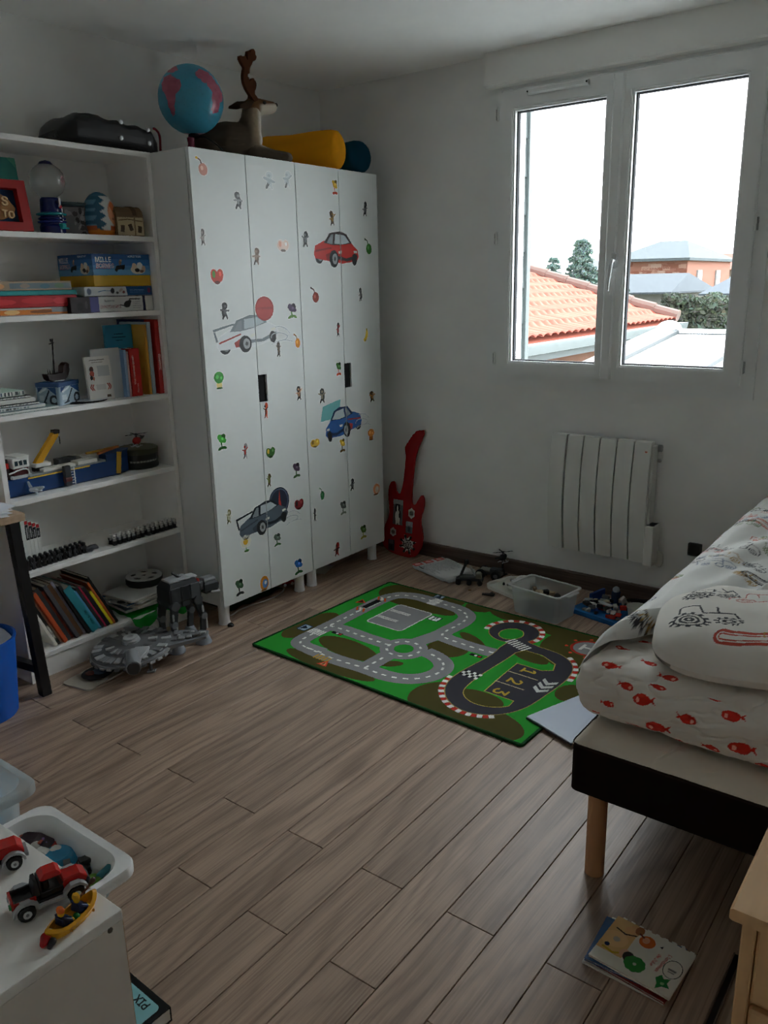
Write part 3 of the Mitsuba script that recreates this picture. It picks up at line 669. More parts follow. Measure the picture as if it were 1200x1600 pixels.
for i in range(6):
    for j in range(3):
        L += [(sbox(.869 + i * .0135, .300 + j * .0165, .869 + (i + 1) * .0135, .300 + (j + 1) * .0165), 'e8e8e4' if (i + j) % 2 else '1a1a1c')]
for k in range(7):
    L += [(affinity.rotate(sbox(.862 + k * .017, .645, .871 + k * .017, .70), -20, origin=(.918, .67)), 'dcdcd8')]
L += [(ell(1.170, .815, .075, .075), 'a83228'), (ell(1.170, .815, .062, .062), '8f8f90')] + [(sbox(1.170 + a, .785 + b, 1.170 + a + c, .785 + b + d), 'dededa') for a, b, c, d in ((-.032, 0, .014, .06), (.018, 0, .014, .06), (-.018, .024, .036, .014))]
L += [(ell(1.170 + .09 * math.cos(a), .815 + .09 * math.sin(a), .008, .008), 'c8402c') for a in np.arange(8) * math.pi / 4 + .3]
with frame((.736, -1.4287, .0005), rz=math.degrees(-.0395)):
    put_r = [(m, c) for m, c in flat(L, .0075, clip=rrect(RL, RW, .01, RL / 2, RW / 2))]
    part(rug, 'pile', put_r, 'cloth', False)
    edge = rrect(RL, RW, .01, RL / 2, RW / 2)
    part(rug, 'edging', [(ex(edge.buffer(.003).difference(edge.buffer(-.004)), .0088), '123f1c'), (ex(edge, .006), '20281c')], 'cloth', False)

# ================================================================ bed
bed = thing('bed', 'single bed base in dark brown fabric with a cream quilted top and round wooden legs', 'bed')
m = rrect(.92, 1.935, .02, 2.437 + .46, -1.96 + .9675)
part(bed, 'base', [(ex(m, .125, .259), '1c1512'), (ex(m.buffer(.001).difference(m.buffer(-.004)), .006, .382), '2a211c')], 'cloth', 30)
def quilt(u, v):
    x = 2.437 + .003 + u * .914; y = -1.957 + v * 1.9
    e = np.minimum(np.minimum(u * .914, (1 - u) * .914), np.minimum(v * 1.9, 9))
    s1 = np.abs(np.sin((x * 6.2 + .5 * np.sin(y * 21) + y * 2.2) * 2)); s2 = np.abs(np.sin((x * 5.0 - y * 4.6 + .5 * np.sin(x * 19)) * 2))
    puff = .004 * np.minimum(np.minimum(s1, s2) * 3, 1)
    return np.c_[x, y, .384 + .014 * (1 - np.exp(-e / .012)) + puff]
part(bed, 'quilted_top', (grid(230, 300, quilt), 'd8d0c2'), 'cloth', True)
for x, y in ((2.494, -1.905), (3.29, -1.905), (2.494, -.10), (3.29, -.10)):
    part(bed, 'leg', (mv(lathe([(0, 0), (.022, 0), (.0245, .003), (.0245, .259), (0, .259)], 28), (x, y, 0)), 'b98a62'), 'satin')

def axis(a, b, fine0, fine1, d, D_):
    return np.unique(np.round(np.r_[np.arange(a, fine0, D_), np.arange(fine0, fine1, d), np.arange(fine1, b, D_), b], 5))
def sheet(us, vs, fn):
    u, v = np.meshgrid(us, vs, indexing='ij'); nu, nv = len(us), len(vs)
    i, j = np.meshgrid(np.arange(nu - 1), np.arange(nv - 1), indexing='ij'); a = (i * nv + j).ravel()
    f = np.vstack([np.stack([a, a + nv, a + nv + 1], 1), np.stack([a, a + nv + 1, a + 1], 1)])
    return trimesh.Trimesh(fn(u.ravel(), v.ravel()), f, process=False), u.ravel(), v.ravel()
def fish(P, c, L_, hd, ang=0.0):
    """(inside body, inside eye, inside outline) of a printed fish around c"""
    d = P - np.array(c); ca, sa = math.cos(ang), math.sin(ang)
    x = (d[:, 0] * ca + d[:, 1] * sa) * hd / L_; y = (-d[:, 0] * sa + d[:, 1] * ca) / L_
    b = ((x - .10) / .40) ** 2 + (y / .24) ** 2 < 1
    t = (x < -.24) & (x > -.5) & (np.abs(y) < .03 + .55 * (-.26 - x)) & (np.abs(y) > (-.42 - x) * 1.6)
    e = ((x - .28) / .085) ** 2 + ((y + .02) / .10) ** 2 < 1
    return (b | t), e & b, None
def fish_colour(P, lst, ground, seed=0):
    col = np.tile(lin(ground), (len(P), 1))
    for (a, b, L_, hd) in lst:
        near = np.abs(P[:, 0] - a) < L_
        q = np.where(near & (np.abs(P[:, 1] - b) < L_))[0]
        if len(q):
            i, e, _ = fish(P[q], (a, b), L_, hd, -.12 * hd)
            col[q[i]] = lin('c8352a'); col[q[e]] = lin('eeb0a0')
    return col
MX0, MX1, MY0, MY1, MZ0, MZ1, MR = 2.402, 3.335, -1.872, -.03, .402, .566, .058
def mround(x, y, z):
    p = np.c_[x, y, z]
    lo_, hi = np.array([MX0 + MR, MY0 + MR, MZ0 + MR * .7]), np.array([MX1 - MR, MY1 - MR, MZ1 - MR])
    c = np.clip(p, lo_, hi); d = p - c; n = np.linalg.norm(d, axis=1, keepdims=True)
    n[n == 0] = 1
    q = c + d / n * MR * np.array([1, 1, 1]) * np.where(np.abs(d).max(1, keepdims=True) > 0, 1, 0)
    q[:, 2] = np.where(q[:, 2] < MZ0, MZ0, q[:, 2])
    w = (meshkit.fbm(np.c_[q[:, 0] * 9 + q[:, 2] * 14, q[:, 1] * 9, q[:, 2] * 30 - q[:, 0] * 10], 3, seed=2) - .5) * .020
    w += .006 * np.sin((q[:, 0] * 1.0 + q[:, 2] * 2.6 + .06 * np.sin(q[:, 0] * 11)) * 34) * meshkit.noise(np.c_[q[:, 0] * 5, q[:, 1] * 5, q[:, 2] * 5], 5) ** 2
    rg = 1 - np.abs(2 * meshkit.fbm(np.c_[q[:, 0] * 6 + q[:, 2] * 9, q[:, 1] * 7 - q[:, 0] * 3, q[:, 2] * 16 - q[:, 0] * 5], 3, seed=12) - 1)
    w -= .005 * np.clip((rg - .86) / .14, 0, 1) ** 2
    w += .012 * np.exp(-((q[:, 2] - .49) / .05) ** 2) * (q[:, 1] < MY0 + .08) - .02 * np.clip((.45 - q[:, 2]) / .05, 0, 1)
    return q + (d / n) * w[:, None]
FRONT = [(2.584, .514, .053, -1), (2.62, .449, .061, -1), (2.784, .532, .053, -1), (2.811, .462, .062, -1), (2.733, .573, .048, 1), (2.807, .584, .047, 1), (2.686, .499, .047, 1), (2.557, .420, .045, 1), (2.741, .435, .043, 1), (2.607, .557, .042, 1), (2.535, .534, .041, 1), (2.666, .415, .051, -1), (2.86, .425, .048, -1), (2.494, .477, .036, 1), (2.456, .432, .03, -1), (2.90, .55, .06, 1), (2.92, .48, .06, -1), (3.0, .52, .06, 1), (3.08, .46, .06, -1), (3.15, .54, .06, 1), (3.22, .47, .06, -1), (3.28, .53, .05, 1)]
TOP = [(2.484, -1.842, .052, -1), (2.556, -1.779, .042, 1), (2.473, -1.735, .040, -1), (2.502, -1.655, .036, -1), (2.452, -1.615, .044, 1), (2.56, -1.665, .03, 1), (2.53, -1.585, .036, 1), (2.62, -1.83, .05, 1), (2.43, -1.55, .05, 1)]
xs = axis(MX0, MX1, MX0, 2.93, .0024, .01)
mt = thing('mattress', 'mattress in a white fitted sheet printed with red fish, lying on the bed base', 'mattress')
ys, zs = axis(MY0, MY1, MY0, -1.50, .0035, .02), np.linspace(MZ0, MZ1, 70)
fr, u, v = sheet(xs, zs, lambda a, b: mround(a, np.full_like(a, MY0), b))
tp, u2, v2 = sheet(xs, ys, lambda a, b: mround(a, b, np.full_like(a, MZ1)))
lf, u3, v3 = sheet(ys[::-1], zs, lambda a, b: mround(np.full_like(a, MX0), a, b))
rt, u4, v4 = sheet(ys, zs[::6], lambda a, b: mround(np.full_like(a, MX1), a, b))
bk, u5, v5 = sheet(xs[::-1][::6], zs[::6], lambda a, b: mround(a, np.full_like(a, MY1), b))
GS = 'ddd8d0'
put(mt, [(fr, fish_colour(np.c_[u, v], FRONT, GS)), (tp, fish_colour(np.c_[u2, v2], TOP, GS)), (lf, fish_colour(np.c_[u3, v3], [(-1.80, .50, .055, 1), (-1.70, .44, .05, -1), (-1.62, .52, .05, 1), (-1.52, .45, .05, 1), (-1.83, .44, .04, -1)], GS)), (rt, np.tile(lin(GS), (len(rt.vertices), 1))), (bk, np.tile(lin(GS), (len(bk.vertices), 1)))], 'cloth', True)

# line drawings of little vehicles, printed on duvet and pillow
def seg_d(P, a, b):
    a, b = np.array(a), np.array(b); d = b - a; t = np.clip(((P - a) @ d) / (d @ d), 0, 1)
    return np.linalg.norm(P - a - t[:, None] * d, axis=1)
def vehicle(P, col, c, s, ang, colour, kind, w=.0016):
    q = np.where(np.linalg.norm(P - np.array(c), axis=1) < s * 1.1)[0]
    if not len(q): return
    d = P[q] - np.array(c); ca, sa = math.cos(ang), math.sin(ang)
    X = np.c_[d[:, 0] * ca + d[:, 1] * sa, -d[:, 0] * sa + d[:, 1] * ca] / s
    w = w / s
    on = np.zeros(len(q), bool)
    def ringd(x, y, r, ww=w): return np.abs(np.hypot(X[:, 0] - x, X[:, 1] - y) - r) < ww
    def pl(*pts):
        return np.min([seg_d(X, a, b) for a, b in zip(pts[:-1], pts[1:])], axis=0) < w
    if kind == 0:      # tractor: big toothed wheel, small wheel, cab
        r = np.hypot(X[:, 0] + .35, X[:, 1] + .1); th = np.arctan2(X[:, 1] + .1, X[:, 0] + .35)
        on |= (r > .30) & (r < .40 + .05 * np.sign(np.sin(th * 12))) | (np.abs(r - .2) < w * 1.4) | (np.abs(r - .08) < w * 1.4)
        r = np.hypot(X[:, 0] - .45, X[:, 1] + .22); th = np.arctan2(X[:, 1] + .22, X[:, 0] - .45)
        on |= (r > .19) & (r < .26 + .04 * np.sign(np.sin(th * 10))) | (np.abs(r - .1) < w * 1.4)
        on |= pl((-.5, .35), (-.45, .75), (.0, .75), (.05, .3), (.75, .25), (.75, -.05)) | pl((.4, .27), (.4, .6))
    elif kind == 1:    # car
        on |= ringd(-.45, -.2, .2) | ringd(.45, -.2, .2) | ringd(-.45, -.2, .09) | ringd(.45, -.2, .09)
        on |= pl((-.85, -.15), (-.85, .1), (-.5, .15), (-.3, .4), (.3, .4), (.5, .12), (.85, .05), (.85, -.15)) | pl((-.2, -.2), (.2, -.2)) | pl((0, .4), (0, .1))
    elif kind == 2:    # lorry
        on |= ringd(-.5, -.3, .17) | ringd(.1, -.3, .17) | ringd(.55, -.3, .17) | ringd(-.5, -.3, .07) | ringd(.55, -.3, .07)
        on |= pl((-.85, -.25), (-.85, .4), (.25, .4), (.25, -.25)) | pl((.25, .25), (.6, .25), (.8, 0), (.8, -.25)) | pl((-.85, .1), (.25, .1))
    else:              # long rounded tank
        r = np.abs(np.maximum(np.abs(X[:, 0]) - .6, 0) ** 2 + X[:, 1] ** 2) ** .5
        on |= (np.abs(r - .22) < w * 2.2) | (np.abs(r - .1) < w)
    col[q[on]] = lin(colour)
VC = ['4a4c52', 'b5483c', '5d6f88', 'a8884a', '7a8a68', '3a3a3e', 'c0604e']
def drape(P, col, seed, n, box_, big=.085):
    g = np.random.default_rng(seed)
    for k in range(n):
        vehicle(P, col, (g.uniform(box_[0], box_[1]), g.uniform(box_[2], box_[3])), g.uniform(.6, 1) * big, g.uniform(-.5, .5), VC[g.integers(7)], g.integers(4))
# duvet: a soft sheet, its near hem running diagonally back from the bed's free corner
HEM = np.array([(2.405, -1.835), (2.44, -1.80), (2.50, -1.66), (2.56, -1.555), (2.63, -1.40), (2.75, -1.30), (2.95, -1.27), (3.33, -1.30)])
def duvet_fn(u, v):
    """u across the bed, v from hem to the window end; a shell folded round its edges"""
    x = 2.408 + .925 * np.clip((u + .06) / 1.06, 0, 1)
    y0 = np.interp(x, HEM[:, 0], HEM[:, 1])
    y = y0 + (-.035 - y0) * np.clip((v + .03) / 1.03, 0, 1)
    body = .052 * np.minimum(1, np.maximum(v + .03, 0) / .05) ** .5 * np.minimum(1, np.maximum(u + .06, 0) / .09) ** .5
    f1 = np.sin((x * .95 - y * .42) * 24 + 2.2 * meshkit.noise(np.c_[x * 3, y * 3, 0 * x], 4))
    f2 = np.sin((x * .8 - y * .25) * 55 + 4 * meshkit.noise(np.c_[x * 4, y * 4, 0 * x], 6))
    amp = np.clip((x - 2.47) / .12, .12, 1)
    fold = .020 * amp * f1 * np.abs(f1) ** .3 + .007 * amp * f2 + .012 * (meshkit.fbm(np.c_[x * 7, y * 7, 0 * x], 3, 8) - .5)
    z = .576 + body * (1 + .25 * meshkit.noise(np.c_[x * 3, y * 2, 0 * x], 9)) + fold * np.minimum(1, body / .03)
    hem = np.exp(-np.maximum(v, 0) / .03)
    z += .030 * hem * (.35 + .65 * np.sin(x * 46 + 3 * meshkit.noise(np.c_[x * 9, 0 * x, 0 * x], 2)))
    drop = np.clip(-u / .06, 0, 1)
    x = x - .014 * np.sin(drop * math.pi / 2)
    z = z - .075 * drop ** 1.3
    return np.c_[x, y + .006 * hem * np.sin(x * 60), np.maximum(z, .4)]
us = np.r_[np.linspace(-.06, 0, 14)[:-1], np.linspace(0, .55, 190)[:-1], np.linspace(.55, 1, 60)]
vs = np.r_[np.linspace(-.03, 0, 6)[:-1], np.linspace(0, 1, 430)]
dv, u, v = sheet(us, vs, duvet_fn)
gv = dv.vertices.reshape(len(us), len(vs), 3)
arc = np.concatenate([np.zeros((len(us), 1)), np.cumsum(np.linalg.norm(np.diff(gv, axis=1), axis=2), axis=1)], axis=1)
P = np.c_[dv.vertices[:, 0], (gv[:, -1:, 1] - (arc[:, -1:] - arc)).ravel()]
col = np.tile(lin('dfe0dd'), (len(P), 1))
drape(P, col, 21, 150, (2.40, 3.2, -1.85, -.05), .075)
q_ = np.argmin(np.linalg.norm(dv.vertices - np.array([2.50, -1.655, .60]), axis=1))
vehicle(P, col, tuple(P[q_]), .055, .3, '3a3a3e', 0, .0022)
du = thing('duvet', 'crumpled white duvet printed with line drawings of vehicles, pushed back on the mattress', 'duvet')
put(du, (dv, col), 'cloth', True)
# pillow
pl_ = thing('pillow', 'plump white pillow printed with tractors at the near end of the bed', 'pillow')
def pillow(u, v, s):
    a, b = u * 2 - 1, v * 2 - 1
    k = np.maximum(np.abs(a), np.abs(b)) / np.maximum((np.abs(a) ** 3.4 + np.abs(b) ** 3.4) ** (1 / 3.4), 1e-6)
    a, b = a * k, b * k                                        # square to rounded outline
    rr = np.clip(1 - (np.abs(a) ** 3.4 + np.abs(b) ** 3.4), 0, 1)
    cut = 0
    x, y = a * .305 + .045 * cut, b * .215 + .05 * cut
    w = .007 * np.sin(x * 40 + 5 * meshkit.noise(np.c_[x * 6, y * 6, 0 * x], 3)) * (np.abs(a) ** 3 + np.abs(b) ** 3) + .016 * (meshkit.fbm(np.c_[x * 9, y * 9, 0 * x], 3, 5) - .5)
    z = s * (.078 if s > 0 else .045) * rr ** .40 + w * (s > 0) * np.minimum(1, rr * 4)
    return np.c_[x, y, z]
pa, pb = np.linspace(0, 1, 230), np.linspace(0, 1, 170)
t1, u, v = sheet(pa, pb, lambda a, b: pillow(a, b, 1))
t2, u2, v2 = sheet(pa[::-1][::4], pb[::4], lambda a, b: pillow(a, b, -1))
P = np.c_[(u - .5) * .76, (v - .5) * .58]
col = np.tile(lin('e0ddd6'), (len(P), 1))
vehicle(P, col, (-.235, -.085), .125, .12, '34353a', 0, .0032)
vehicle(P, col, (-.235, .125), .10, .3, '34353a', 0, .003)
vehicle(P, col, (-.12, -.195), .12, .05, 'b5483c', 3, .003)
vehicle(P, col, (.12, -.12), .12, 0.1, 'b08a4a', 1, .0024)
vehicle(P, col, (-.08, .10), .11, .1, 'b5483c', 1, .002)
vehicle(P, col, (.14, .05), .13, .1, '5f6a5c', 2, .002)
vehicle(P, col, (.20, -.19), .08, .1, 'b5483c', 0, .003)
vehicle(P, col, (.02, -.16), .10, .1, 'b08a4a', 1, .0026)
with frame((2.832, -1.622, .632), rz=13, rx=4, ry=-3):
    put(pl_, [(t1, col), (t2, np.tile(lin('dcd8d0'), (len(t2.vertices), 1)))], 'cloth', True)

# ================================================================ radiator with thermostat
ra = thing('radiator', 'white electric radiator of six curved panels on the wall below the window', 'radiator')
prof = [(-.028, .218), (-.034, .214)] + [(-.034 - .062 * math.sin(math.pi * (.16 + .68 * t)) ** .8, .214 + .566 * t) for t in np.linspace(.0, 1, 15)] + [(-.05, .784), (-.028, .782)]
pp = Polygon(prof).buffer(-.002).buffer(.002)
for k in range(6):
    a = 1.4615 + k * .0815 - (.004 if k == 0 else 0)
    m = ex(pp, .0745); m.apply_transform(np.array([[0, 0, 1, a], [1, 0, 0, 0], [0, 1, 0, 0], [0, 0, 0, 1.0]]))
    part(ra, 'panel', (m, 'dcdcd8'), 'satin', 25)
part(ra, 'back_body', (bx(1.467, 1.945, -.046, -.010, .24, .76, .006), '4a4b4a'), 'satin')
part(ra, 'side_cover', (bx(1.942, 1.956, -.072, -.008, .235, .768, .004), 'c4c4c0'), 'satin')
part(ra, 'bracket', (bx(1.945, 1.975, -.022, -.004, .735, .765, .003), '9a9a98'), 'satin')
part(ra, 'bracket', (bx(1.945, 1.972, -.018, -.002, .685, .70, .003), '9a9a98'), 'satin')
part(ra, 'badge', [(ell_m, c) for ell_m, c in ((mv(ex(rrect(.020, .016, .004), .001), (1.925, -.0815, .742), rx=90), 'e8e4de'), (mv(ex(rrect(.010, .006, .002), .001), (1.925, -.0823, .740), rx=90), 'c8674c'))], 'satin', False)
part(ra, 'thermostat', [(hull(bx(1.947, 1.990, -.102, -.016, .212, .404, .004)), 'e0e0dc')], 'satin')
part(ra, 'thermostat_display', (bx(1.951, 1.986, -.094, -.030, .403, .4055), '1a1c1e'), 'gloss', False)
tc = tube([(1.985, -.04, .27), (2.005, -.03, .27), (2.014, -.014, .235), (1.995, -.008, .188), (1.97, -.008, .20), (1.955, -.008, .212)], .0028, 6)
part(ra, 'cable', (tc, 'd8d8d4'), 'satin')
t = thing('wall_socket', 'small dark wall socket just above the far edge of the duvet', 'socket')
put(t, [(mv(ex(rrect(.06, .06, .006), .010), (2.150, 0, .300), rx=90), '2a2b2d'), (mv(ex(rrect(.045, .045, .008), .004), (2.150, -.010, .300), rx=90), '101112')], 'satin')

# ================================================================ dresser
def pine(p, n, uv):
    g = mikit.fbm(p.x * 60, p.y * 8 + p.x * 4, p.z * 9, octaves=3)
    r = mikit.noise(p.x * 16 + g, p.y * 2, p.z * 3)
    return mikit.mix((.58, .335, .15), (.78, .50, .26), .6 * g + .4 * r)
scene['pine'] = {'type': 'twosided', 'b': {'type': 'principled', 'base_color': mikit.proc(pine), 'roughness': .32, 'specular': .5}}
ds = thing('dresser', 'light pine chest of drawers cut off by the right edge of the photo', 'dresser')
DX, DY, DZ = 2.961, -2.567, .600
part(ds, 'top', (ex(rrect(3.362 - DX, .42, .006, (3.362 + DX) / 2, DY + .21), .020, DZ - .020), 'ffffff'), 'pine', 30)
pr_ = Polygon([(0, 0), (.008, 0), (.010, .010), (.008, .020), (0, .020)])
part(ds, 'top_edge', (hull(bx(DX - .006, DX + .004, DY, DY + .42, DZ - .017, DZ - .003), bx(DX - .002, DX + .004, DY, DY + .42, DZ - .020, DZ)), 'ffffff'), 'pine', 30)
part(ds, 'side_panel', (bx(DX + .010, DX + .030, DY + .012, DY + .41, 0, DZ - .020, .002), 'ffffff'), 'pine', False)
part(ds, 'side_panel', (bx(3.335, 3.355, DY + .012, DY + .41, 0, DZ - .020, .002), 'ffffff'), 'pine', False)
part(ds, 'back_panel', (bx(DX + .030, 3.335, DY + .400, DY + .408, 0.02, DZ - .020), 'ffffff'), 'pine', False)
for k, (z0, z1) in enumerate(((.440, .574), (.300, .428), (.160, .288), (.03, .148))):
    d = part(ds, 'drawer', (bx(DX + .032, 3.333, DY + .012, DY + .030, z0, z1, .004), 'ffffff'), 'pine', False)
    part(d, 'knob', (mv(lathe([(0, 0), (.007, 0), (.007, .010), (.015, .016), (.015, .022), (0, .025)], 16), (3.15, DY + .012, (z0 + z1) / 2), rx=90), 'ffffff'), 'pine')
part(ds, 'rail', (bx(DX + .030, 3.335, DY + .030, DY + .06, .02, .58), 'ffffff'), 'pine', False)

# ================================================================ desk, bin
def oak(p, n, uv):
    g = mikit.fbm(p.x * 9, p.y * 70, p.z * 70, octaves=3)
    return mikit.mix((.36, .24, .15), (.58, .43, .30), g)
scene['oak'] = {'type': 'twosided', 'b': {'type': 'principled', 'base_color': mikit.proc(oak), 'roughness': .45}}
dk = thing('desk', 'oak topped desk on black trestle legs at the left edge of the photo', 'desk')
part(dk, 'desktop', (bx(.008, .490, -3.50, -2.221, .716, .745, .003), 'ffffff'), 'oak', False)
def bar(p, q, w, d):
    p, q = np.array(p, float), np.array(q, float)
    return hull(*[box(w, d, .004, r_) for r_ in (p, q)])
for y in (-2.222, -3.45):
    tr = part(dk, 'trestle', [(bar((.388, y, .714), (.398, y + .028, .0035), .036, .036), '121214'), (bar((.080, y - .03, .714), (.070, y - .03, .0035), .036, .036), '121214')], 'satin', False)
    part(tr, 'crossbar', (hull(box(.004, .03, .03, (.386, y + .016, .115)), box(.004, .03, .03, (.082, y - .03, .115))), '121214'), 'satin', False)
    part(tr, 'top_rail', (bx(.06, .41, y - .018, y + .018, .695, .714), '121214'), 'satin', False)
pp_ = thing('paper', 'loose white papers lying on the desk corner', 'paper')
put(pp_, [(mv(box(.21, .297, .001), (.36, -2.40, .7462 + .0013 * k), rz=12 * k - 14) if k < 3 else mv(grid(12, 12, lambda u, v: np.c_[u * .21 - .1, v * .29 - .15, .012 * np.sin(u * 3.1) + .006 * v]), (.37, -2.385, .752), rz=20), ['e4e6e8', 'd6dade', 'e8e9ea', 'dfe3ec'][k]) for k in range(4)], 'matte', False)
bn = thing('waste_bin', 'blue plastic waste bin with crumpled paper beside the desk leg', 'bin')
pr = [(0, .004), (.108, .004), (.112, 0), (.116, .006), (.140, .285), (.144, .292), (.144, .300), (.136, .300), (.112, .012), (0, .010)]
with frame((.355, -2.410, 0)):
    part(bn, 'body', (lathe(pr, 40), '1556b4'), 'satin')
    part(bn, 'paper_liner', [(mv(grid(30, 6, lambda u, v: np.c_[(.118 + .012 * v) * np.cos(u * 6.283), (.118 + .012 * v) * np.sin(u * 6.283), .20 + v * .085 + .012 * np.sin(u * 23)])), 'dfe4ee'), (mv(grid(14, 14, lambda u, v: np.c_[(u - .5) * .16, (v - .5) * .16, .215 + .03 * np.sin(u * 6 + v * 3) + .02 * np.cos(v * 8)])), 'e6e9f0')], 'matte', True)

# ================================================================ low storage unit with pull-out tubs
UX0, UX1, UY0, UY1, UZ = 1.198, 2.188, -3.505, -3.065, .56
un = thing('storage_unit', 'low white storage unit with toys on top at the lower left', 'storage unit')
part(un, 'top_panel', (bx(UX0, UX1, UY0, UY1, UZ - .019, UZ, .0012), 'eeede8'), 'satin', False)
part(un, 'side_panel', [(bx(UX1 - .018, UX1 - .0005, UY0 + .001, UY1 - .001, 0, UZ - .0192), 'e2ded6')], 'satin', False)
part(un, 'edge_band', (bx(UX1 - .0178, UX1 - .0008, UY1 - .001, UY1, 0, UZ - .02), 'b9906a'), 'satin', False)
part(un, 'side_panel', (bx(UX0, UX0 + .018, UY0 + .001, UY1 - .001, 0, UZ - .0192), 'eeede8'), 'satin', False)
for x in (1.375, 1.730):
    part(un, 'divider', (bx(x - .009, x + .009, UY0 + .002, UY1 - .002, .02, UZ - .0195), 'eeede8'), 'satin', False)
part(un, 'bottom_panel', (bx(UX0 + .018, UX1 - .018, UY0 + .002, UY1 - .002, .02, .04), 'eeede8'), 'satin', False)
part(un, 'back_panel', (bx(UX0 + .018, UX1 - .018, UY0 + .002, UY0 + .006, .04, UZ - .0195), 'eeede8'), 'satin', False)
part(un, 'screw_cap', (cyl((UX1 - .001, -3.089, .5375), (UX1 + .001, -3.089, .5375), .0045, n=12), '4a4540'), 'satin')
def tub(h, lip=.014):
    """open tub 0.30 x 0.42 at the rim, rim at z = 0, front at y = 0"""
    def lay(w, d, r, z): return [(p[0], p[1], z) for p in np.array(rrect(w, d, r, 0, -.21).exterior.coords)[:-1]]
    rings = [lay(.232, .352, .04, -h), lay(.262, .382, .05, -.022), lay(.266, .386, .05, -.010), lay(.30, .42, .034, -.004), lay(.302, .422, .034, -.012), lay(.302, .422, .034, -.016),
             lay(.296, .416, .034, -.004), lay(.268, .388, .048, -.0005)]
    rings = [lay(.302, .422, .034, -.020), lay(.302, .422, .034, -.004), lay(.297, .417, .032, 0), lay(.268, .388, .050, -.001), lay(.260, .380, .050, -.010), lay(.228, .348, .040, -h + .004)]
    outer_ = [lay(.232, .352, .042, -h), lay(.264, .384, .052, -.012), lay(.298, .418, .032, -.010), lay(.302, .422, .034, -.020)]
    V = []; F = []
    def loft(rs):
        n = len(rs[0]); o = len(V)
        for r_ in rs: V.extend(r_)
        for i in range(len(rs) - 1):
            for j in range(n):
                a, b, c_, d_ = o + i * n + j, o + i * n + (j + 1) % n, o + (i + 1) * n + (j + 1) % n, o + (i + 1) * n + j
                F.extend([(a, b, c_), (a, c_, d_)])
        return o, n
    loft(rings); loft(outer_)
    for rr_, fl_ in ((rings[-1], 1), (outer_[0], -1)):
        o = len(V); V.extend(rr_); c_ = np.mean(rr_, axis=0); V.append(tuple(c_)); n = len(rr_)
        F.extend([(o + j, o + (j + 1) % n, o + n)[::fl_] for j in range(n)])
    return trimesh.Trimesh(np.array(V), np.array(F), process=True)
wt = thing('storage_tub', 'white plastic tub pulled out of the low storage unit with toys inside', 'tub', 'pull-out tubs')
with frame((1.915, -2.945, .512)):
    put(wt, (tub(.07), 'eef0f0'), 'satin', 50)
labels[wt].pop('group')
ct = thing('storage_tub', 'translucent plastic tub at the left edge, next to the white tub', 'tub')
scene['frost'] = {'type': 'blendbsdf', 'weight': .34, 'a': {'type': 'thindielectric', 'int_ior': 1.3, 'specular_transmittance': {'type': 'rgb', 'value': [.90, .93, .94]}}, 'b': {'type': 'principledthin', 'base_color': {'type': 'rgb', 'value': [.80, .84, .85]}, 'roughness': .4, 'diff_trans': 1.0, 'spec_trans': 0.0}}
with frame((1.545, -2.915, .512)):
    put(ct, (tub(.23), 'ffffff'), 'frost', 50)
# ================================================================ on top of bookcase and wardrobes
def soft(m, n=2, d=.5):
    trimesh.smoothing.filter_taubin(m, iterations=n * 5)
    return m
def mesh_of(man):
    mm = man.to_mesh()
    return trimesh.Trimesh(mm.vert_properties[:, :3], mm.tri_verts)
def blend(chains, edge, it=12):
    """one continuous body from chains of (x, y, z, r): hulls of neighbouring balls, united, refined and smoothed"""
    U = m3.Manifold()
    for ch in chains:
        bs = [m3.Manifold.sphere(r, 20).translate((x, y, z)) for x, y, z, r in ch]
        for a, b in zip(bs[:-1], bs[1:]) if len(bs) > 1 else [(bs[0], bs[0])]:
            U = U + m3.Manifold.batch_hull([a, b])
    m = mesh_of(U.refine_to_length(edge))
    trimesh.smoothing.filter_taubin(m, iterations=it)
    return m

bag = thing('travel_bag', 'black soft bag with shiny metal studs lying on top of the bookcase', 'bag')
def bag_sec(t):
    """half profile of the bag along its length t in 0..1"""
    h = np.interp(t, [0, .06, .2, .3, .9, 1], [.045, .085, .115, .118, .095, .055]); d = np.interp(t, [0, .1, .9, 1], [.07, .12, .12, .09]); return h, d
def bag_fn(u, v):
    h, d = bag_sec(u); a = v * 2 * np.pi
    c, s = np.cos(a), np.sin(a)
    x = .155 + d * np.sign(c) * np.abs(c) ** .5
    z = h / 2 + h / 2 * np.sign(s) * np.abs(s) ** .5 + .004 * np.sin(u * 30 + x * 40) * (s > 0)
    return np.c_[x, -1.742 + u * .435, 2.0215 + np.maximum(z, 0)]
b0 = grid(60, 40, bag_fn)
part(bag, 'body', [(b0, '151517'), (hull(bag_fn(np.zeros(20), np.linspace(0, 1, 20))), '151517'), (hull(bag_fn(np.ones(20), np.linspace(0, 1, 20))), '1c1416')], 'satin', True)
for y, z in ((-1.50, 2.118), (-1.505, 2.06), (-1.375, 2.105), (-1.372, 2.055)):
    part(bag, 'stud', (mv(lathe([(0, 0), (.009, 0), (.008, .004), (0, .006)], 12), (.276, y, z), ry=90), 'b8babc'), 'metal')
part(bag, 'strap', (tube([(.274, -1.345, 2.115), (.280, -1.325, 2.10), (.278, -1.318, 2.07), (.268, -1.312, 2.035)], .005, 6), '5a1420'), 'matte')
part(bag, 'handle', (tube([(.12, -1.62, 2.135), (.12, -1.58, 2.15), (.12, -1.48, 2.148), (.12, -1.44, 2.125)], .008, 8), '101012'), 'matte')

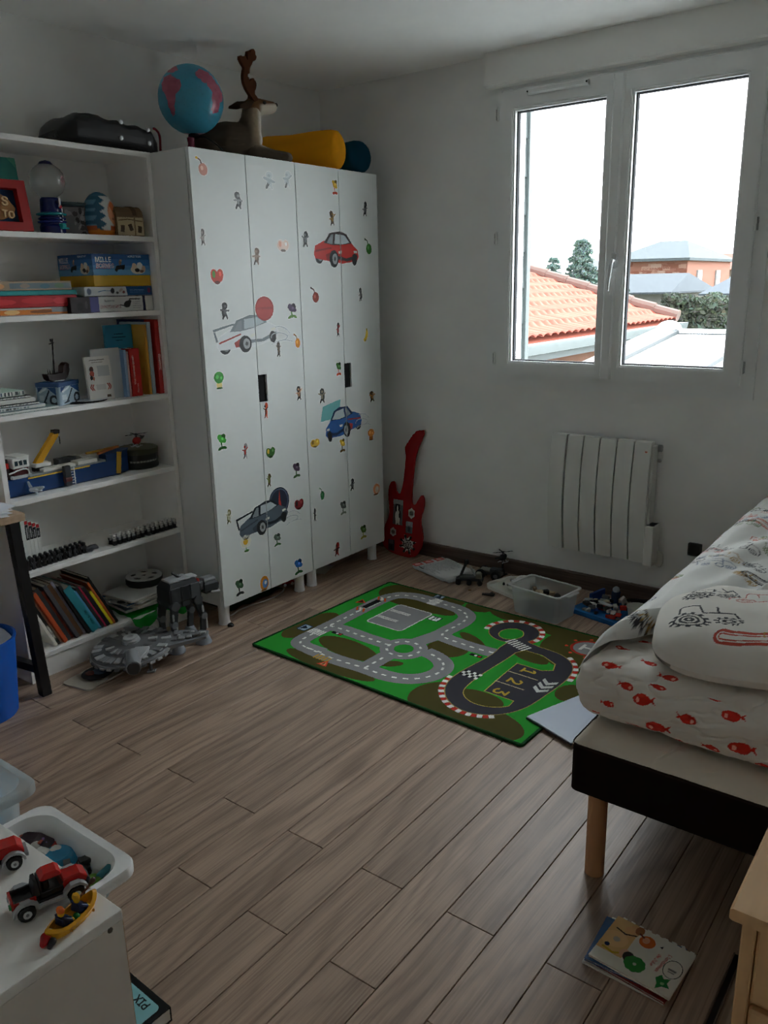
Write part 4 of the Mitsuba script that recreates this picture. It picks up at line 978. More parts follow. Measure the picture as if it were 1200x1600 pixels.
# ---- globe
gl = thing('globe', 'blue world globe with pink continents on a magenta stand on the wardrobe', 'globe')
GC, GR_ = np.array([.30, -1.158, 2.243]), .133
def land(d):
    """which directions of the globe are land: rough continents, tilted as it stands"""
    nn = (CAM - GC) / np.linalg.norm(CAM - GC); rr_ = RIGHT - nn * (RIGHT @ nn); rr_ /= np.linalg.norm(rr_); uu_ = np.cross(nn, rr_)
    uu_ = uu_ if uu_ @ DOWN < 0 else -uu_
    r, n_, u_ = d @ rr_, d @ nn, d @ uu_
    X, Y = r, u_
    front = n_ > -.2
    def inside(pts): 
        import matplotlib.path as mp
        return mp.Path(pts).contains_points(np.c_[X, Y])
    w = meshkit.fbm(d * 9, 3, seed=3) * .12 - .06
    def blobp(pts):
        P = np.array(pts); q = np.c_[X + w, Y + w * .7]; c = np.zeros(len(q), bool)
        j = len(P) - 1
        for i in range(len(P)):
            c ^= ((P[i, 1] > q[:, 1]) != (P[j, 1] > q[:, 1])) & (q[:, 0] < (P[j, 0] - P[i, 0]) * (q[:, 1] - P[i, 1]) / (P[j, 1] - P[i, 1] + 1e-9) + P[i, 0]); j = i
        return c
    s = blobp([(-.83, .42), (-.75, .62), (-.55, .68), (-.30, .55), (-.22, .42), (-.32, .25), (-.45, .15), (-.50, -.10), (-.52, -.40), (-.60, -.46), (-.66, -.2), (-.72, .1), (-.82, .25)]) & front
    a = blobp([(.18, .72), (.35, .86), (.6, .72), (.8, .5), (.96, .2), (.98, -.02), (.86, -.08), (.80, -.33), (.62, -.38), (.58, -.25), (.66, -.02), (.62, .3), (.50, .45), (.30, .55)]) & front
    n2 = blobp([(-.65, .78), (-.5, .88), (-.35, .92), (-.3, .8), (-.5, .72)]) & front
    p = (u_ < -.93)
    back = (~front) & (meshkit.fbm(d * 2.2, 3, seed=8) > .55)
    return s | a | n2 | back, p
g0 = trimesh.creation.icosphere(subdivisions=6, radius=1.0)
d = np.array(g0.vertices); isl, pole = land(d)
col = np.tile(lin('3f93ad'), (len(d), 1)) * (1 - .12 * meshkit.fbm(d * 14, 2, seed=5))[:, None]
shade_ = meshkit.fbm(d * 6, 3, seed=9)[:, None]
col[isl] = (np.array(lin('b5667a')) * (1 - shade_) + np.array(lin('8f3450')) * shade_)[isl]
col[pole] = lin('b58a9a')
lat = np.abs(np.modf((d @ np.array([.25, .35, .9])) * 6 + 9)[0] - .5) < .012
col[lat & ~isl] *= .8
g0.vertices = d * GR_ + GC
part(gl, 'sphere', (g0, col), 'gloss', True)
dn = DOWN / np.linalg.norm(DOWN)
part(gl, 'pole_cap', (orient(lathe([(0, 0), (.020, 0), (.024, .010), (.018, .016), (0, .016)], 20), GC + np.array([.03, -.02, -.995]) * .130, GC + np.array([.03, -.02, -.995]) * .2), '1a1418'), 'gloss')
part(gl, 'stand', [(mv(lathe([(0, 0), (.070, 0), (.072, .006), (.050, .016), (.020, .030), (.013, .05), (.016, .075), (0, .085)], 28), (.30, -1.175, 2.0205)), '6d1230')], 'gloss')
part(gl, 'power_cord', (tube([(.32, -1.15, 2.10), (.38, -1.12, 2.075), (.40, -1.09, 2.04), (.37, -1.06, 2.024), (.25, -1.02, 2.024)], .003, 6), '151515'), 'satin')

# ---- plush reindeer, lying with raised head towards the window
de = thing('plush_reindeer', 'grey and brown plush reindeer with felt antlers lying on the wardrobe beside the globe', 'soft toy')
zt = 2.0215
body = blend([[(.24, -1.015, zt + .075, .070), (.29, -.96, zt + .085, .082), (.33, -.875, zt + .10, .066)], [(.33, -.885, zt + .10, .064), (.345, -.865, zt + .17, .046), (.35, -.862, zt + .215, .040)],
              [(.36, -.87, zt + .045, .04), (.40, -.80, zt + .030, .030), (.43, -.735, zt + .026, .026)], [(.28, -.85, zt + .045, .04), (.27, -.78, zt + .030, .028), (.28, -.72, zt + .026, .024)], [(.25, -1.05, zt + .05, .05), (.33, -1.08, zt + .032, .03)]], .009)
v = np.array(body.vertices)
fur = meshkit.fbm(v * 90, 2, seed=2)[:, None]
col = np.tile(lin('4a4036'), (len(v), 1))
lower = np.clip((v[:, 1] + .915) / .05, 0, 1)[:, None] * np.clip((v[:, 2] - zt - .05) / .04, 0, 1)[:, None]
col = col * (1 - lower) + np.array(lin('a08c76')) * lower
chest = (np.clip((v[:, 1] + .868) / .02, 0, 1) * np.clip((v[:, 2] - zt - .06) / .02, 0, 1))[:, None]
col = col * (1 - chest) + np.array(lin('d6d2ca')) * chest
hoof = (v[:, 1] > -.745)[:, None]
col = np.where(hoof, np.array(lin('6a5f55')), col) * (.8 + .4 * fur)
part(de, 'body', (body, col), 'cloth', True)
hd_ = blend([[(.35, -.862, zt + .225, .040), (.36, -.835, zt + .232, .036), (.372, -.785, zt + .236, .028), (.378, -.765, zt + .238, .025)]], .006)
v = np.array(hd_.vertices)
top = np.clip((v[:, 2] - zt - .232 - .15 * (v[:, 1] + .835)) / .012, 0, 1)[:, None]
col = np.array(lin('c9c0b2')) * (1 - top) + np.array(lin('5a3c26')) * top
back_ = np.clip((-.835 - v[:, 1]) / .02, 0, 1)[:, None]
col = col * (1 - back_) + np.array(lin('6b4a30')) * back_
part(de, 'head', (hd_, col), 'cloth', True)
part(de, 'nose', (ball(.012, (.382, -.741, zt + .250), (1, .7, .8)), '16110f'), 'gloss')
for s, x in ((1, .398), (-1, .338)):
    part(de, 'eye', (ball(.0075, (x, -.826, zt + .246)), '0c0a09'), 'gloss')
def antler(L, x):
    pl = unary_union([line(smoothline(p), w_) for p, w_ in L]).buffer(.004).buffer(-.002)
    m = ex(pl, .016); m.apply_transform(on_x(x - .008)); return m
ant = [([(-.860, zt + .255), (-.895, zt + .285), (-.918, zt + .325), (-.905, zt + .37), (-.885, zt + .40), (-.862, zt + .44)], .022), ([(-.900, zt + .37), (-.925, zt + .39), (-.935, zt + .405)], .016), ([(-.898, zt + .36), (-.905, zt + .385), (-.913, zt + .408)], .014), ([(-.885, zt + .40), (-.89, zt + .42), (-.888, zt + .433)], .013), ([(-.875, zt + .42), (-.862, zt + .415), (-.852, zt + .425)], .012), ([(-.905, zt + .295), (-.885, zt + .315), (-.872, zt + .330)], .013), ([(-.895, zt + .285), (-.90, zt + .31), (-.903, zt + .33)], .012)]
part(de, 'antler', (antler(ant, .375), '4a2c1c'), 'cloth', 30)
ant2 = [([(-.845, zt + .255), (-.835, zt + .29), (-.838, zt + .325)], .024), ([(-.838, zt + .30), (-.822, zt + .315), (-.818, zt + .335)], .014), ([(-.838, zt + .31), (-.852, zt + .32), (-.856, zt + .335)], .013)]
part(de, 'antler', (antler(ant2, .330), '4a2c1c'), 'cloth', 30)
part(de, 'ear', (hull(ball(.012, (.37, -.865, zt + .245)), ball(.016, (.375, -.91, zt + .228), (.5, 1, 1)), ball(.006, (.375, -.955, zt + .215))), '3c2c22'), 'cloth')
part(de, 'ear', (hull(ball(.012, (.33, -.865, zt + .245)), ball(.016, (.29, -.89, zt + .240), (1, .5, 1)), ball(.006, (.255, -.90, zt + .235))), '3c2c22'), 'cloth')

# ---- bolster cushions
def bolster(L_, r, squash=.92):
    m = lathe([(0, 0), (r * .35, .001), (r * .75, .006), (r * .93, .018), (r, .045), (r * 1.0, L_ * .3), (r * .93, L_ * .6), (r * .99, L_ - .045), (r * .93, L_ - .018), (r * .75, L_ - .006), (0, L_)], 40)
    return m
bo = thing('bolster_cushion', 'yellow velvet bolster cushion lying on the wardrobe', 'cushion')
m = bolster(.44, .090)
v = np.array(m.vertices); f = meshkit.fbm(v * 22, 3, seed=4)
m = mv(m, s=(1, .97, 1))
with frame((.395, -.405, 2.0215 + .0815), m=None, rz=0):
    mm = orient(m, np.array([.092, -.015, .009]), np.array([-.36, -.13, .009]))
    part(bo, 'cover', (mm, (np.array(lin('d8901c')) * (.78 + .45 * f)[:, None])), 'cloth', True)
rc = thing('bolster_cushion', 'dark teal velvet bolster cushion lying end-on beside the yellow one', 'cushion')
m = bolster(.30, .079)
f = meshkit.fbm(np.array(m.vertices) * 22, 3, seed=5)
with frame((.0, 0, 2.0215 + .0775)):
    mm = orient(m, np.array([.475, -.245, 0.0]), np.array([.15, -.18, 0.0]))
    part(rc, 'cover', (mm, (np.array(lin('0c3a4c')) * (.7 + .6 * f)[:, None])), 'cloth', True)

# ================================================================ shelf 1
Z1, Z2, Z3, Z4, Z5, Z6 = 1.6985, 1.4055, 1.0555, .7355, .4485, .1085
pic = thing('picture', 'teal and green picture board leaning behind the red frame', 'picture')
with frame((.115, -2.155, Z1), rz=0, ry=-7):
    ptc = sbox(0, 0, .305, .275)
    put(pic, [(bx(-.004, .004, 0, .305, 0, .275, .001), '1f5a58')] + [(mv(m, (0, 0, 0)), c) for m, c in []] , 'satin', False)
    it = flat([(ptc, '2a6a66'), (ell(.24, .24, .08, .09), '4f9a80'), (ell(.28, .17, .05, .12, 20), '2f7f74'), (ell(.12, .2, .1, .12), '357a70'), (poly((0, .12), (.2, .2), (.24, .13), (.2, .1), (0, .05)), '1c2a2c'), (line([(.18, .2), (.22, .15), (.27, .1)], .008), '15191a'), (ell(.22, .05, .1, .06), '1f4a4c')], 0, clip=ptc)
    with frame(m=on_x(.0048)):
        scene_k = new(pic + '__print'); put(scene_k, it, 'satin', False)
rf = thing('letter_frame', 'red frame holding wooden letters, at the left end of the top shelf', 'picture frame')
with frame((.205, -2.150, Z1 + .004), ry=-9):
    m = ex(sbox(0, 0, .262, .178).difference(sbox(.034, .030, .226, .148)), .030); m.apply_transform(on_x(-.012)); part(rf, 'frame', (m, '9c1a18'), 'satin', False)
    part(rf, 'back', (bx(-.012, -.008, .03, .23, .026, .152), '1c3552'), 'matte', False)
    wd_ = poly((.06, .05), (.085, .035), (.16, .04), (.20, .055), (.215, .08), (.19, .115), (.15, .14), (.10, .138), (.065, .11)); m = ex(wd_, .012); m.apply_transform(on_x(-.008)); part(rf, 'wood_block', (m, '9a7048'), 'matte', False)
    for s, h, y, z, r in (('D', .038, .085, .098, -8), ('S', .030, .160, .092, -10), ('D', .026, .125, .060, 0), ('TO', .024, .155, .050, -8)):
        m = text(s, h, (0, 0, 0), True, .008, rz=r); m.apply_transform(on_x(.003, y, z)); part(rf, 'letter', (m, 'd6bc94'), 'matte', False)

gm = thing('gumball_machine', 'gumball machine toy with a clear globe on a dark blue base', 'toy')
with frame((.16, -1.772, Z1)):
    part(gm, 'base', [(lathe([(0, 0), (.046, 0), (.047, .030), (.042, .036), (.042, .052), (.040, .070), (.038, .105), (.036, .128), (.030, .134), (0, .134)], 32), '16205c')], 'gloss')
    for z, r, c in ((.040, .052, '1b2a6e'), (.068, .055, '1c8a94'), (.052, .050, '16205c')):
        part(gm, 'collar', (lathe([(.036, z), (r, z + .004), (r, z + .009), (.036, z + .014)], 32), c), 'gloss')
    part(gm, 'chute', [(box(.03, .022, .02, (.045, .012, .03), .004), '2aa0a4'), (box(.008, .03, .006, (.062, .014, .022), .002), '2aa0a4')], 'gloss')
    part(gm, 'crank', [(cyl((.034, .01, .115), (.048, .01, .115), .010), '141a4a'), (cyl((.048, .008, .098), (.048, .012, .132), .004, n=8), 'e8e8e8'), (ball(.006, (.048, .012, .100)), 'b03040'), (box(.003, .004, .05, (.0435, .020, .075), .001), 'e8e8f0')], 'gloss')
    part(gm, 'lid', (mv(lathe([(0, .016), (.020, .010), (.028, 0), (0, 0)], 24), (0, 0, .252)), '141a4a'), 'gloss')
    gm_s = trimesh.creation.icosphere(subdivisions=4, radius=.064)
    part(gm, 'globe', (mv(gm_s, (0, 0, .194)), 'ffffff'), 'clear', True)
    part(gm, 'sticker', [(mv(mesh_, (.054, .030, .195), rz=30), c) for mesh_, c in [(mv(ex(ell(0, 0, .014, .015), .0006), rx=90, rz=90), 'd8b0b4'), (mv(ex(ell(0, 0, .009, .010), .0006), (.0008, 0, 0), rx=90, rz=90), 'b04a5a')]], 'satin', False)

tn = thing('tin_box', 'grey printed tin box behind the egg-shaped tin', 'tin')
with frame((.105, -1.645, Z1), rz=-12):
    part(tn, 'body', [(bx(-.06, .055, -.062, .055, 0, .112, .008), '57565a')], 'satin')
    part(tn, 'lid', (bx(-.061, .056, -.063, .056, .112, .126, .006), '4a5a60'), 'satin')
    g = np.random.default_rng(5)
    it = flat([(sbox(-.058, .004, .051, .108), '6d6a6c')] + [(ell(g.uniform(-.05, .045), g.uniform(.01, .1), g.uniform(.006, .014), g.uniform(.004, .012), g.uniform(0, 90)), ['3a3638', '8a8688', '4a4446'][k % 3]) for k in range(22)], 0, clip=sbox(-.056, .006, .049, .106))
    with frame(m=on_x(.0556)): part(tn, 'print', it, 'satin', False)
eg = thing('egg_tin', 'egg-shaped tin painted with blue zigzags, white and an orange base', 'tin')
with frame((.165, -1.563, Z1)):
    prof = [(0, 0), (.045, 0), (.058, .012), (.066, .045), (.066, .075), (.060, .110), (.047, .140), (.028, .160), (.010, .168), (0, .169)]
    from scipy.interpolate import PchipInterpolator
    t = np.linspace(0, 1, 60); pz = PchipInterpolator(np.linspace(0, 1, len(prof)), np.array(prof))(t)
    m = lathe(pz, 120)
    v = np.array(m.vertices); th = np.arctan2(v[:, 1], v[:, 0]); z = v[:, 2]
    col = np.tile(lin('d9dcdc'), (len(v), 1))
    zig = np.abs(np.modf(z / .030 + 5)[0] - .5) * 2
    blue = th < (-.20 - .35 * zig)
    col[blue] = lin('2f5d78'); col[blue & (th < -.75 - .2 * zig) & (np.modf(z / .03 + 5)[0] < .5)] = lin('5a8aa0')
    face = ((th - .55) / .62) ** 2 + ((z - .085) / .048) ** 2 < 1
    col[face] = lin('e6a57c')
    hair = face & (z > .100 + .012 * np.sin(th * 14)); col[hair] = lin('d86a28')
    col[np.abs(np.hypot((th - .5) * .064, z - .088) - .010) < .0016] = lin('34302e')
    col[(np.abs(z - .062 - .02 * (th - .55) ** 2) < .0018) & (np.abs(th - .6) < .4)] = lin('5a3a2c')
    col[z < .024 + .004 * np.sin(th * 5)] = lin('d07a22')
    col[(z < .040) & (z > .024) & (np.sin(th * 4) > .2)] = lin('b5502a')
    col[z > .150] = lin('3a6a84')
    put(eg, (m, col), 'gloss', True)
ch = thing('chest_box', 'brown and cream card box with rounded lid beside the egg-shaped tin', 'box')
with frame((.190, -1.470, Z1), rz=-12):
    pr = Polygon([(-.065, 0), (.065, 0), (.065, .075)] + [(.065 * math.cos(a), .075 + .042 * math.sin(a)) for a in np.linspace(.15, math.pi - .15, 14)] + [(-.065, .075)])
    m = ex(pr, .115); m.apply_transform(np.array([[1, 0, 0, 0], [0, 0, 1, -.0575], [0, 1, 0, 0], [0, 0, 0, 1.0]]))
    part(ch, 'body', (m, '6b5236'), 'satin', 40)
    g = np.random.default_rng(8)
    it = flat([(sbox(-.055, .004, .055, .072), 'b8a684')] + [(affinity.rotate(sbox(x - .008, z - .014, x + .008, z + .012), g.uniform(-20, 20)), '4a3826') for x, z in ((-.035, .03), (.0, .035), (.038, .028))] + [(line([(-.05, .06), (-.01, .065), (.05, .058)], .004), '6a5030'), (line([(.018, .004), (.018, .072)], .006), '7a6240')], 0)
    with frame(m=on_x(.0655)): part(ch, 'print', it, 'satin', False)
    it = flat([(sbox(-.06, .004, .06, .072), '7a6446')] + [(ell(x, z, .012, .010), '3a2c1e') for x, z in ((-.035, .02), (.0, .024), (.035, .018), (-.02, .05), (.025, .052))], 0)
    with frame(m=on_yneg(-.0580)): part(ch, 'print', it, 'satin', False)
    part(ch, 'lid_band', (mv(ex(Polygon([(.067 * math.cos(a), .075 + .0445 * math.sin(a)) for a in np.linspace(.1, math.pi - .1, 14)] + [(.064 * math.cos(a), .075 + .0415 * math.sin(a)) for a in np.linspace(.1, math.pi - .1, 14)[::-1]]), .016), (0, .03, 0), rx=90), '4a3622'), 'satin', 30)

# ================================================================ shelf 2: games
def box_game(name, label, x0, x1, y0, y1, z, h, col, prints=(), cat='board game', rz=0, lid=None, group=None):
    """a carton, its front facing +x; prints: layers in (y, z) metres from its lower left front corner"""
    k = thing(name, label, cat, group)
    w, d = y1 - y0, x1 - x0
    with frame(((x0 + x1) / 2, (y0 + y1) / 2, z), rz=rz):
        part(k, 'carton', [(bx(-d / 2, d / 2, -w / 2, w / 2, 0, h, .0012), col)], 'satin', False)
        if lid: part(k, 'lid', (bx(-d / 2 - .001, d / 2 + .001, -w / 2 - .001, w / 2 + .001, lid[1], h + .0008, .0012), lid[0]), 'satin', False)
        if prints:
            o = .0013 if lid else .0004
            with frame(m=on_x(d / 2 + o, -w / 2, 0)): part(k, 'print', flat(list(prints), 0, clip=sbox(0, .001, w, h)), 'satin', False)
    return k
dino = box_game('board_game', 'white game box with the word DINOSAURES at the bottom of the right-hand pile', .06, .245, -1.790, -1.402, Z2, .0605, '2a2426',
    [(sbox(.0, 0, .085, .06), '2e2628'), (ell(.04, .025, .014, .016), '14100f'), (ell(.068, .03, .006, .016), '4a4446'), (sbox(.085, 0, .125, .06), '5a5a98'), (sbox(.125, .001, .335, .0595), 'd2d2ce'), (sbox(.335, .001, .348, .06), '1c1e3a'), (sbox(.348, .001, .386, .0595), 'cfcfca'),
     (ell(.258, .028, .017, .013, 20), '2c2c2a'), (ell(.270, .038, .009, .007), '2c2c2a'), (line([(.245, .022), (.225, .026)], .004), '2c2c2a'), (sbox(.27, .046, .325, .051), '3a3a3c')] + [(sbox(.285, .012 + k * .008, .325, .0135 + k * .008), '8a8a88') for k in range(4)])
with frame(((.245), -1.790, Z2)):
    for s, h, y, z, c in (('DINOSAURES', .0125, .130, .014, '8a2a34'), ('Memory de', .0075, .150, .040, '3a3c50')):
        m = text(s, h, (0, 0, 0), False, .0003); m = mv(m, s=(.86, 1, 1)); m.apply_transform(on_x(.0006, y, z)); part(dino, 'lettering', (m, c), 'satin', False)
gb = box_game('board_game', 'flat white and blue game box between DINOSAURES and the blue game box', .07, .243, -1.722, -1.402, Z2 + .062, .036, 'cfd2d4',
    [(sbox(0, 0, .04, .036), 'c9ced4'), (ell(.02, .018, .010, .013), '5a6a84'), (line([(.06, .016), (.09, .022), (.12, .02)], .003), '5a80a8'), (ell(.128, .02, .009, .011), '2a2a2e'), (ell(.150, .012, .006, .005), '3a3a3c'), (ell(.168, .022, .010, .006, 30), 'b8a8a0'), (ell(.18, .014, .006, .006), '8a4a44'), (poly((.198, 0), (.322, 0), (.322, .036), (.192, .036)), '1f4c80'), (sbox(.21, .020, .28, .023), '6a94c0'), (sbox(.21, .012, .275, .0145), '4a78a8'), (ell(.305, .02, .008, .01), '7a2c4c')])
ml = thing('board_game', 'large blue and yellow game box with MILLE BORNES lettering on top of the right-hand pile', 'board game')
with frame((.124, -1.537, Z2 + .0995), rz=0):
    W_, D_, Hm = .272, .235, .124
    part(ml, 'tray', (bx(-D_ / 2, D_ / 2, -W_ / 2, W_ / 2, 0, .046, .001), 'c79c26'), 'satin', False)
    part(ml, 'lid', (bx(-D_ / 2 - .0012, D_ / 2 + .0012, -W_ / 2 - .0012, W_ / 2 + .0012, .042, Hm, .001), '2a5f98'), 'satin', False)
    art = [(sbox(0, .042, W_, Hm), '2f6cab'), (sbox(0, .042, W_, .064), '6aa4cc'), (sbox(0, .064, W_, .080), '4a88bd'), (sbox(0, .104, W_, Hm), '26558f'), (poly((.10, .062), (.148, .068), (.150, .084), (.108, .078)), '1c1e24'), (ell(.108, .063, .007, .007), '101014'), (ell(.14, .070, .007, .007), '101014'), (ell(.128, .092, .007, .010), '8a6a5a'), (ell(.132, .100, .005, .005), 'd0a890'),
           (ell(.212, .064, .036, .018), 'd8cfc6'), (ell(.195, .076, .012, .014), 'dcc8b4'), (ell(.222, .080, .014, .013), 'e2e0dc'), (ell(.24, .068, .010, .012), 'c8a890'), (ell(.208, .062, .012, .008), '2a2624'), (ell(.23, .058, .010, .006), '6a4a40')]
    with frame(m=on_x(D_ / 2 + .0016, -W_ / 2, 0)): part(ml, 'print', flat(art, 0, clip=sbox(0, .043, W_, Hm - .001)), 'satin', False)
    with frame(m=on_yneg(-W_ / 2 - .0016, -D_ / 2, 0)): part(ml, 'print', flat([(affinity.scale(p, D_ / W_, 1, origin=(0, 0)), c) for p, c in art], 0, clip=sbox(0, .043, D_, Hm - .001)), 'satin', False)
    for fr_, k in ((on_x(D_ / 2 + .0018, -W_ / 2, 0), 1), (on_yneg(-W_ / 2 - .0018, -D_ / 2, 0), D_ / W_)):
        for s, h, y, z, c in (('MILLE', .019, .012, .093, 'f2f2f0'), ('BORNES', .016, .014, .071, 'f0d8d8'), ('WORLD TOUR', .0075, .165, .112, 'dfe8f0')):
            m = mv(text(s, h, (0, 0, 0), True, .0003), s=(.95 * k, 1, 1)); m.apply_transform(fr_ @ mat((y * k, z, 0))); part(ml, 'lettering', (m, c), 'satin', False)
        m = ex(sbox(.013, .0685, .082, .0700), .0003); m = mv(m, s=(k, 1, 1)); m.apply_transform(fr_); part(ml, 'lettering', (m, 'b0343a'), 'satin', False)
st = [('flat box in orange and grey at the bottom of the left-hand pile', .05, .225, -2.150, -1.795, .027, 'b9b4ac', [(sbox(0, .002, .36, .020), 'd07a28'), (ell(.13, .012, .03, .008), 'e8c080'), (ell(.25, .012, .05, .006), '8a4a20'), (sbox(.29, .008, .355, .026), '8f8f92')]),
      ('flat glossy red box in the left-hand pile', .04, .228, -2.150, -1.748, .042, 'b0141c', [(ell(.10, .02, .05, .010), 'd0383c'), (ell(.24, .024, .07, .012), 'c82a30'), (ell(.33, .022, .03, .012), 'd84048')]),
      ('thin teal box in the left-hand pile', .045, .222, -2.150, -1.742, .017, '1f8f92', [(sbox(.02, .006, .3, .010), '2aa8a8')]),
      ('flat orange and beige printed box on top of the left-hand pile', .05, .215, -2.150, -1.758, .033, 'a8937c', [(ell(.07, .015, .05, .014), 'd8a070'), (ell(.03, .016, .02, .012), 'c87848'), (sbox(.14, .006, .39, .026), '6f7f86'), (ell(.20, .016, .02, .008), '9a8a7c'), (ell(.28, .014, .02, .009), '4f7a8a'), (ell(.34, .016, .02, .009), '6a8a6c')])]
z = Z2
for lb, x0, x1, y0, y1, h, c, pr in st:
    box_game('board_game', lb, x0, x1, y0, y1, z, h, c, pr); z += h + .0012

# ================================================================ shelf 3: books, tin, ship, magazines
def book(label, w, d, h, c, pages='dcd8cc', spine=None, cover=None, lean=0, at=(0, 0, 0), rz=0, group=None, name='book'):
    """a standing book: thickness w along y, depth d along x with the spine towards +x, height h"""
    k = thing(name, label, 'book', group)
    with frame(at, rz=rz):
        with frame(rx=lean):
            part(k, 'cover', [(bx(-d, 0, 0, .0022, 0, h, .0006), c), (bx(-d, 0, w - .0022, w, 0, h, .0006), c), (bx(-.0022, .0004, 0, w, 0, h, .0006), spine or c)], 'satin', False)
            part(k, 'pages', (bx(-d + .003, -.002, .0022, w - .0022, .003, h - .003), pages), 'matte', False)
            if cover:
                with frame(m=np.array([[-1, 0, 0, 0], [0, 0, -1, -.0004], [0, 1, 0, 0], [0, 0, 0, 1.0]])): pass
                with frame(m=on_yneg(-.0004, -d, 0)): part(k, 'print', flat(cover, 0, clip=sbox(.002, .002, d - .002, h - .002)), 'satin', False)
    return k
def spine_text(k, s, h, at, c, L=1.0):
    m = mv(text(s, h, (0, 0, 0), True, .0003), s=(L, 1, 1), rz=90); m.apply_transform(on_x(*at)); part(k, 'lettering', (m, c), 'satin', False)
# the two white ones stand turned with their covers out
w1 = thing('book', 'white book standing with its cover out, in front of the row of books', 'book')
with frame((.222, -1.738, Z3), rz=-4, ry=-4):
    part(w1, 'cover', (bx(-.014, 0, 0, .112, 0, .178, .0012), 'd5d2cc'), 'satin', False)
    with frame(m=on_x(.0004)):
        part(w1, 'print', flat([(sbox(.050, .098, .102, .140), 'b3b6b4'), (ell(.024, .128, .009, .011), '4a2c24'), (ell(.024, .110, .010, .012), 'a84a3c'), (ell(.020, .094, .006, .009), '2c2a2c'), (ell(.030, .09, .005, .008), 'a86a50'), (sbox(.036, .044, .078, .066), 'c0bdb8'), (line([(.016, .066), (.010, .055), (.018, .044)], .005), 'b05a50'), (line([(.024, .066), (.018, .055), (.026, .044)], .005), 'b05a50'), (line([(.086, .066), (.094, .055), (.088, .044)], .005), 'b05a50'), (line([(.094, .066), (.102, .055), (.096, .044)], .005), 'b05a50'), (sbox(.078, .012, .096, .022), '5a4a3a'), (sbox(.018, .162, .086, .166), '8a8680'), (sbox(.028, .153, .078, .156), '9a968e')], 0, clip=sbox(.001, .001, .111, .177)), 'satin', False)
w2 = thing('book', 'pale grey book standing just behind the white cover', 'book')
with frame((.205, -1.695, Z3), rz=-2):
    part(w2, 'cover', (bx(-.016, 0, 0, .125, 0, .205, .0012), 'c6c8c8'), 'satin', False)
    part(w2, 'spine', (bx(-.016, 0, .1252, .137, 0, .200, .0012), 'a9b8c4'), 'satin', False)
k = book('slim blue-grey book beside the pale grey cover', .012, .15, .195, '6f8fb5', at=(.235, -1.568, Z3), spine='8aa4c0')
k = book('slim pinkish book left of the red book', .008, .15, .187, 'c8a0a0', at=(.236, -1.555, Z3))
rb_ = book('thick red book with white spine lettering in the middle of the row', .050, .16, .198, 'a01c18', at=(.240, -1.545, Z3), spine='b3221c')
spine_text(rb_, 'Mes histoires du soir', .010, (.2408, -1.525, Z3 + .05), 'e8c8c0', .9); spine_text(rb_, 'Fleurus', .008, (.2408, -1.513, Z3 + .015), 'e0b0a8')
labels[rb_ + '__lettering'] = {'label': 'white lettering along the red spine'}
bb = thing('book', 'large light blue book standing behind the red book', 'book')
with frame((.165, -1.600, Z3)):
    part(bb, 'cover', (bx(-.012, 0, 0, .135, 0, .295, .0012), '2f83a4'), 'satin', False)
    with frame(m=on_x(.0004)):
        part(bb, 'print', flat([(sbox(.045, .255, .09, .259), '1f4a62'), (sbox(.035, .242, .10, .246), '1f4a62'), (sbox(.05, .229, .085, .233), '1f4a62'), (poly((.10, .14), (.128, .10), (.128, .085), (.10, .12)), 'c8342c'), (ell(.1, .19, .02, .012), '4a9ab8')], 0, clip=sbox(.001, .001, .134, .294)), 'satin', False)
k = book('tall orange-yellow book right of the light blue cover', .012, .19, .292, 'd0a040', at=(.246, -1.463, Z3), spine='c89030')
k = book('tall pale blue book between yellow and red spines', .016, .19, .302, 'aebfc8', at=(.250, -1.449, Z3))
k = book('dark blue book standing behind the tall spines', .010, .18, .312, '1c2450', at=(.200, -1.434, Z3))
k = book('tall red book with white lettering at the right end of the row', .021, .19, .311, 'a82a22', at=(.262, -1.4205, Z3), spine='b0302a'); spine_text(k, 'IMAGERIE', .010, (.2628, -1.405, Z3 + .10), 'ecd0c8')

tn2 = thing('tin_box', 'rectangular tin printed in blue and white, carrying the toy ship', 'tin')
with frame((.155, -1.834, Z3 + .002), rz=24):
    part(tn2, 'body', (ex(rrect(.105, .145, .012), .072), '8fa4b4'), 'satin', 30)
    part(tn2, 'lid', (ex(rrect(.108, .148, .013), .016, .0722), '2c4a78'), 'satin', 30)
    def tp_(w_): return [(sbox(0, 0, w_, .072), '9fb2be'), (poly((0, .05), (w_ * .3, .072), (0, .072)), '1f3c6c'), (poly((w_ * .5, .072), (w_, .04), (w_, .072)), '24487c'), (line([(w_ * .30, .012), (w_ * .62, .058)], .007), '2a3440'), (line([(w_ * .15, .008), (w_ * .40, .012)], .006), '2a3440'), (Point(w_ * .85, .022).buffer(.020).difference(Point(w_ * .85, .022).buffer(.011)), '2a2e36'), (sbox(.005, .02, w_ * .3, .04), 'c4ced4'), (line([(w_ * .1, .052), (w_ * .45, .066)], .008), 'd8dee2')]
    with frame(m=on_x(.0529, -.060, 0)): part(tn2, 'print', flat(tp_(.120), 0, clip=sbox(0, .001, .120, .071)), 'satin', False)
    with frame(m=on_yneg(-.0729, -.040, 0)): part(tn2, 'print', flat(tp_(.080), 0, clip=sbox(0, .001, .080, .071)), 'satin', False)
sh = thing('toy_ship', 'dark brown toy sailing ship with a bare mast standing on the blue and white tin', 'toy')
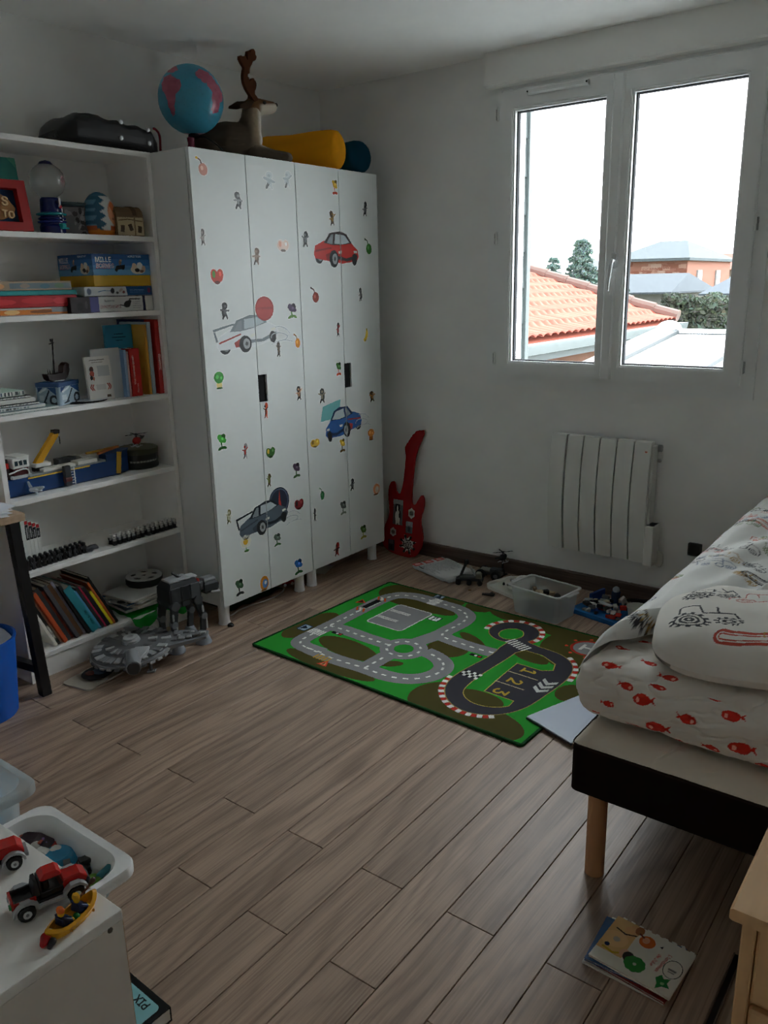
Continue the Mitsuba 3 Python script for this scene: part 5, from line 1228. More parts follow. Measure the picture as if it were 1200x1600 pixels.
with frame((.150, -1.832, Z3 + .0905), rz=8):
    part(sh, 'stand', (bx(-.018, .018, -.026, .026, 0, .004, .001), 'c9ccce'), 'gloss', False)
    hullp = [(-.050, .030), (-.044, .012), (-.030, .004), (.028, .004), (.044, .018), (.054, .040), (.050, .052), (.030, .030), (-.020, .026)]
    m = ex(Polygon(hullp).buffer(.002), .034); m.apply_transform(np.array([[0, 0, 1, -.017], [1, 0, 0, 0], [0, 1, 0, 0], [0, 0, 0, 1.0]])); part(sh, 'hull', (m, '24100c'), 'satin', 30)
    m = ex(Polygon([(.024, .028), (.054, .040), (.058, .062), (.046, .070), (.030, .058)]), .03); m.apply_transform(np.array([[0, 0, 1, -.015], [1, 0, 0, 0], [0, 1, 0, 0], [0, 0, 0, 1.0]])); part(sh, 'stern', (m, '2c1210'), 'satin', False)
    part(sh, 'mast', [(cyl((0, -.008, .02), (0, .004, .165), .0035, .0028, 8), '16100e'), (cyl((0, -.014, .145), (0, .010, .15), .0025, n=6), '16100e'), (box(.004, .016, .012, (0, .0, .158), .002), '16100e')], 'satin')
    for i in range(6):
        part(sh, 'spike', (cyl((.012, -.044 + i * .011, .022), (.016, -.050 + i * .011, .052 - .003 * i), .003, .0008, 6), '1a0e0c'), 'satin')
part_mag = [(.020, 'a9c0b4', 'green and white patterned magazine topping the pile'), (.010, '2a2c2e', 'black and white patterned magazine'), (.016, 'd5d5d0', 'cream ring-bound booklet'), (.010, '24282a', 'thin dark booklet'), (.013, 'b5c0c8', 'pale blue booklet'), (.012, '6f8484', 'grey-green folder under the pile')]
z = Z3
for i, (h, c, lb) in enumerate(part_mag[::-1]):
    y1 = (-1.905, -1.955, -1.975, -1.985, -2.00, -2.02)[i]
    k = thing('magazine', lb + ' at the left of the book shelf', 'magazine')
    part(k, 'cover', (bx(.03, .262 - .006 * i, -2.150, y1, z, z + h - .0008, .001), c), 'satin', False)
    part(k, 'page_edge', (bx(.034, .2624 - .006 * i, -2.148, y1 + .0004, z + .002, z + h - .003), 'c9ccc8'), 'matte', False)
    g = np.random.default_rng(i)
    if i in (4, 5, 1, 2):
        with frame(m=on_x(.2628 - .006 * i, -2.14, z)): part(k, 'print', flat([(sbox(q, .003, q + g.uniform(.003, .012), h - .004), ['3a4448', '7a8c88', '4a5a70'][int(g.integers(3))]) for q in np.arange(0, .12, .014)], 0), 'satin', False)
    z += h
dc = thing('disc_sheet', 'white sheet on a black disc lying flat in front of the tin', 'disc')
with frame((.205, -1.735, Z3), rz=0):
    part(dc, 'disc', (mv(lathe([(0, 0), (.062, 0), (.066, .003), (.062, .006), (0, .006)], 40), (-.01, .0, 0), s=(.9, 1.35, 1)), '141416'), 'satin')
    part(dc, 'sheet', (mv(lathe([(0, .0062), (.056, .0062), (.054, .0075), (0, .0075)], 40), (.0, .016, 0), s=(.9, 1.15, 1)), 'd6dae0'), 'satin')

# ================================================================ shelf 4: brick ship, round tin, helicopter, small figure
bs = thing('toy_cargo_ship', 'long brick-built toy ship with a blue hull, white bridge and yellow crane', 'toy')
with frame((.165, -2.135, Z4), rz=90):
    hp = Polygon([(.0, -.055), (.50, -.055), (.560, -.03), (.585, 0), (.560, .03), (.50, .055), (0, .055)])
    part(bs, 'hull', (ex(hp, .062, .004), '12386c'), 'satin', False)
    part(bs, 'keel', (ex(hp.buffer(-.004), .004), '0e2240'), 'satin', False)
    bow = Polygon([(.44, -.055), (.50, -.055), (.560, -.03), (.590, 0), (.560, .03), (.50, .055), (.44, .055)])
    part(bs, 'bow', (ex(bow, .030, .066), '12305c'), 'satin', False)
    part(bs, 'rail', [(bx(.055, .0575, .0, .0, 0, 0) if False else bx(.0, .44, .052, .056, .066, .072), 'c9a030')], 'satin', False)
    m = ex(poly((.46, -.057), (.50, -.057), (.515, -.057), (.475, -.057)).union(sbox(.455, -.0575, .485, -.0545)), .09, .006)
    part(bs, 'deck', (ex(Polygon([(.10, -.05), (.44, -.05), (.44, .05), (.10, .05)]), .008, .066), '8f9698'), 'satin', False)
    part(bs, 'deck_plate', (bx(.16, .30, -.052, -.01, .074, .084, .001), 'e0e0da'), 'satin', False)
    part(bs, 'deck_plate', (bx(.31, .40, -.052, .0, .074, .088, .001), 'dadad4'), 'satin', False)
    part(bs, 'hatch', (bx(.26, .34, .005, .045, .074, .100, .002), '2c2e30'), 'satin', False)
    part(bs, 'hatch', (bx(.36, .44, -.005, .045, .074, .096, .002), 'b4b4ae'), 'satin', False)
    part(bs, 'strut', (hull(box(.004, .01, .008, (.40, .02, .10)), box(.004, .01, .008, (.54, .02, .104))), 'c89a40'), 'satin', False)
    part(bs, 'strut', (hull(box(.004, .01, .008, (.42, -.03, .10)), box(.004, .01, .008, (.53, -.015, .112))), 'b0622a'), 'satin', False)
    for q, c in ((.012, 'd8d8d2'),):
        part(bs, 'bridge', [(bx(.035, .115, -.045, .045, .066, .078, .001), 'c4c8c8'), (bx(.045, .105, -.04, .04, .078, .105, .001), '4a1c20'), (bx(.045, .110, -.042, .042, .105, .145, .002), 'dfe1de'), (bx(.06, .115, -.045, .045, .145, .150, .001), 'e4e6e2')], 'satin', False)
        for i in range(3): part(bs, 'window', (bx(.052 + i * .018, .064 + i * .018, -.0435, -.0415, .116, .134), '24343c'), 'gloss', False)
        part(bs, 'funnel', [(bx(.0, .036, -.03, .03, .066, .108, .002), '24181a'), (bx(.0, .036, -.03, .03, .108, .130, .002), 'c02a24'), (bx(.002, .034, -.028, .028, .130, .145, .002), '1c1c1e'), (cyl((.02, 0, .145), (.02, 0, .170), .008, n=10), '2c2c2e'), (ball(.008, (.02, 0, .172)), 'd8d8d8')], 'satin')
    part(bs, 'railing', [(tube([(.10, -.045, .07), (.10, -.045, .095), (.06, -.05, .10), (.02, -.05, .092)], .003, 6), 'd6d8d6')], 'satin')
    cr = part(bs, 'crane', [(cyl((.165, .0, .074), (.165, .0, .088), .022, n=16), '1e2022'), (bx(.145, .215, -.02, .02, .088, .104, .003), 'd8dad6')], 'satin')
    a0, a1 = np.array([.165, 0, .102]), np.array([.255, .0, .205])
    part(cr, 'boom', (hull(box(.020, .022, .014, a0), box(.020, .022, .014, a1)), 'd49a1c'), 'satin', False)
    part(cr, 'boom_tip', [(box(.026, .026, .016, a1 + [.004, 0, .010], .002), '1c1a18'), (cyl(a1 + [.012, -.012, -.01], a1 + [.012, -.012, -.04], .0025, n=6), '1c1a18')], 'satin')
    part(bs, 'side_stripe', (bx(.09, .36, -.0565, -.0545, .060, .066), 'd6b048'), 'satin', False)
    part(bs, 'bow_stripe', (mv(box(.022, .003, .092, (0, 0, 0)), (.497, -.0570, .052), rz=0, ry=8), 'c79a30'), 'satin', False)
    part(bs, 'ladder', [(bx(.262, .2655, -.066, -.062, .002, .075), 'd8d8d6'), (bx(.280, .2835, -.066, -.062, .002, .075), 'd8d8d6')] + [(bx(.262, .2835, -.066, -.063, .010 + i * .011, .013 + i * .011), 'd8d8d6') for i in range(6)], 'satin', False)
    part(bs, 'winch', [(bx(.235, .262, -.075, -.056, .004, .085, .002), '33363a'), (cyl((.235, -.066, .03), (.262, -.066, .03), .013, n=12), '5a2420')], 'satin')
rt_ = thing('round_tin', 'round black and olive tin at the right end of the ship shelf', 'tin')
with frame((.150, -1.487, Z4)):
    part(rt_, 'body', (lathe([(0, 0), (.083, 0), (.085, .004), (.085, .062), (0, .062)], 44), '181a18'), 'gloss')
    part(rt_, 'lid', (lathe([(.0, .0625), (.087, .0625), (.0875, .084), (.080, .089), (0, .089)], 44), '34351f'), 'gloss')
    part(rt_, 'print', [(mv(ex(sbox(-.006, -.004, .006, .004), .0006), (.0855 * math.cos(a), .0855 * math.sin(a), .034), rx=90, rz=math.degrees(a) + 90), '8a8c84') for a in np.arange(-1.0, .5, .17)], 'satin', False)
def helicopter(k, c1, c2, s=1.0):
    part(k, 'body', [(ball(.016 * s, (0, 0, .024 * s), (1.5, .9, 1)), c1), (box(.02 * s, .018 * s, .014 * s, (-.012 * s, 0, .026 * s), .003), c2)], 'satin')
    part(k, 'tail', (hull(box(.004 * s, .01 * s, .01 * s, (-.02 * s, 0, .028 * s)), box(.004 * s, .004 * s, .006 * s, (-.055 * s, 0, .033 * s))), c2), 'satin', False)
    part(k, 'skid', [(tube([(-.02 * s, y * s, .002 * s), (0, y * s, .002 * s), (.022 * s, y * s, .002 * s), (.027 * s, y * s, .006 * s)], .0017 * s, 6), 'c4c8ca') for y in (-.013, .013)] + [(cyl((x * s, y * s, .002 * s), (x * s, y * .6 * s, .014 * s), .0012 * s, n=6), 'c4c8ca') for x in (-.008, .012) for y in (-.013, .013)], 'satin')
    part(k, 'mast', (cyl((0, 0, .036 * s), (0, 0, .05 * s), .003 * s, n=8), '202020'), 'satin')
    part(k, 'rotor', [(mv(box(.10 * s, .006 * s, .0016 * s, (0, 0, .05 * s)), rz=60), '202022'), (mv(box(.10 * s, .006 * s, .0016 * s, (0, 0, .0515 * s)), rz=62 + 90), '202022'), (cyl((0, 0, .047 * s), (0, 0, .055 * s), .006 * s, n=8), '303034')], 'satin', False)
he = thing('toy_helicopter', 'small red and grey toy helicopter standing on the round tin', 'toy')
with frame((.150, -1.487, Z4 + .0895), rz=-70): helicopter(he, 'a02420', '3c3c3e', 1.05)
fg = thing('toy_airplane', 'tiny white toy plane lying in front of the brick ship', 'toy')
with frame((.250, -2.035, Z4), rz=35):
    part(fg, 'body', [(hull(ball(.008, (-.02, 0, .02)), ball(.011, (.0, 0, .022)), ball(.005, (.028, 0, .03)))  , 'c9d2d8')], 'satin')
    part(fg, 'wing', (hull(box(.02, .004, .003, (.0, .028, .010)), box(.024, .004, .004, (0, -.028, .03))), 'c9d2d8'), 'satin', False)
    part(fg, 'fin', (hull(box(.012, .003, .003, (-.02, 0, .03)), box(.006, .003, .003, (-.028, 0, .052))), 'b8c4cc'), 'satin', False)
    part(fg, 'stand', (cyl((.0, 0, 0), (0, 0, .014), .006, .004, 8), 'b8c4cc'), 'satin')

# ================================================================ shelf 5: cases and small figures
k = thing('disc_case', 'green and white case at the left end of the figure shelf', 'case')
part(k, 'shell', (bx(.045, .178, -2.099, -2.082, Z5, Z5 + .19, .001), '0f5a3c'), 'gloss', False)
part(k, 'spine', (bx(.178, .1805, -2.099, -2.082, Z5, Z5 + .19), '1c7a52'), 'gloss', False)
k = thing('disc_case', 'white case next to the green one on the figure shelf', 'case')
part(k, 'shell', (bx(.045, .180, -2.0815, -2.066, Z5, Z5 + .188, .001), 'd5d8d6'), 'gloss', False)
for i in range(4):
    k = thing('booklet', f'red-topped white booklet, {("first", "second", "third", "last")[i]} of four beside the white case', 'book', 'slim booklets with red tops')
    y = -2.065 + i * .0155
    part(k, 'cover', (bx(.050, .178, y, y + .0148, Z5, Z5 + .178 - .008 * i, .0008), 'dcdcd8'), 'satin', False)
    part(k, 'print', [(bx(.178, .1785, y + .001, y + .0138, Z5 + .162 - .008 * i, Z5 + .176 - .008 * i), 'a8242a'), (bx(.178, .1785, y + .001, y + .0138, Z5 + .098, Z5 + .160 - .008 * i), '202024'), (bx(.1785, .179, y + .004, y + .010, Z5 + .105, Z5 + .150 - .008 * i), '8a8a8c')], 'satin', False)
FIG = {}
for nm, head, body_c in (('black', '17181a', '121315'), ('white', 'd5d6d2', '1b1c1e')):
    FIG[nm] = [('base', proto([(bx(-.009, .009, -.009, .009, 0, .003, .0005), '202123')])), 
               ('legs', proto([(bx(-.004, .004, -.0078, -.0004, .003, .015, .0008), body_c), (bx(-.004, .004, .0004, .0078, .003, .015, .0008), body_c), (bx(-.004, .004, -.0078, .0078, .0145, .018, .0006), body_c)], 'satin', False)),
               ('torso', proto([(hull(bx(-.0042, .0042, -.008, .008, .018, .019), bx(-.0038, .0038, -.006, .006, .029, .030)), body_c if nm == 'black' else '8f9290'), (hull(ball(.0026, (0, -.0085, .027), sub=1), ball(.0023, (.004, -.0095, .020), sub=1)), body_c), (hull(ball(.0026, (0, .0085, .027), sub=1), ball(.0023, (.004, .0095, .020), sub=1)), body_c)])),
               ('helmet', proto([(lathe([(0, .0300), (.0066, .0300), (.0082, .034), (.0080, .040), (.0058, .0445), (0, .0465)], 14), head)] + ([(bx(.0062, .0086, -.0052, .0052, .0362, .0382), '151617')] if nm == 'white' else []), 'gloss'))]
def figure(nm, x, y, z, rz, label, group):
    k = thing('toy_figure', label, 'toy figure', group)
    for pn, pr in FIG[nm]: place(k + '__' + pn, pr, mat((x, y, z), rz=rz))
ORD = ('first', 'second', 'third', 'fourth', 'fifth', 'sixth', 'seventh', 'eighth', 'ninth', 'tenth', 'eleventh', 'twelfth', 'thirteenth', 'fourteenth')
g = np.random.default_rng(12)
for r in range(2):
    for i in range(12):
        y = -2.110 + i * .0232 + .004 * r
        figure('black', .248 - r * .03 - .0014 * i, y, Z5, g.uniform(-25, 25), f'black toy figure, {ORD[i]} from the left in the {("front", "back")[r]} row of black figures', 'black toy figures in two rows')
for r in range(2):
    for i in range(14):
        y = -1.722 + i * .0238 + (.004 if i > 6 else 0)
        figure('white', .252 - r * .027 + .004 * (i > 6), y, Z5, g.uniform(-15, 15), f'white-helmeted toy figure, {ORD[i]} from the left in the {("front", "back")[r]} row', 'white-helmeted toy figures in two rows')
sp = thing('toy_spacecraft', 'small dark grey toy craft lying between the black and the white figures', 'toy')
with frame((.225, -1.815, Z5), rz=75):
    part(sp, 'body', [(hull(box(.05, .022, .008, (0, 0, .008)), box(.02, .012, .006, (.01, 0, .018))), '4a4c50')], 'satin', False)
    for s in (-1, 1): part(sp, 'wing', (hull(box(.03, .004, .003, (-.01, .012 * s, .008)), box(.018, .004, .003, (-.02, .036 * s, .006))), '3c3e44'), 'satin', False)

# ================================================================ bottom shelf: leaning books, magazines, disc tin
cols = [('e0dcd0', .012, .235, 'cream album leaning at the left end of the bottom shelf'), ('171718', .014, .245, 'black album with white lettering on the bottom shelf'), ('c9a088', .010, .250, 'beige album leaning beside the black one'), ('c0542c', .016, .270, 'orange album on the bottom shelf'), ('303234', .018, .285, 'dark grey album on the bottom shelf'), ('a0492c', .012, .262, 'rust red album on the bottom shelf'), ('4a4c50', .016, .290, 'grey album in the middle of the leaning books'), ('5a3c24', .020, .285, 'brown album in the middle of the leaning books'), ('8a8c9a', .012, .292, 'pale violet album left of the teal one'), ('1f2022', .014, .270, 'thin black album left of the teal one')]
with frame((0, 0, Z6)):
    y = -2.085
    ang = 24
    def leaning(y, w, h, c, lb, a, d=.20, x=.262, spine=None, txt=None):
        k = thing('album', lb, 'book')
        with frame((x, y, .0005), rx=a):
            part(k, 'cover', [(bx(-d, 0, 0, .0018, 0, h, .0005), c), (bx(-d, 0, w - .0018, w, 0, h, .0005), c), (bx(-.002, .0004, 0, w, 0, h, .0005), spine or c)], 'satin', False)
            part(k, 'pages', (bx(-d + .003, -.002, .0018, w - .0018, .003, h - .003), 'cfcabd'), 'matte', False)
            if txt: spine_text(k, txt[0], txt[1], (.0008, w * .8, .03), txt[2])
        return y + w / math.cos(math.radians(a)) + .001
    for i, (c, w, h, lb) in enumerate(cols):
        y = leaning(y + (.034 if i == 0 else 0), w, h - .005, c, lb, ang, x=.262 - .008 * (i % 3), txt=('TINTAMARRE', .008, 'e8e4d8') if i == 1 else None)
    y = leaning(y + .002, .034, .246, '2a7480', 'thick teal album leaning on the bottom shelf', 26, x=.266, spine='2f8490', txt=('Atlas du ciel', .010, '123a44'))
    for c, w, h, lb in (('4f86a8', .010, .220, 'thin light blue album right of the teal one'), ('27282a', .012, .235, 'thin charcoal album right of the teal one'), ('9a1f3c', .008, .235, 'thin crimson album between the charcoal and black ones'), ('1d1d1f', .016, .225, 'black album left of the yellow one'), ('c8b81f', .012, .195, 'yellow album near the right end of the leaning books'), ('b55a28', .010, .240, 'orange patterned album behind the yellow one'), ('121214', .012, .262, 'black album closing the leaning row')):
        y = leaning(y, w, h, c, lb, 26, x=.258)
    bagp = thing('plastic_bag', 'flat green plastic bag hanging over the edge of the bottom shelf', 'bag')
    put(bagp, (grid(30, 40, lambda u, v: np.c_[.06 + .245 * u, -1.70 + v * .305, .004 + .007 * np.sin(v * 13 + u * 5) ** 2 * (1 - .3 * u) - np.clip(u - .87, 0, 1) * (.30 + .2 * np.sin(v * 9)) + .002 * np.sin(u * 21)]), '148a2c'), 'gloss', True)
    mg = [(.016, '6f7a84', 'blue-grey magazine at the bottom of the magazine pile'), (.010, 'd8d2c4', 'pale magazine with orange stripe in the pile'), (.012, '2f5d86', 'blue magazine in the pile'), (.010, 'b9b4a8', 'beige magazine in the pile'), (.010, 'cfd2d0', 'white magazine on top of the pile')]
    z = .020
    for i, (h, c, lb) in enumerate(mg):
        k = thing('magazine', lb + ' on the bag', 'magazine')
        with frame((.165, -1.560 + .012 * (i % 2), z), rz=(-6, 9, -3, 14, 4)[i]):
            part(k, 'cover', [(bx(-.10, .10, -.135, .135, 0, h - .0008, .001), c)], 'satin', False)
            part(k, 'page_edge', [(bx(-.098, .1004, -.1354, .1354, .002, h - .003), 'd5d2ca')] + ([(bx(.1004, .1008, .02, .12, .002, h - .002), 'c87838')] if i == 1 else []), 'matte', False)
        z += h
    ml_ = thing('leaflet', 'leaflet with yellow-green and grey print lying at the left of the magazine pile', 'leaflet')
    with frame((.205, -1.665, z - .020), rz=20, ry=4): put(ml_, [(bx(-.06, .06, -.05, .05, 0, .0015), '8f8f88')] + [(mv(m, (0, 0, .0019)), c) for m, c in flat([(sbox(-.058, 0.0, .058, .048), 'a8a838'), (ell(-.01, -.025, .02, .016), '3a3a38'), (ell(.03, -.02, .012, .012), '5a5a55')], 0)], 'satin', False)
    dt = thing('disc_tin', 'round black tin with white lid cut with holes at the back of the bottom shelf', 'tin')
    with frame((.125, -1.505, z)):
        part(dt, 'body', (lathe([(0, 0), (.080, 0), (.083, .004), (.083, .030), (.080, .033), (0, .033)], 40), '141517'), 'gloss')
        lid = Point(0, 0).buffer(.081, 24)
        for a in range(5): lid = lid.difference(ell(.050 * math.cos(a * 1.257), .050 * math.sin(a * 1.257), .020, .013, math.degrees(a * 1.257) + 90))
        part(dt, 'lid', (ex(lid.difference(Point(0, 0).buffer(.012)), .004, .0332), 'c9cbc9'), 'satin', False)
# ================================================================ things on the floor by the window wall
gt = thing('guitar_board', 'red guitar-shaped board with black and white pictures leaning in the corner beside the wardrobe', 'wall decoration')
GP = [(.631, -.0), (.676, .024), (.708, .095), (.704, .165), (.680, .224), (.706, .300), (.706, .350), (.690, .373), (.670, .350), (.650, .309), (.614, .304), (.626, .521), (.635, .594), (.693, .729), (.629, .719), (.622, .703), (.607, .695), (.606, .684), (.596, .681), (.594, .668), (.585, .664), (.582, .650), (.572, .647), (.569, .633), (.559, .625), (.562, .597), (.571, .577), (.553, .355), (.512, .356), (.500, .427), (.470, .416), (.453, .357), (.475, .246), (.463, .200), (.435, .147), (.423, .085), (.443, .028), (.515, .004)]
def chaikin(P, skip):
    out = []; n = len(P)
    for i in range(n):
        if i in skip: out.append(P[i]); continue
        a, b, c = np.array(P[i - 1]), np.array(P[i]), np.array(P[(i + 1) % n])
        out += [tuple(b * .75 + a * .25), tuple(b * .75 + c * .25)]
    return out
sk = 0
P1 = chaikin(chaikin(GP, set(range(13, 25))), set())
with frame((0, -.098, .0005), rx=-5.6):
    m = ex(Polygon(P1).buffer(0), .012); m.apply_transform(on_yneg(.012))
    part(gt, 'board', (m, '8c0b0c'), 'satin', 30)
    def pic_(x0, z0, x1, z1, art):
        with frame(m=on_yneg(-.0012, x0, z0)): part(gt, 'picture', flat(art(x1 - x0, z1 - z0), 0, clip=sbox(0, 0, x1 - x0, z1 - z0)), 'satin', False)
    pic_(.498, .178, .566, .322, lambda w, h: [(sbox(0, 0, w, h), '5c605f'), (sbox(0, h * .8, w, h), '8f9492'), (ell(w * .45, h * .66, w * .24, h * .17), '161718'), (ell(w * .44, h * .62, w * .07, h * .15), 'd8d8d4'), (ell(w * .5, h * .32, w * .27, h * .26), 'd4d5d1'), (ell(w * .72, h * .36, w * .12, h * .22), '26282a'), (sbox(w * .3, 0, w * .42, h * .3), 'e0e0dc'), (sbox(w * .58, 0, w * .72, h * .28), 'e0e0dc'), (poly((w * .2, h * .78), (w * .3, h * .86), (w * .32, h * .74)), '161718'), (poly((w * .6, h * .76), (w * .68, h * .86), (w * .68, h * .72)), '161718')])
    rough = lambda w, h: [(Polygon([(w / 2 + w * .5 * (1 if i % 2 else .8) * math.cos(i * .524), h / 2 + h * .5 * (1 if i % 2 else .8) * math.sin(i * .524)) for i in range(12)]), 'b9bab4'), (ell(w / 2, h / 2, w * .28, h * .24), '77796f'), (line([(w * .3, h * .55), (w * .7, h * .55)], h * .06), '3a3b38'), (line([(w * .35, h * .42), (w * .68, h * .42)], h * .06), '3a3b38')]
    pic_(.600, .224, .650, .290, rough); pic_(.480, .104, .528, .160, rough)
    pic_(.590, .142, .637, .208, lambda w, h: [(sbox(0, 0, w, h), '4a5256'), (sbox(0, h * .55, w, h), '7d868a'), (ell(w * .5, h * .4, w * .2, h * .3), '26323a'), (poly((w * .2, h), (w * .5, h * .5), (w * .8, h)), '8f989c')])
    pic_(.474, .022, .517, .086, lambda w, h: [(sbox(0, 0, w, h), '24282c'), (sbox(w * .1, h * .6, w * .8, h), '4a4e52'), (ell(w * .5, h * .3, w * .2, h * .2), '101214')])
    def burst(w, h):
        pts = [(w / 2 + (w * .5 if i % 2 else w * .27) * math.cos(i * .393) * (1.05 if i % 4 == 1 else .9), h / 2 + (h * .5 if i % 2 else h * .27) * math.sin(i * .393)) for i in range(16)]
        return [(Polygon(pts), 'c9cac4')] + [(poly((w / 2, h / 2), (w / 2 + w * .46 * math.cos(a), h / 2 + h * .46 * math.sin(a)), (w / 2 + w * .46 * math.cos(a + .28), h / 2 + h * .46 * math.sin(a + .28))), '1c1d1c') for a in np.arange(8) * .785 + .2] + [(ell(w / 2, h / 2, w * .26, h * .22), '2a2b2a')]
    pic_(.545, .016, .668, .136, burst)
    for s, z in (('ROCK', .080), ('STAR', .058)):
        m = text(s, .017, (0, 0, 0), True, .0003); m.apply_transform(on_yneg(-.0016, .583, z)); part(gt, 'lettering', (m, 'd0d1cb'), 'satin', False)

pp2 = thing('paper_stack', 'fanned stack of printed papers with red headings on the floor by the skirting', 'paper')
g = np.random.default_rng(4)
for i in range(7):
    with frame((.905 + .016 * math.sin(i * 1.7), -.168 + .012 * math.cos(i * 2.3), .0008 + .0022 * i), rz=-20 + 3.2 * math.sin(i * 2.1)):
        def bend(u, v, k=i): 
            return np.c_[(u - .5) * .297, (v - .5) * .21, .0 + (.008 if k == 6 else .002) * np.clip((u - .6) / .4, 0, 1) ** 2 * (.6 + .6 * v)]
        part(pp2, 'sheet', (grid(20, 6, bend), ['d5d7d8', 'c9cccd', 'dadbdb'][i % 3]), 'matte', True)
with frame((.905 + .016 * math.sin(6 * 1.7), -.168 + .012 * math.cos(13.8), .0150), rz=-20 + 3.2 * math.sin(12.6)):
    L = [(sbox(-.148, -.105 + k * .072, -.105, -.105 + k * .072 + .055), 'c8544c') for k in range(3)] + [(ell(-.127, -.077 + k * .072, .014, .018), 'e0b0aa') for k in range(3)]
    L += [(sbox(-.098 + .003 * (k % 3), -.094 + k * .0125, -.098 + g.uniform(.10, .16), -.0905 + k * .0125), '7a7d82') for k in range(16)] + [(sbox(-.09, -.10, -.04, -.094), '2a2c30')]
    part(pp2, 'print', flat(L, 0), 'matte', False)

def bricks(k, n, box_, cols, seed, sz=(.008, .03), name='brick', rough=True):
    """a loose built-up jumble of toy bricks inside a box, each its own part"""
    g = np.random.default_rng(seed)
    x0, x1, y0, y1, z0, z1 = box_
    for i in range(n):
        s = g.uniform(sz[0], sz[1], 3) * np.array([1, .7, .45])
        c = np.array([g.uniform(x0, x1), g.uniform(y0, y1), z0 + (z1 - z0) * g.uniform(0, 1) ** 1.6 + s[2] / 2])
        part(k, name, (mv(box(*s, b=.0008), c, rz=g.uniform(0, 180), rx=g.uniform(-12, 12) if rough else 0), cols[int(g.integers(len(cols)))]), 'satin', False)
tr = thing('toy_vehicle', 'grey brick-built toy vehicle with a raised arm beside the paper stack', 'toy')
with frame((1.115, -.255, 0), rz=25):
    part(tr, 'chassis', [(bx(-.07, .07, -.016, .016, .016, .030, .002), '34363a'), (bx(-.05, .03, -.022, .022, .030, .042, .002), '4c4e50')], 'satin', False)
    for x in (-.055, .0, .055):
        for y in (-.03, .03): part(tr, 'wheel', (cyl((x, y - .006, .014), (x, y + .006, .014), .014, n=14), '17181a'), 'satin')
    part(tr, 'arm', [(hull(box(.012, .012, .006, (-.045, 0, .045)), box(.012, .012, .006, (-.02, .01, .105))), '26282a'), (box(.02, .022, .02, (-.018, .012, .112), .002), '1c1d20')], 'satin', False)
    part(tr, 'strut', (hull(box(.008, .008, .005, (.03, 0, .04)), box(.008, .008, .005, (.0, .01, .09))), '8a8c8c'), 'satin', False)
    part(tr, 'cabin', [(bx(.03, .062, -.018, .018, .030, .055, .003), '6d6a5e'), (bx(.034, .058, -.015, .015, .055, .062, .003), '9a968a')], 'satin', False)
t2 = thing('toy_vehicle', 'grey brick-built toy vehicle with big dark wheels behind the raised-arm one', 'toy')
with frame((1.185, -.125, 0), rz=10):
    part(t2, 'chassis', [(bx(-.08, .045, -.014, .014, .022, .040, .002), '4a4b4a'), (bx(-.075, -.02, -.022, .022, .040, .050, .002), '77776e')], 'satin', False)
    for x in (-.065, .02):
        for y in (-.032, .032): part(t2, 'wheel', [(cyl((x, y - .008, .026), (x, y + .008, .026), .026, n=18), '1a1b1c'), (cyl((x, y - .0085, .026), (x, y + .0085, .026), .012, n=12), '5f6062')], 'satin')
    part(t2, 'roof', (bx(-.02, .04, -.018, .018, .040, .058, .004), '35373a'), 'satin', False)
t3 = thing('toy_helicopter', 'black brick-built toy helicopter standing on the baseboard side behind the vehicles', 'toy')
with frame((1.190, -.045, .0), rz=80, s=1.0):
    part(t3, 'stand', [(cyl((0, 0, 0), (0, 0, .07), .005, n=8), '1a1a1c'), (bx(-.02, .02, -.02, .02, 0, .004), '1c1c1e')], 'satin')
    with frame((0, 0, .068)): helicopter(t3, '17181a', '232427', 1.1)
t4 = thing('toy_wing', 'small black toy wing piece on the bare floor near the rug', 'toy')
with frame((1.285, -.350, 0), rz=15): put(t4, [(hull(box(.05, .012, .006, (-.01, 0, .005)), box(.012, .03, .006, (.02, 0, .007))), '1c1d20'), (box(.012, .012, .014, (.012, .004, .012), .002), '2a2b2e')], 'satin', False)
t5 = thing('toy_brick', 'single tiny brown brick on the floor between the vehicles and the rug', 'toy')
with frame((1.170, -.345, 0), rz=30): put(t5, (box(.016, .008, .006, (0, 0, 0), .0008, base=True), '7a5a3a'), 'satin', False)
ty = thing('tray', 'white plastic tray with small toy parts behind the clear plastic box', 'tray')
with frame((1.372, -.205, 0), rz=-18):
    part(ty, 'dish', [(ex(rrect(.29, .21, .05), .004, .001), 'd2d2ca'), (ex(rrect(.30, .22, .055).difference(rrect(.28, .20, .045)), .016, .002), 'd8d8d2')], 'satin', 30)
    bricks(ty, 12, (-.11, .09, -.06, .06, .005, .02), ['2a2a2c', 'd8d4c8', 'a8281e', '8a8a86', 'c9c9c4'], 3)
    part(ty, 'lid', (mv(ex(rrect(.10, .16, .03), .006), (.0, .02, .030), rz=20, rx=8), 'dcdcd6'), 'satin', 30)
sb = thing('storage_box', 'clear plastic box half full of dark green and beige toy pieces beside the rug', 'box')
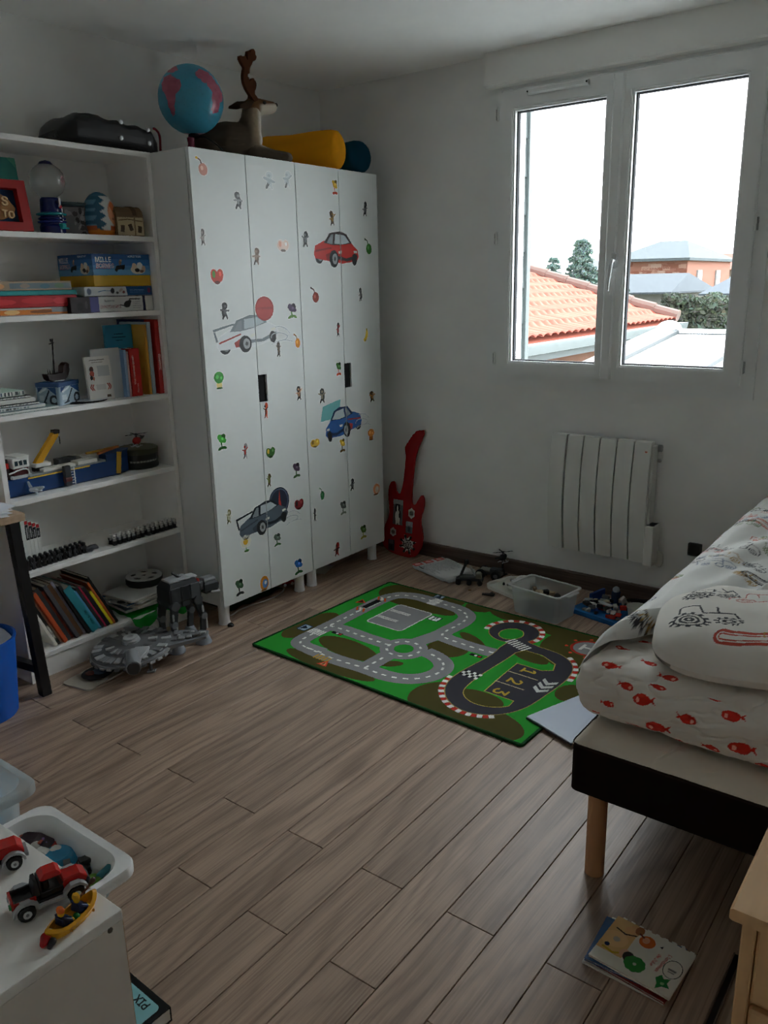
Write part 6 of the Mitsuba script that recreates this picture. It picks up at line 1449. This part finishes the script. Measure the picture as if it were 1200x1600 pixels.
with frame((1.613, -.418, .0088), rz=-8):
    def lay(w, d, r, z): return [(p[0], p[1], z) for p in np.array(rrect(w, d, r, 0, 0).exterior.coords)[:-1]]
    def loft(rs, capa=True):
        V = [p for r_ in rs for p in r_]; n = len(rs[0]); F = []
        for i in range(len(rs) - 1):
            for j in range(n):
                a, b, c_, d_ = i * n + j, i * n + (j + 1) % n, (i + 1) * n + (j + 1) % n, (i + 1) * n + j
                F += [(a, b, c_), (a, c_, d_)]
        o = len(V); V.append(tuple(np.mean(rs[0], axis=0))); F += [(o, (j + 1) % n, j) for j in range(n)]
        return trimesh.Trimesh(np.array(V), np.array(F), process=True)
    part(sb, 'body', (loft([lay(.235, .155, .02, 0), lay(.262, .180, .022, .128)]), 'ffffff'), 'frost', 40)
    rim = rrect(.285, .195, .02).difference(rrect(.262, .178, .02))
    part(sb, 'rim', (ex(rim, .005, .128), 'b8bcbc'), 'satin', 30)
    for s in (-1, 1): part(sb, 'handle', (ex(rrect(.03, .09, .01, .145 * s, 0), .004, .126), 'aeb3b3'), 'satin', 30)
    bricks(sb, 60, (-.085, .085, -.05, .05, .004, .055), ['22302a', '2c3a34', '1c2420', '3a4a40', '14181a', '2f3a3a'], 5, (.015, .045), 'toy_piece')
    bricks(sb, 10, (-.085, .02, -.04, .05, .06, .078), ['9a8a70', 'a8987c', '7a6a54'], 6, (.02, .045), 'toy_piece')
    part(sb, 'toy_wheel', (cyl((-.01, .03, .082), (-.01, .03, .10), .014, n=16), '151617'), 'satin')
    part(sb, 'toy_wheel', (cyl((.045, .03, .078), (.055, .03, .092), .013, n=16), '151617'), 'satin')
bd = thing('brick_baseplate', 'blue baseplate heaped with red, white and dark toy bricks left of the bed', 'toy')
with frame((1.835, -.215, 0), rz=-12):
    part(bd, 'plate', [(bx(-.135, .135, -.135, .135, 0, .006, .002), '1c5c9c'), (bx(-.135, .135, -.135, -.115, .006, .022, .002), '1f66a8')], 'satin', False)
    bricks(bd, 70, (-.115, .115, -.10, .11, .007, .030), ['2a2c30', 'c9ccca', 'a52a20', '1c3c74', '8a8e90', 'd8d8d4', '1a1b1e', '5f6468', 'c9b8a0'], 9, (.012, .045))
    part(bd, 'wall_piece', (bx(-.10, -.085, .0, .11, .006, .060, .002), '1a3a78'), 'satin', False)
    part(bd, 'tower', [(bx(-.02, .012, .06, .09, .006, .075, .002), '22304a'), (ball(.016, (-.004, .075, .085)), '9aa2a8')], 'satin')
    part(bd, 'wing', [(hull(box(.05, .02, .004, (.02, -.03, .045)), box(.02, .012, .004, (-.03, -.01, .042))), 'c4c8ca')], 'satin', False)
    part(bd, 'nose', (mv(box(.014, .03, .05, (0, 0, 0), .003), (.055, .05, .05), rx=35), 'd8d8d6'), 'satin', False)
bw = thing('bowl', 'white plastic cup beside the bed, on the brick baseplate edge', 'bowl')
with frame((1.985, -.235, 0)): put(bw, (lathe([(0, 0), (.030, 0), (.034, .004), (.046, .060), (.049, .064), (.045, .064), (.032, .008), (0, .006)], 32), 'd6d6d0'), 'satin')
cb = thing('cable_coil', 'coil of black cable lying behind the brick heap', 'cable')
put(cb, [(tube([(1.93 + (.055 + .004 * k) * math.cos(a) + .006 * k, -.085 + (.045) * math.sin(a), .006 + .004 * k + .002 * math.sin(a * 2)) for a in np.linspace(0, 6.1, 14)], .0045, 6), '121214') for k in range(5)], 'satin')

sp_ = thing('drawing_pad', 'white drawing pad with a dark back lying half under the bed, on the rug corner', 'pad')
with frame((1.992, -1.322, .0094), rz=-19.5):
    part(sp_, 'back_cover', (bx(0, .215, .0, .30, 0, .004, .0006), '2c3038'), 'satin', False)
    part(sp_, 'sheets', (bx(.001, .214, .003, .299, .004, .009, .0006), 'c9d2e2'), 'gloss', False)

# ================================================================ children's books on the floor
bk_c = [('white', 'dcdad2', 'children’s book at the bottom of the pile on the floor under the bed edge'), ('red', 'a8342c', 'children’s book with a red spine in the floor pile'), ('dark', '2f4a70', 'children’s book in blue in the floor pile')]
def floor_book(lb, c, cx, cy, z, rz, w=.186, h=.150, t=.006):
    k = thing('picture_book', lb, 'book')
    with frame((cx, cy, z), rz=rz):
        part(k, 'cover', [(bx(-w / 2, w / 2, -h / 2, h / 2, 0, .0012, .0004), c), (bx(-w / 2, w / 2, -h / 2, h / 2, t - .0012, t, .0004), c)], 'satin', False)
        part(k, 'pages', (bx(-w / 2 + .002, w / 2 - .002, -h / 2 + .002, h / 2 - .002, .0013, t - .0013), 'd5d2ca'), 'matte', False)
        for i in range(9): part(k, 'page_tab', (bx(-w / 2 + .012 + i * .020, -w / 2 + .021 + i * .020, h / 2 - .001, h / 2 + .005, .0005, t - .0004), 'd8d6cf'), 'matte', False)
    return k
floor_book('pale children’s book at the bottom of the pile on the floor', 'cfcdc4', 2.686, -2.128, 0, -1.5)
floor_book('children’s book with dark edge, second from the bottom of the floor pile', '8a3a34', 2.693, -2.126, .0062, -5)
floor_book('blue children’s book, third from the bottom of the floor pile', '3a5a86', 2.685, -2.122, .0124, 3)
kb = floor_book('top children’s book of the floor pile, white cover with animals and red lettering', 'dcd8cc', 2.700, -2.124, .0186, -4)
with frame((2.700, -2.124, .0186 + .0064), rz=-4):
    A = lambda x, y: (x - 2.700, y + 2.124)
    def E3(x, y, rx, ry, a=0): return ell(x - 2.700, y + 2.124, rx, ry, a)
    cov = [(sbox(-.093, -.075, .093, .075), 'd8d5ca'), (sbox(-.093, -.04, -.032, .075), 'cfa86a'), (E3(2.632, -2.120, .030, .026, 20), 'd8b07a'), (E3(2.655, -2.075, .016, .022, -20), 'cfa06a'), (E3(2.668, -2.062, .010, .014), '9a5a34'), (line([A(2.622, -2.085), A(2.645, -2.092), A(2.668, -2.082)], .004), '3a2a24'), (line([A(2.62, -2.155), A(2.645, -2.160), A(2.662, -2.150)], .006), 'b5922a'), (ell(-.075, -.02, .006, .006), '26345a'), (E3(2.636, -2.118, .008, .008), 'b0a090'),
           (E3(2.694, -2.083, .018, .019), 'c8622c'), (E3(2.690, -2.080, .008, .010), 'd8a888'), (line([A(2.672, -2.07), A(2.682, -2.075)], .005), '5a2a20'), (E3(2.668, -2.146, .011, .014), 'd0a084'), (E3(2.678, -2.149, .012, .015), '2a1c20'), 
           (unary_union([E3(2.698 + .014 * math.cos(a), -2.160 + .014 * math.sin(a), .010, .010) for a in np.arange(9) * .7]), '2f7a34'),
           (E3(2.769, -2.122, .020, .028).difference(E3(2.769, -2.122, .0185, .0265)), '2c2c2c'), (sbox(.060, -.004, .078, .002), '77756e'), (sbox(.062, -.010, .076, -.006), '8a8880'),
           (poly(A(2.748, -2.165), A(2.756, -2.150), A(2.764, -2.158), A(2.776, -2.150), A(2.774, -2.166), A(2.784, -2.176), A(2.768, -2.180), A(2.758, -2.194), A(2.756, -2.178)), '2c7a3c'), (E3(2.766, -2.172, .004, .004), '9ac08a'), (poly(A(2.722, -2.078), A(2.728, -2.072), A(2.729, -2.082)), '2a2224')]
    part(kb, 'print', flat(cov, 0, clip=sbox(-.093, -.075, .093, .075)), 'satin', False)
    for s, x, y, c in (('L’amoureux', .046, .038, 'b53a30'), ('de Julie', .028, .026, 'b53a30')):
        part(kb, 'lettering', (text(s, .0085, (x, y, .0002), False, .0003, rz=-97), c), 'satin', False)
rl = thing('toy_track', 'dark toy track strip lying on the floor in front of the dresser', 'toy')
with frame((2.869, -2.115, 0), rz=0): put(rl, [(bx(-.010, -.006, -.14, .14, 0, .006, .001), '5a4a3e'), (bx(.006, .010, -.14, .14, 0, .006, .001), '5a4a3e'), (bx(-.006, .006, -.14, .14, 0, .002), '1c1614')], 'satin', False)

# ================================================================ brick spaceship and four-legged machine in front of the bookcase
ss = thing('toy_spaceship', 'round grey brick-built toy spaceship on the floor in front of the bookcase', 'toy')
GY = ['8f9294', '77797b', '5c5e60', 'a8abac', '6a6c6e']
g = np.random.default_rng(21)
with frame((.455, -1.825, .030), rz=38, rx=3, ry=-4):
    R = .165
    part(ss, 'lower_disc', (lathe([(0, .0), (.09, 0), (R - .01, .026), (R, .034), (0, .034)], 40), '4a4c4e'), 'satin')
    part(ss, 'rim', (lathe([(R - .012, .034), (R + .003, .034), (R + .003, .044), (R - .012, .044)], 40), '8a8d8f'), 'satin', 30)
    part(ss, 'upper_disc', (lathe([(0, .044), (R, .044), (R - .004, .050), (.06, .070), (0, .072)], 40), '66686a'), 'satin')
    for i in range(26):
        a = i * 6.283 / 26
        for r0, r1 in ((.060, .105), (.108, .158)):
            if g.uniform() < .12: continue
            w = (r0 + r1) / 2 * 6.283 / 26 * g.uniform(.55, .9); zz = .050 + .020 * (1 - ((r0 + r1) / 2 - .06) / .1)
            part(ss, 'plate', (mv(box(r1 - r0, w, .006, ((r0 + r1) / 2, 0, zz), .001), rz=math.degrees(a), ry=0), GY[int(g.integers(5))]), 'satin', False)
    for i in range(30):
        a = i * 6.283 / 30
        part(ss, 'rim_brick', (mv(box(.012, .022, .010, (R + .001, 0, .030), .001), rz=math.degrees(a)), GY[int(g.integers(5))]), 'satin', False)
    part(ss, 'dome', [(mv(lathe([(0, .070), (.038, .070), (.036, .080), (.024, .086), (.014, .088), (0, .088)], 24)), '9a9d9f'), (mv(lathe([(.012, .086), (.030, .084), (.030, .090), (.012, .091)], 24)), 'b0b3b4')], 'satin', 30)
    part(ss, 'antenna', [(mv(lathe([(0, 0), (.030, .012), (.032, .015), (0, .006)], 20), (-.02, .075, .078), rx=-40), '8a8d8f')], 'satin', 30)
    part(ss, 'engine_pod', [(cyl((.03, -.10, .058), (.06, -.20, .050), .027, .030, 16), '85888a'), (cyl((.06, -.20, .050), (.063, -.207, .050), .024, n=16), '3c3e40')], 'satin', 30)
    part(ss, 'boom', [(hull(box(.06, .05, .03, (.06, -.08, .055), .002), box(.04, .05, .026, (.04, -.15, .05), .002)), 'a5a8aa')], 'satin', False)
    part(ss, 'nose_deck', [(hull(box(.02, .15, .020, (.14, .03, .044), .002), box(.02, .060, .012, (.290, .06, .040), .002)), '74777a')], 'satin', False)
    for i in range(16):
        part(ss, 'nose_plate', (box(g.uniform(.015, .04), g.uniform(.01, .03), .008, (.165 + .120 * i / 16, .045 + g.uniform(-.04, .04) * (1 - i / 22), .056), .001), GY[int(g.integers(5))]), 'satin', False)
    for x, y in ((.09, -.09), (-.09, -.08), (-.06, .09), (.12, .06)):
        part(ss, 'landing_foot', [(cyl((x, y, -.024), (x, y, .01), .007, n=8), '5a5c5e'), (box(.034, .022, .007, (x, y, -.0262), .001), 'a2a5a6')], 'satin', False)
wk = thing('toy_walking_machine', 'dark grey brick-built four-legged toy machine standing behind the spaceship', 'toy')
with frame((.478, -1.566, 0), rz=-8):
    DG = ['2c2f32', '3a3d40', '232528', '4a4d50']
    bd_ = hull(box(.105, .150, .05, (0, -.02, .245)), box(.080, .120, .10, (0, -.02, .250)), box(.06, .15, .03, (0, -.015, .205)))
    part(wk, 'body', (bd_, '2b2e31'), 'satin', False)
    for s in (-1, 1):
        for i in range(3):
            part(wk, 'side_plate', (box(.006, .044, .066, (s * .052, -.066 + i * .047, .250), .002), DG[(i + 1) % 4]), 'satin', False)
            part(wk, 'lower_plate', (box(.006, .040, .030, (s * .046, -.060 + i * .044, .205), .002), DG[i % 4]), 'satin', False)
    part(wk, 'roof_plate', [(box(.07, .10, .008, (0, -.03, .304), .002), '9a9da0'), (box(.05, .05, .010, (0, .035, .298), .002), 'b2b5b6')], 'satin', False)
    part(wk, 'roof_gun', [(cyl((.0, -.015, .308), (-.01, -.04, .330), .006, n=8), '1a1b1c'), (ball(.008, (.0, -.01, .312)), '8a8c8e')], 'satin')
    part(wk, 'red_light', (box(.014, .012, .016, (.040, .050, .285), .002), '8a1c18'), 'satin', False)
    part(wk, 'neck', [(box(.040, .040, .040, (.0, .072, .245), .004), '5f6265'), (box(.050, .014, .030, (0, .062, .262), .003), 'b8bbbc')], 'satin', False)
    part(wk, 'front_block', [(hull(box(.060, .07, .030, (.0, .125, .232)), box(.042, .05, .058, (.0, .122, .232))), '34373a'), (hull(box(.050, .060, .006, (0, .122, .262)), box(.036, .05, .010, (0, .122, .268))), '7d8184')], 'satin', False)
    part(wk, 'front_grille', [(box(.046, .006, .008, (0, .163, .236)), '6a2a1c'), (box(.046, .008, .008, (0, .163, .222)), 'c4c6c6')], 'satin', False)
    for s in (-1, 1): part(wk, 'front_pipe', (cyl((s * .026, .12, .208), (s * .026, .165, .202), .006, n=10), '9a9c9e'), 'satin')
    for s in (-1, 1):
        for y, dy in ((-.075, -.012), (.035, .022)):
            lg = part(wk, 'leg', [(hull(box(.020, .030, .012, (s * .046, y, .200)), box(.018, .024, .012, (s * .050, y + dy, .125))), '2a2c2f'), (hull(box(.016, .022, .012, (s * .050, y + dy, .125)), box(.016, .022, .012, (s * .052, y + dy * .6, .045))), '3d4043')], 'satin', False)
            part(lg, 'joint', (cyl((s * .036, y + dy, .125), (s * .064, y + dy, .125), .015, n=14), '6f7275'), 'satin')
            part(lg, 'joint', (cyl((s * .036, y, .205), (s * .062, y, .205), .020, n=14), '4a4d50'), 'satin')
            part(lg, 'brace', [(box(.006, .006, .05, (s * .062, y + dy + .008, .090), .001), 'b5b8b9'), (box(.006, .008, .03, (s * .062, y + dy - .006, .16), .001), '9a9d9f')], 'satin', False)
            part(lg, 'foot', (mv(lathe([(0, 0), (.034, 0), (.036, .004), (.018, .048), (0, .050)], 20), (s * .052, y + dy * .6, 0)), '8e959d'), 'satin', 40)
ft = thing('tray', 'flat pale tray with dark dishes on the floor under the toy spaceship', 'tray')
with frame((.430, -2.000, 0), rz=10):
    part(ft, 'dish', (ex(rrect(.15, .20, .02), .006), 'a9a294'), 'satin', 30)
    part(ft, 'pan', [(mv(lathe([(0, .007), (.050, .007), (.058, .014), (.054, .014), (0, .010)], 28), (0, .02, 0), s=(1, 1.2, 1)), '2a2a2c'), (mv(ball(.03, (0, 0, 0), (1, 1, .25)), (0, .03, .014)), '4a5a6a'), (mv(ball(.02, (0, 0, 0), (1, 1, .3)), (-.02, .0, .014)), '5a2a24')], 'satin')

# ================================================================ under the wardrobes
um = thing('play_mat', 'dark green folded mat lying under the left wardrobe', 'mat')
put(um, (grid(20, 12, lambda u, v: np.c_[.20 + .18 * v, -1.22 + u * .36, .004 + .012 * np.sin(u * 9) ** 2 * v]), '1c3a22'), 'cloth', True)
uc = thing('power_cable', 'white cable hanging below the left wardrobe and running along the floor', 'cable')
put(uc, (tube([(.42, -1.275, .10), (.425, -1.272, .05), (.42, -1.268, .008), (.415, -1.24, .006), (.40, -1.16, .005), (.415, -1.05, .005), (.42, -.96, .005), (.38, -.86, .005)], .0035, 6), 'b5b5b0'), 'satin')
ur = thing('toy_car', 'red toy car under the wardrobe beside the middle legs', 'toy')
with frame((.345, -.800, 0), rz=70):
    part(ur, 'body', (hull(bx(-.035, .035, -.016, .016, .008, .024, .004), bx(-.018, .02, -.013, .013, .024, .036, .004)), '9a1c18'), 'gloss')
    for x in (-.02, .022):
        for y in (-.016, .016): part(ur, 'wheel', (cyl((x, y - .003, .008), (x, y + .003, .008), .008, n=12), 'd8d8d4'), 'satin')
uw = thing('leaflet', 'pale leaflet lying on the floor under the right wardrobe', 'leaflet')
with frame((.33, -.52, 0), rz=20): put(uw, (bx(-.05, .05, -.07, .07, 0, .002), 'b0aca4'), 'matte', False)
ub = thing('toy_ball_foot', 'small black rubber stopper beside the left wardrobe leg', 'stopper')
with frame((.500, -1.335, 0)): put(ub, (lathe([(0, 0), (.014, 0), (.015, .006), (.010, .012), (0, .013)], 16), '101011'), 'satin')

# ================================================================ toys on and beside the low storage unit
def wheel(k, x, y, r=.021, w=.018, z=None):
    z = r if z is None else z
    q = part(k, 'wheel', (orient(lathe([(0, 0), (r * .75, 0), (r * .95, w * .1), (r, w * .3), (r, w * .7), (r * .95, w * .9), (r * .75, w), (0, w)], 20), np.array([x, y - w / 2, z]), np.array([x, y + w / 2, z])), '1a1b1c'), 'satin', 30)
    part(q, 'rim', [(cyl((x, y - w / 2 - .001, z), (x, y + w / 2 + .001, z), r * .48, n=16), 'b9bcbd'), (cyl((x, y - w / 2 - .0016, z), (x, y + w / 2 + .0016, z), r * .20, n=10), '6a6c6e')], 'satin', 30)
pk_ = thing('toy_pickup', 'red and black brick-built pickup truck standing on the storage unit', 'toy car')
with frame((2.082, -3.121, UZ), rz=72, s=.64):
    # x along the truck (front = +x), y across
    for x in (-.060, .055):
        for y in (-.034, .034): wheel(pk_, x, y)
    part(pk_, 'chassis', [(bx(-.088, .085, -.022, .022, .018, .028, .002), '26282a'), (bx(-.088, .088, -.030, .030, .026, .034, .002), '17181a')], 'satin', False)
    for s in (-1, 1): part(pk_, 'side_sill', (bx(-.034, .030, s * .034 - .005, s * .034 + .005, .020, .030, .002), 'a9acae'), 'satin', False)
    for x in (-.060, .055):
        for s in (-1, 1):
            arch = Point(x, .021).buffer(.031, 10).difference(Point(x, .021).buffer(.0245, 10)).intersection(sbox(x - .04, .022, x + .04, .08)).union(sbox(x - .012, .044, x + .012, .052))
            part(pk_, 'wheel_arch', (mv(ex(arch, .016), (0, s * .034 + .008, 0), rx=90), '9fa3a5'), 'satin', 30)
    part(pk_, 'bonnet', [(hull(bx(.028, .088, -.024, .024, .036, .052, .003), bx(.030, .075, -.022, .022, .050, .062, .003)), 'b01c16'), (bx(.084, .092, -.026, .026, .030, .044, .002), '2a2c2e')], 'gloss', False)
    part(pk_, 'roof', [(hull(bx(-.020, .030, -.024, .024, .078, .088, .004), bx(-.012, .024, -.020, .020, .086, .094, .004)), 'b81c16')], 'gloss', 30)
    part(pk_, 'cab', [(bx(-.024, .030, -.025, .025, .036, .050, .002), '1c1d1f'), (hull(bx(.024, .032, -.022, .022, .050, .054), bx(.016, .022, -.020, .020, .076, .079)), '3a1210'), (bx(-.024, -.018, -.024, .024, .048, .080, .002), '232426')], 'gloss', False)
    part(pk_, 'seat', (bx(-.016, .0, -.016, .016, .048, .070, .003), '101112'), 'satin', False)
    part(pk_, 'roll_cage', (hull(bx(-.040, -.024, -.024, .024, .046, .050), bx(-.034, -.026, -.022, .022, .074, .080)), '1b1c1e'), 'satin', False)
    part(pk_, 'load_bed', [(bx(-.088, -.030, -.026, .026, .034, .040, .001), '1f2022'), (bx(-.090, -.084, -.028, .028, .034, .054, .002), '9c1a15'), (bx(-.088, -.034, -.030, -.024, .036, .052, .002), 'a81c16'), (bx(-.088, -.034, .024, .030, .036, .052, .002), '2a2c2e')], 'gloss', False)
    part(pk_, 'rear_light', (box(.006, .010, .012, (-.092, -.022, .044), .001), '2a7a3a'), 'gloss', False)
    part(pk_, 'bumper', (bx(.088, .096, -.028, .028, .022, .032, .002), '2a2c2e'), 'satin', False)
t = thing('toy_truck', 'red brick-built toy truck cut off by the left edge, on the storage unit', 'toy car')
with frame((1.935, -3.137, UZ), rz=70, s=.64):
    for x in (-.055, .050):
        for y in (-.032, .032): wheel(t, x, y, .020)
    part(t, 'chassis', [(bx(-.080, .080, -.022, .022, .018, .030, .002), '26282a')], 'satin', False)
    part(t, 'bonnet', (hull(bx(.018, .078, -.026, .026, .034, .050, .003), bx(.020, .066, -.024, .024, .048, .064, .003)), 'b61c16'), 'gloss', 30)
    part(t, 'cab', (hull(bx(-.05, .015, -.026, .026, .034, .060, .003), bx(-.04, .0, -.022, .022, .060, .086, .003)), 'a81a15'), 'gloss', 30)
    for s in (-1, 1):
        part(t, 'wheel_arch', (mv(ex(Point(.050, .020).buffer(.030, 10).difference(Point(.050, .020).buffer(.024, 10)).intersection(sbox(0, .022, .1, .08)), .014), (0, s * .032 + .007, 0), rx=90), '9fa3a5'), 'satin', 30)
    part(t, 'bumper', (bx(.078, .088, -.026, .026, .020, .032, .002), '8a8d8f'), 'satin', False)
ky = thing('toy_kayak', 'yellow toy kayak on the corner of the storage unit', 'toy boat')
KM = mat((2.147, -3.124, UZ), rz=102, s=(.74, 1, .85))
with frame(m=KM):
    oval = lambda L_, W_: Polygon([(L_ * math.cos(a) * (1 - .0), W_ * math.sin(a) * (1 - .25 * math.cos(a) ** 4)) for a in np.linspace(0, 6.283, 40)])
    h1_, h2_ = oval(.060, .017), oval(.068, .021)
    m = loft([[(x, y, 0) for x, y in np.array(h1_.exterior.coords)[:-1]], [(x, y, .012 + .010 * (x / .068) ** 4) for x, y in np.array(h2_.exterior.coords)[:-1]], [(x * .86, y * .74, .015 + .010 * (x / .068) ** 4) for x, y in np.array(h2_.exterior.coords)[:-1]], [(x * .80, y * .62, .006) for x, y in np.array(h2_.exterior.coords)[:-1]]])
    part(ky, 'hull', (m, 'd89a1c'), 'gloss', 40)
    m = oval(.056, .014); part(ky, 'floor', (ex(m, .003, .004), 'c98a16'), 'gloss', False)
    for x in (-.030, .030): part(ky, 'rivet', (cyl((x, -.0205, .010), (x, -.0225, .010), .003, n=10), 'a86a10'), 'satin')
def minifig(lb, x, head, hat, torso, legs, extra=None, rz=0):
    k = thing('toy_figure', lb, 'toy figure')
    with frame(m=KM):
        with frame((x, 0, .007), rz=rz):
            part(k, 'legs', [(bx(.0, .020, -.0085, -.0005, 0, .009, .001), legs), (bx(.0, .020, .0005, .0085, 0, .009, .001), legs)], 'satin', False)
            part(k, 'torso', (hull(bx(-.006, .006, -.0095, .0095, .004, .006), bx(-.0045, .0045, -.007, .007, .021, .022)), torso), 'satin', False)
            for s in (-1, 1): part(k, 'arm', [(hull(ball(.0033, (0, s * .0095, .0185), sub=1), ball(.003, (.010, s * .012, .012), sub=1)), torso), (ball(.0032, (.013, s * .012, .011), sub=1), 'd8b020')], 'satin')
            part(k, 'head', (lathe([(0, .022), (.0045, .022), (.0058, .024), (.0058, .031), (.004, .0325), (0, .0325)], 16), head), 'gloss', 40)
            part(k, 'hat', (mv(lathe([(0, .030), (.0068, .030), (.0070, .034), (.0055, .038), (0, .0395)], 16)), hat), 'gloss', 40)
            if extra == 'paddle': part(k, 'paddle', [(cyl((.012, .012, .008), (.050, .004, .030), .0018, n=8), '5a2a14'), (ball(.006, (.052, .004, .031), (1.4, .5, 1)), '3c2018')], 'satin')
            if extra == 'vest': part(k, 'life_vest', [(bx(-.0075, -.005, -.008, .008, .008, .020, .001), '232a44'), (bx(.005, .0075, -.008, .008, .008, .020, .001), '232a44')], 'satin', False)
minifig('toy figure with yellow head and paddle, front seat of the yellow kayak', .016, 'd8a818', 'd89c14', '26345c', '1c2438', 'paddle')
minifig('toy figure with an orange helmet, rear seat of the yellow kayak', -.026, 'd8a818', 'd8641c', '23263a', '1c4a70', 'vest')
rp = thing('toy_bag', 'red and black piece at the stern of the yellow kayak', 'toy')
with frame(m=KM):
    put(rp, [(hull(ball(.009, (-.066, .002, .010)), ball(.005, (-.082, -.004, .010))), 'a81a16'), (hull(ball(.006, (-.064, -.010, .008)), ball(.004, (-.078, -.014, .007))), '151517'), (ball(.005, (-.056, .0, .017)), 'e0dcd4')], 'satin')
gp = thing('toy_bag', 'small green piece inside the yellow kayak', 'toy')
with frame(m=KM): put(gp, (ball(.006, (.0, -.010, .014)), '1c7a34'), 'satin')

# inside the white tub
TZ = .512 - .07 + .004
dcx = thing('toy_car', 'glittering dark toy car in the white tub', 'toy')
with frame((1.808, -3.005, TZ), rz=30):
    part(dcx, 'body', (hull(bx(-.04, .04, -.018, .018, .010, .028, .004), bx(-.022, .016, -.015, .015, .028, .042, .004)), '33202a'), 'gloss', 30)
    bricks(dcx, 26, (-.035, .03, -.014, .014, .026, .040), ['4a3a6a', '7a5a9a', '3a6a4a', 'a04a3a', '2a2230', '8a6ab0', '5a9a4a'], 31, (.006, .012), 'sequin')
    part(dcx, 'bumper', (bx(.034, .046, -.018, .018, .010, .024, .004), 'a82018'), 'gloss', False)
    for x in (-.024, .024):
        for y in (-.019, .019): part(dcx, 'wheel', (cyl((x, y - .004, .010), (x, y + .004, .010), .010, n=12), '151517'), 'satin')
wc = thing('toy_figure', 'white toy piece between the glittering car and the blue shell in the tub', 'toy')
with frame((1.850, -3.015, TZ), rz=15): put(wc, [(hull(box(.05, .03, .02, (0, 0, .012), .004), box(.03, .02, .02, (.01, .0, .03), .004)), 'dededa'), (ball(.012, (.03, .012, .032)), 'e4e4e0'), (ball(.010, (-.02, .012, .030)), 'd8d8d4')], 'gloss')
bl = thing('toy_shell', 'shiny blue toy dome in the white tub', 'toy')
with frame((1.885, -3.000, TZ), rz=0): put(bl, [(lathe([(.038, 0), (.040, .004), (.036, .022), (.024, .036), (0, .041)], 28), '2a86b0'), (lathe([(0, .0), (.038, 0), (.038, .003), (0, .003)], 28), '1c5a80')], 'gloss')
bkx = thing('toy_wreck', 'grey and black brick pieces behind the blue dome in the tub', 'toy')
with frame((1.925, -2.985, TZ), rz=10): bricks(bkx, 16, (-.028, .028, -.02, .02, .0, .03), ['2a2c2e', '3a3c3e', '5a5c5e', '1a1b1c'], 33, (.012, .03))
cp = thing('toy_brick', 'coral red toy piece in the white tub', 'toy')
with frame((1.935, -3.020, TZ), rz=25): put(cp, (hull(box(.03, .022, .012, (0, 0, .008), .002), box(.018, .018, .012, (.004, 0, .030), .002)), 'd0533c'), 'satin', False)
gp2 = thing('toy_plane', 'green and teal toy plane nose-up in the white tub', 'toy')
with frame((1.972, -3.010, TZ), rz=30):
    part(gp2, 'body', (hull(box(.05, .016, .014, (0, 0, .012), .003), box(.02, .014, .014, (.03, .006, .026), .003)), '5a8a2c'), 'satin', 30)
    part(gp2, 'tail', (hull(box(.012, .012, .008, (.034, .008, .03), .002), box(.012, .008, .008, (.052, .014, .046), .002)), '2a6a74'), 'satin', False)
gp3 = thing('toy_brick', 'grey toy piece at the right end of the white tub', 'toy')
with frame((2.010, -2.995, TZ), rz=40): put(gp3, (hull(box(.03, .02, .012, (0, 0, .008), .002), box(.012, .016, .012, (.006, 0, .022), .002)), '8f979a'), 'satin', False)
# inside the translucent tub
CZ = .512 - .23 + .004
cr_ = thing('plastic_bag', 'crumpled pale blue plastic bag in the translucent tub', 'bag')
m = ball(.085, (1.500, -3.005, CZ + .13), (1.1, .9, .85), 4)
v = np.array(m.vertices); f = meshkit.fbm(v * 26, 3, seed=6) - .5; r_ = np.abs(meshkit.noise(v * 45, 3) - .5)
m.vertices = v + (v - np.array([1.500, -3.005, CZ + .13])) * (1.1 * f - .35 * r_)[:, None]
put(cr_, (m, (np.array(lin('8fc0d8'))[None] * (.75 + .6 * meshkit.fbm(v * 30, 2, seed=1))[:, None])), 'gloss', True)
ck = thing('toy_parts', 'loose grey toy parts at the bottom of the translucent tub', 'toys', kind='stuff')
g = np.random.default_rng(41); L = []
for i in range(90):
    s = g.uniform(.01, .035, 3) * np.array([1, .7, .6])
    L.append((mv(box(*s, b=.001), (g.uniform(1.455, 1.625), g.uniform(-3.24, -2.97), CZ + .008 + g.uniform(0, .05)), rz=g.uniform(0, 180), rx=g.uniform(-40, 40)), ['7f8a90', '5f6a70', 'a9b0b4', '8a5a50', '4a5258', 'c9ced0'][int(g.integers(6))]))
put(ck, L, 'satin', False)

px_ = thing('boxed_book', 'thick black and teal book lettered PIX on the floor beside the storage unit', 'book')
with frame((1.845, -2.915, 0), rz=-2):
    W2, H2, t2_ = .22, .15, .036
    part(px_, 'cover', [(bx(-W2 / 2, W2 / 2, -H2 / 2, H2 / 2, t2_ - .003, t2_, .0008), '141618'), (bx(-W2 / 2, W2 / 2, -H2 / 2, H2 / 2, 0, .003, .0008), '141618'), (bx(-W2 / 2, W2 / 2, H2 / 2 - .003, H2 / 2, 0, t2_, .0008), '141618')], 'gloss', False)
    part(px_, 'pages', (bx(-W2 / 2 + .003, W2 / 2 - .002, -H2 / 2 + .003, H2 / 2 - .003, .0032, t2_ - .0032), 'dcdcd8'), 'matte', False)
    with frame((0, 0, t2_ + .0003)): part(px_, 'print', flat([(rrect(W2 - .028, H2 - .030, .012), '86bcc0')], 0), 'gloss', False)
    part(px_, 'lettering', (text('PIX', .018, (.074, .052, t2_ + .0005), True, .0003, rz=180), '1c2426'), 'satin', False)
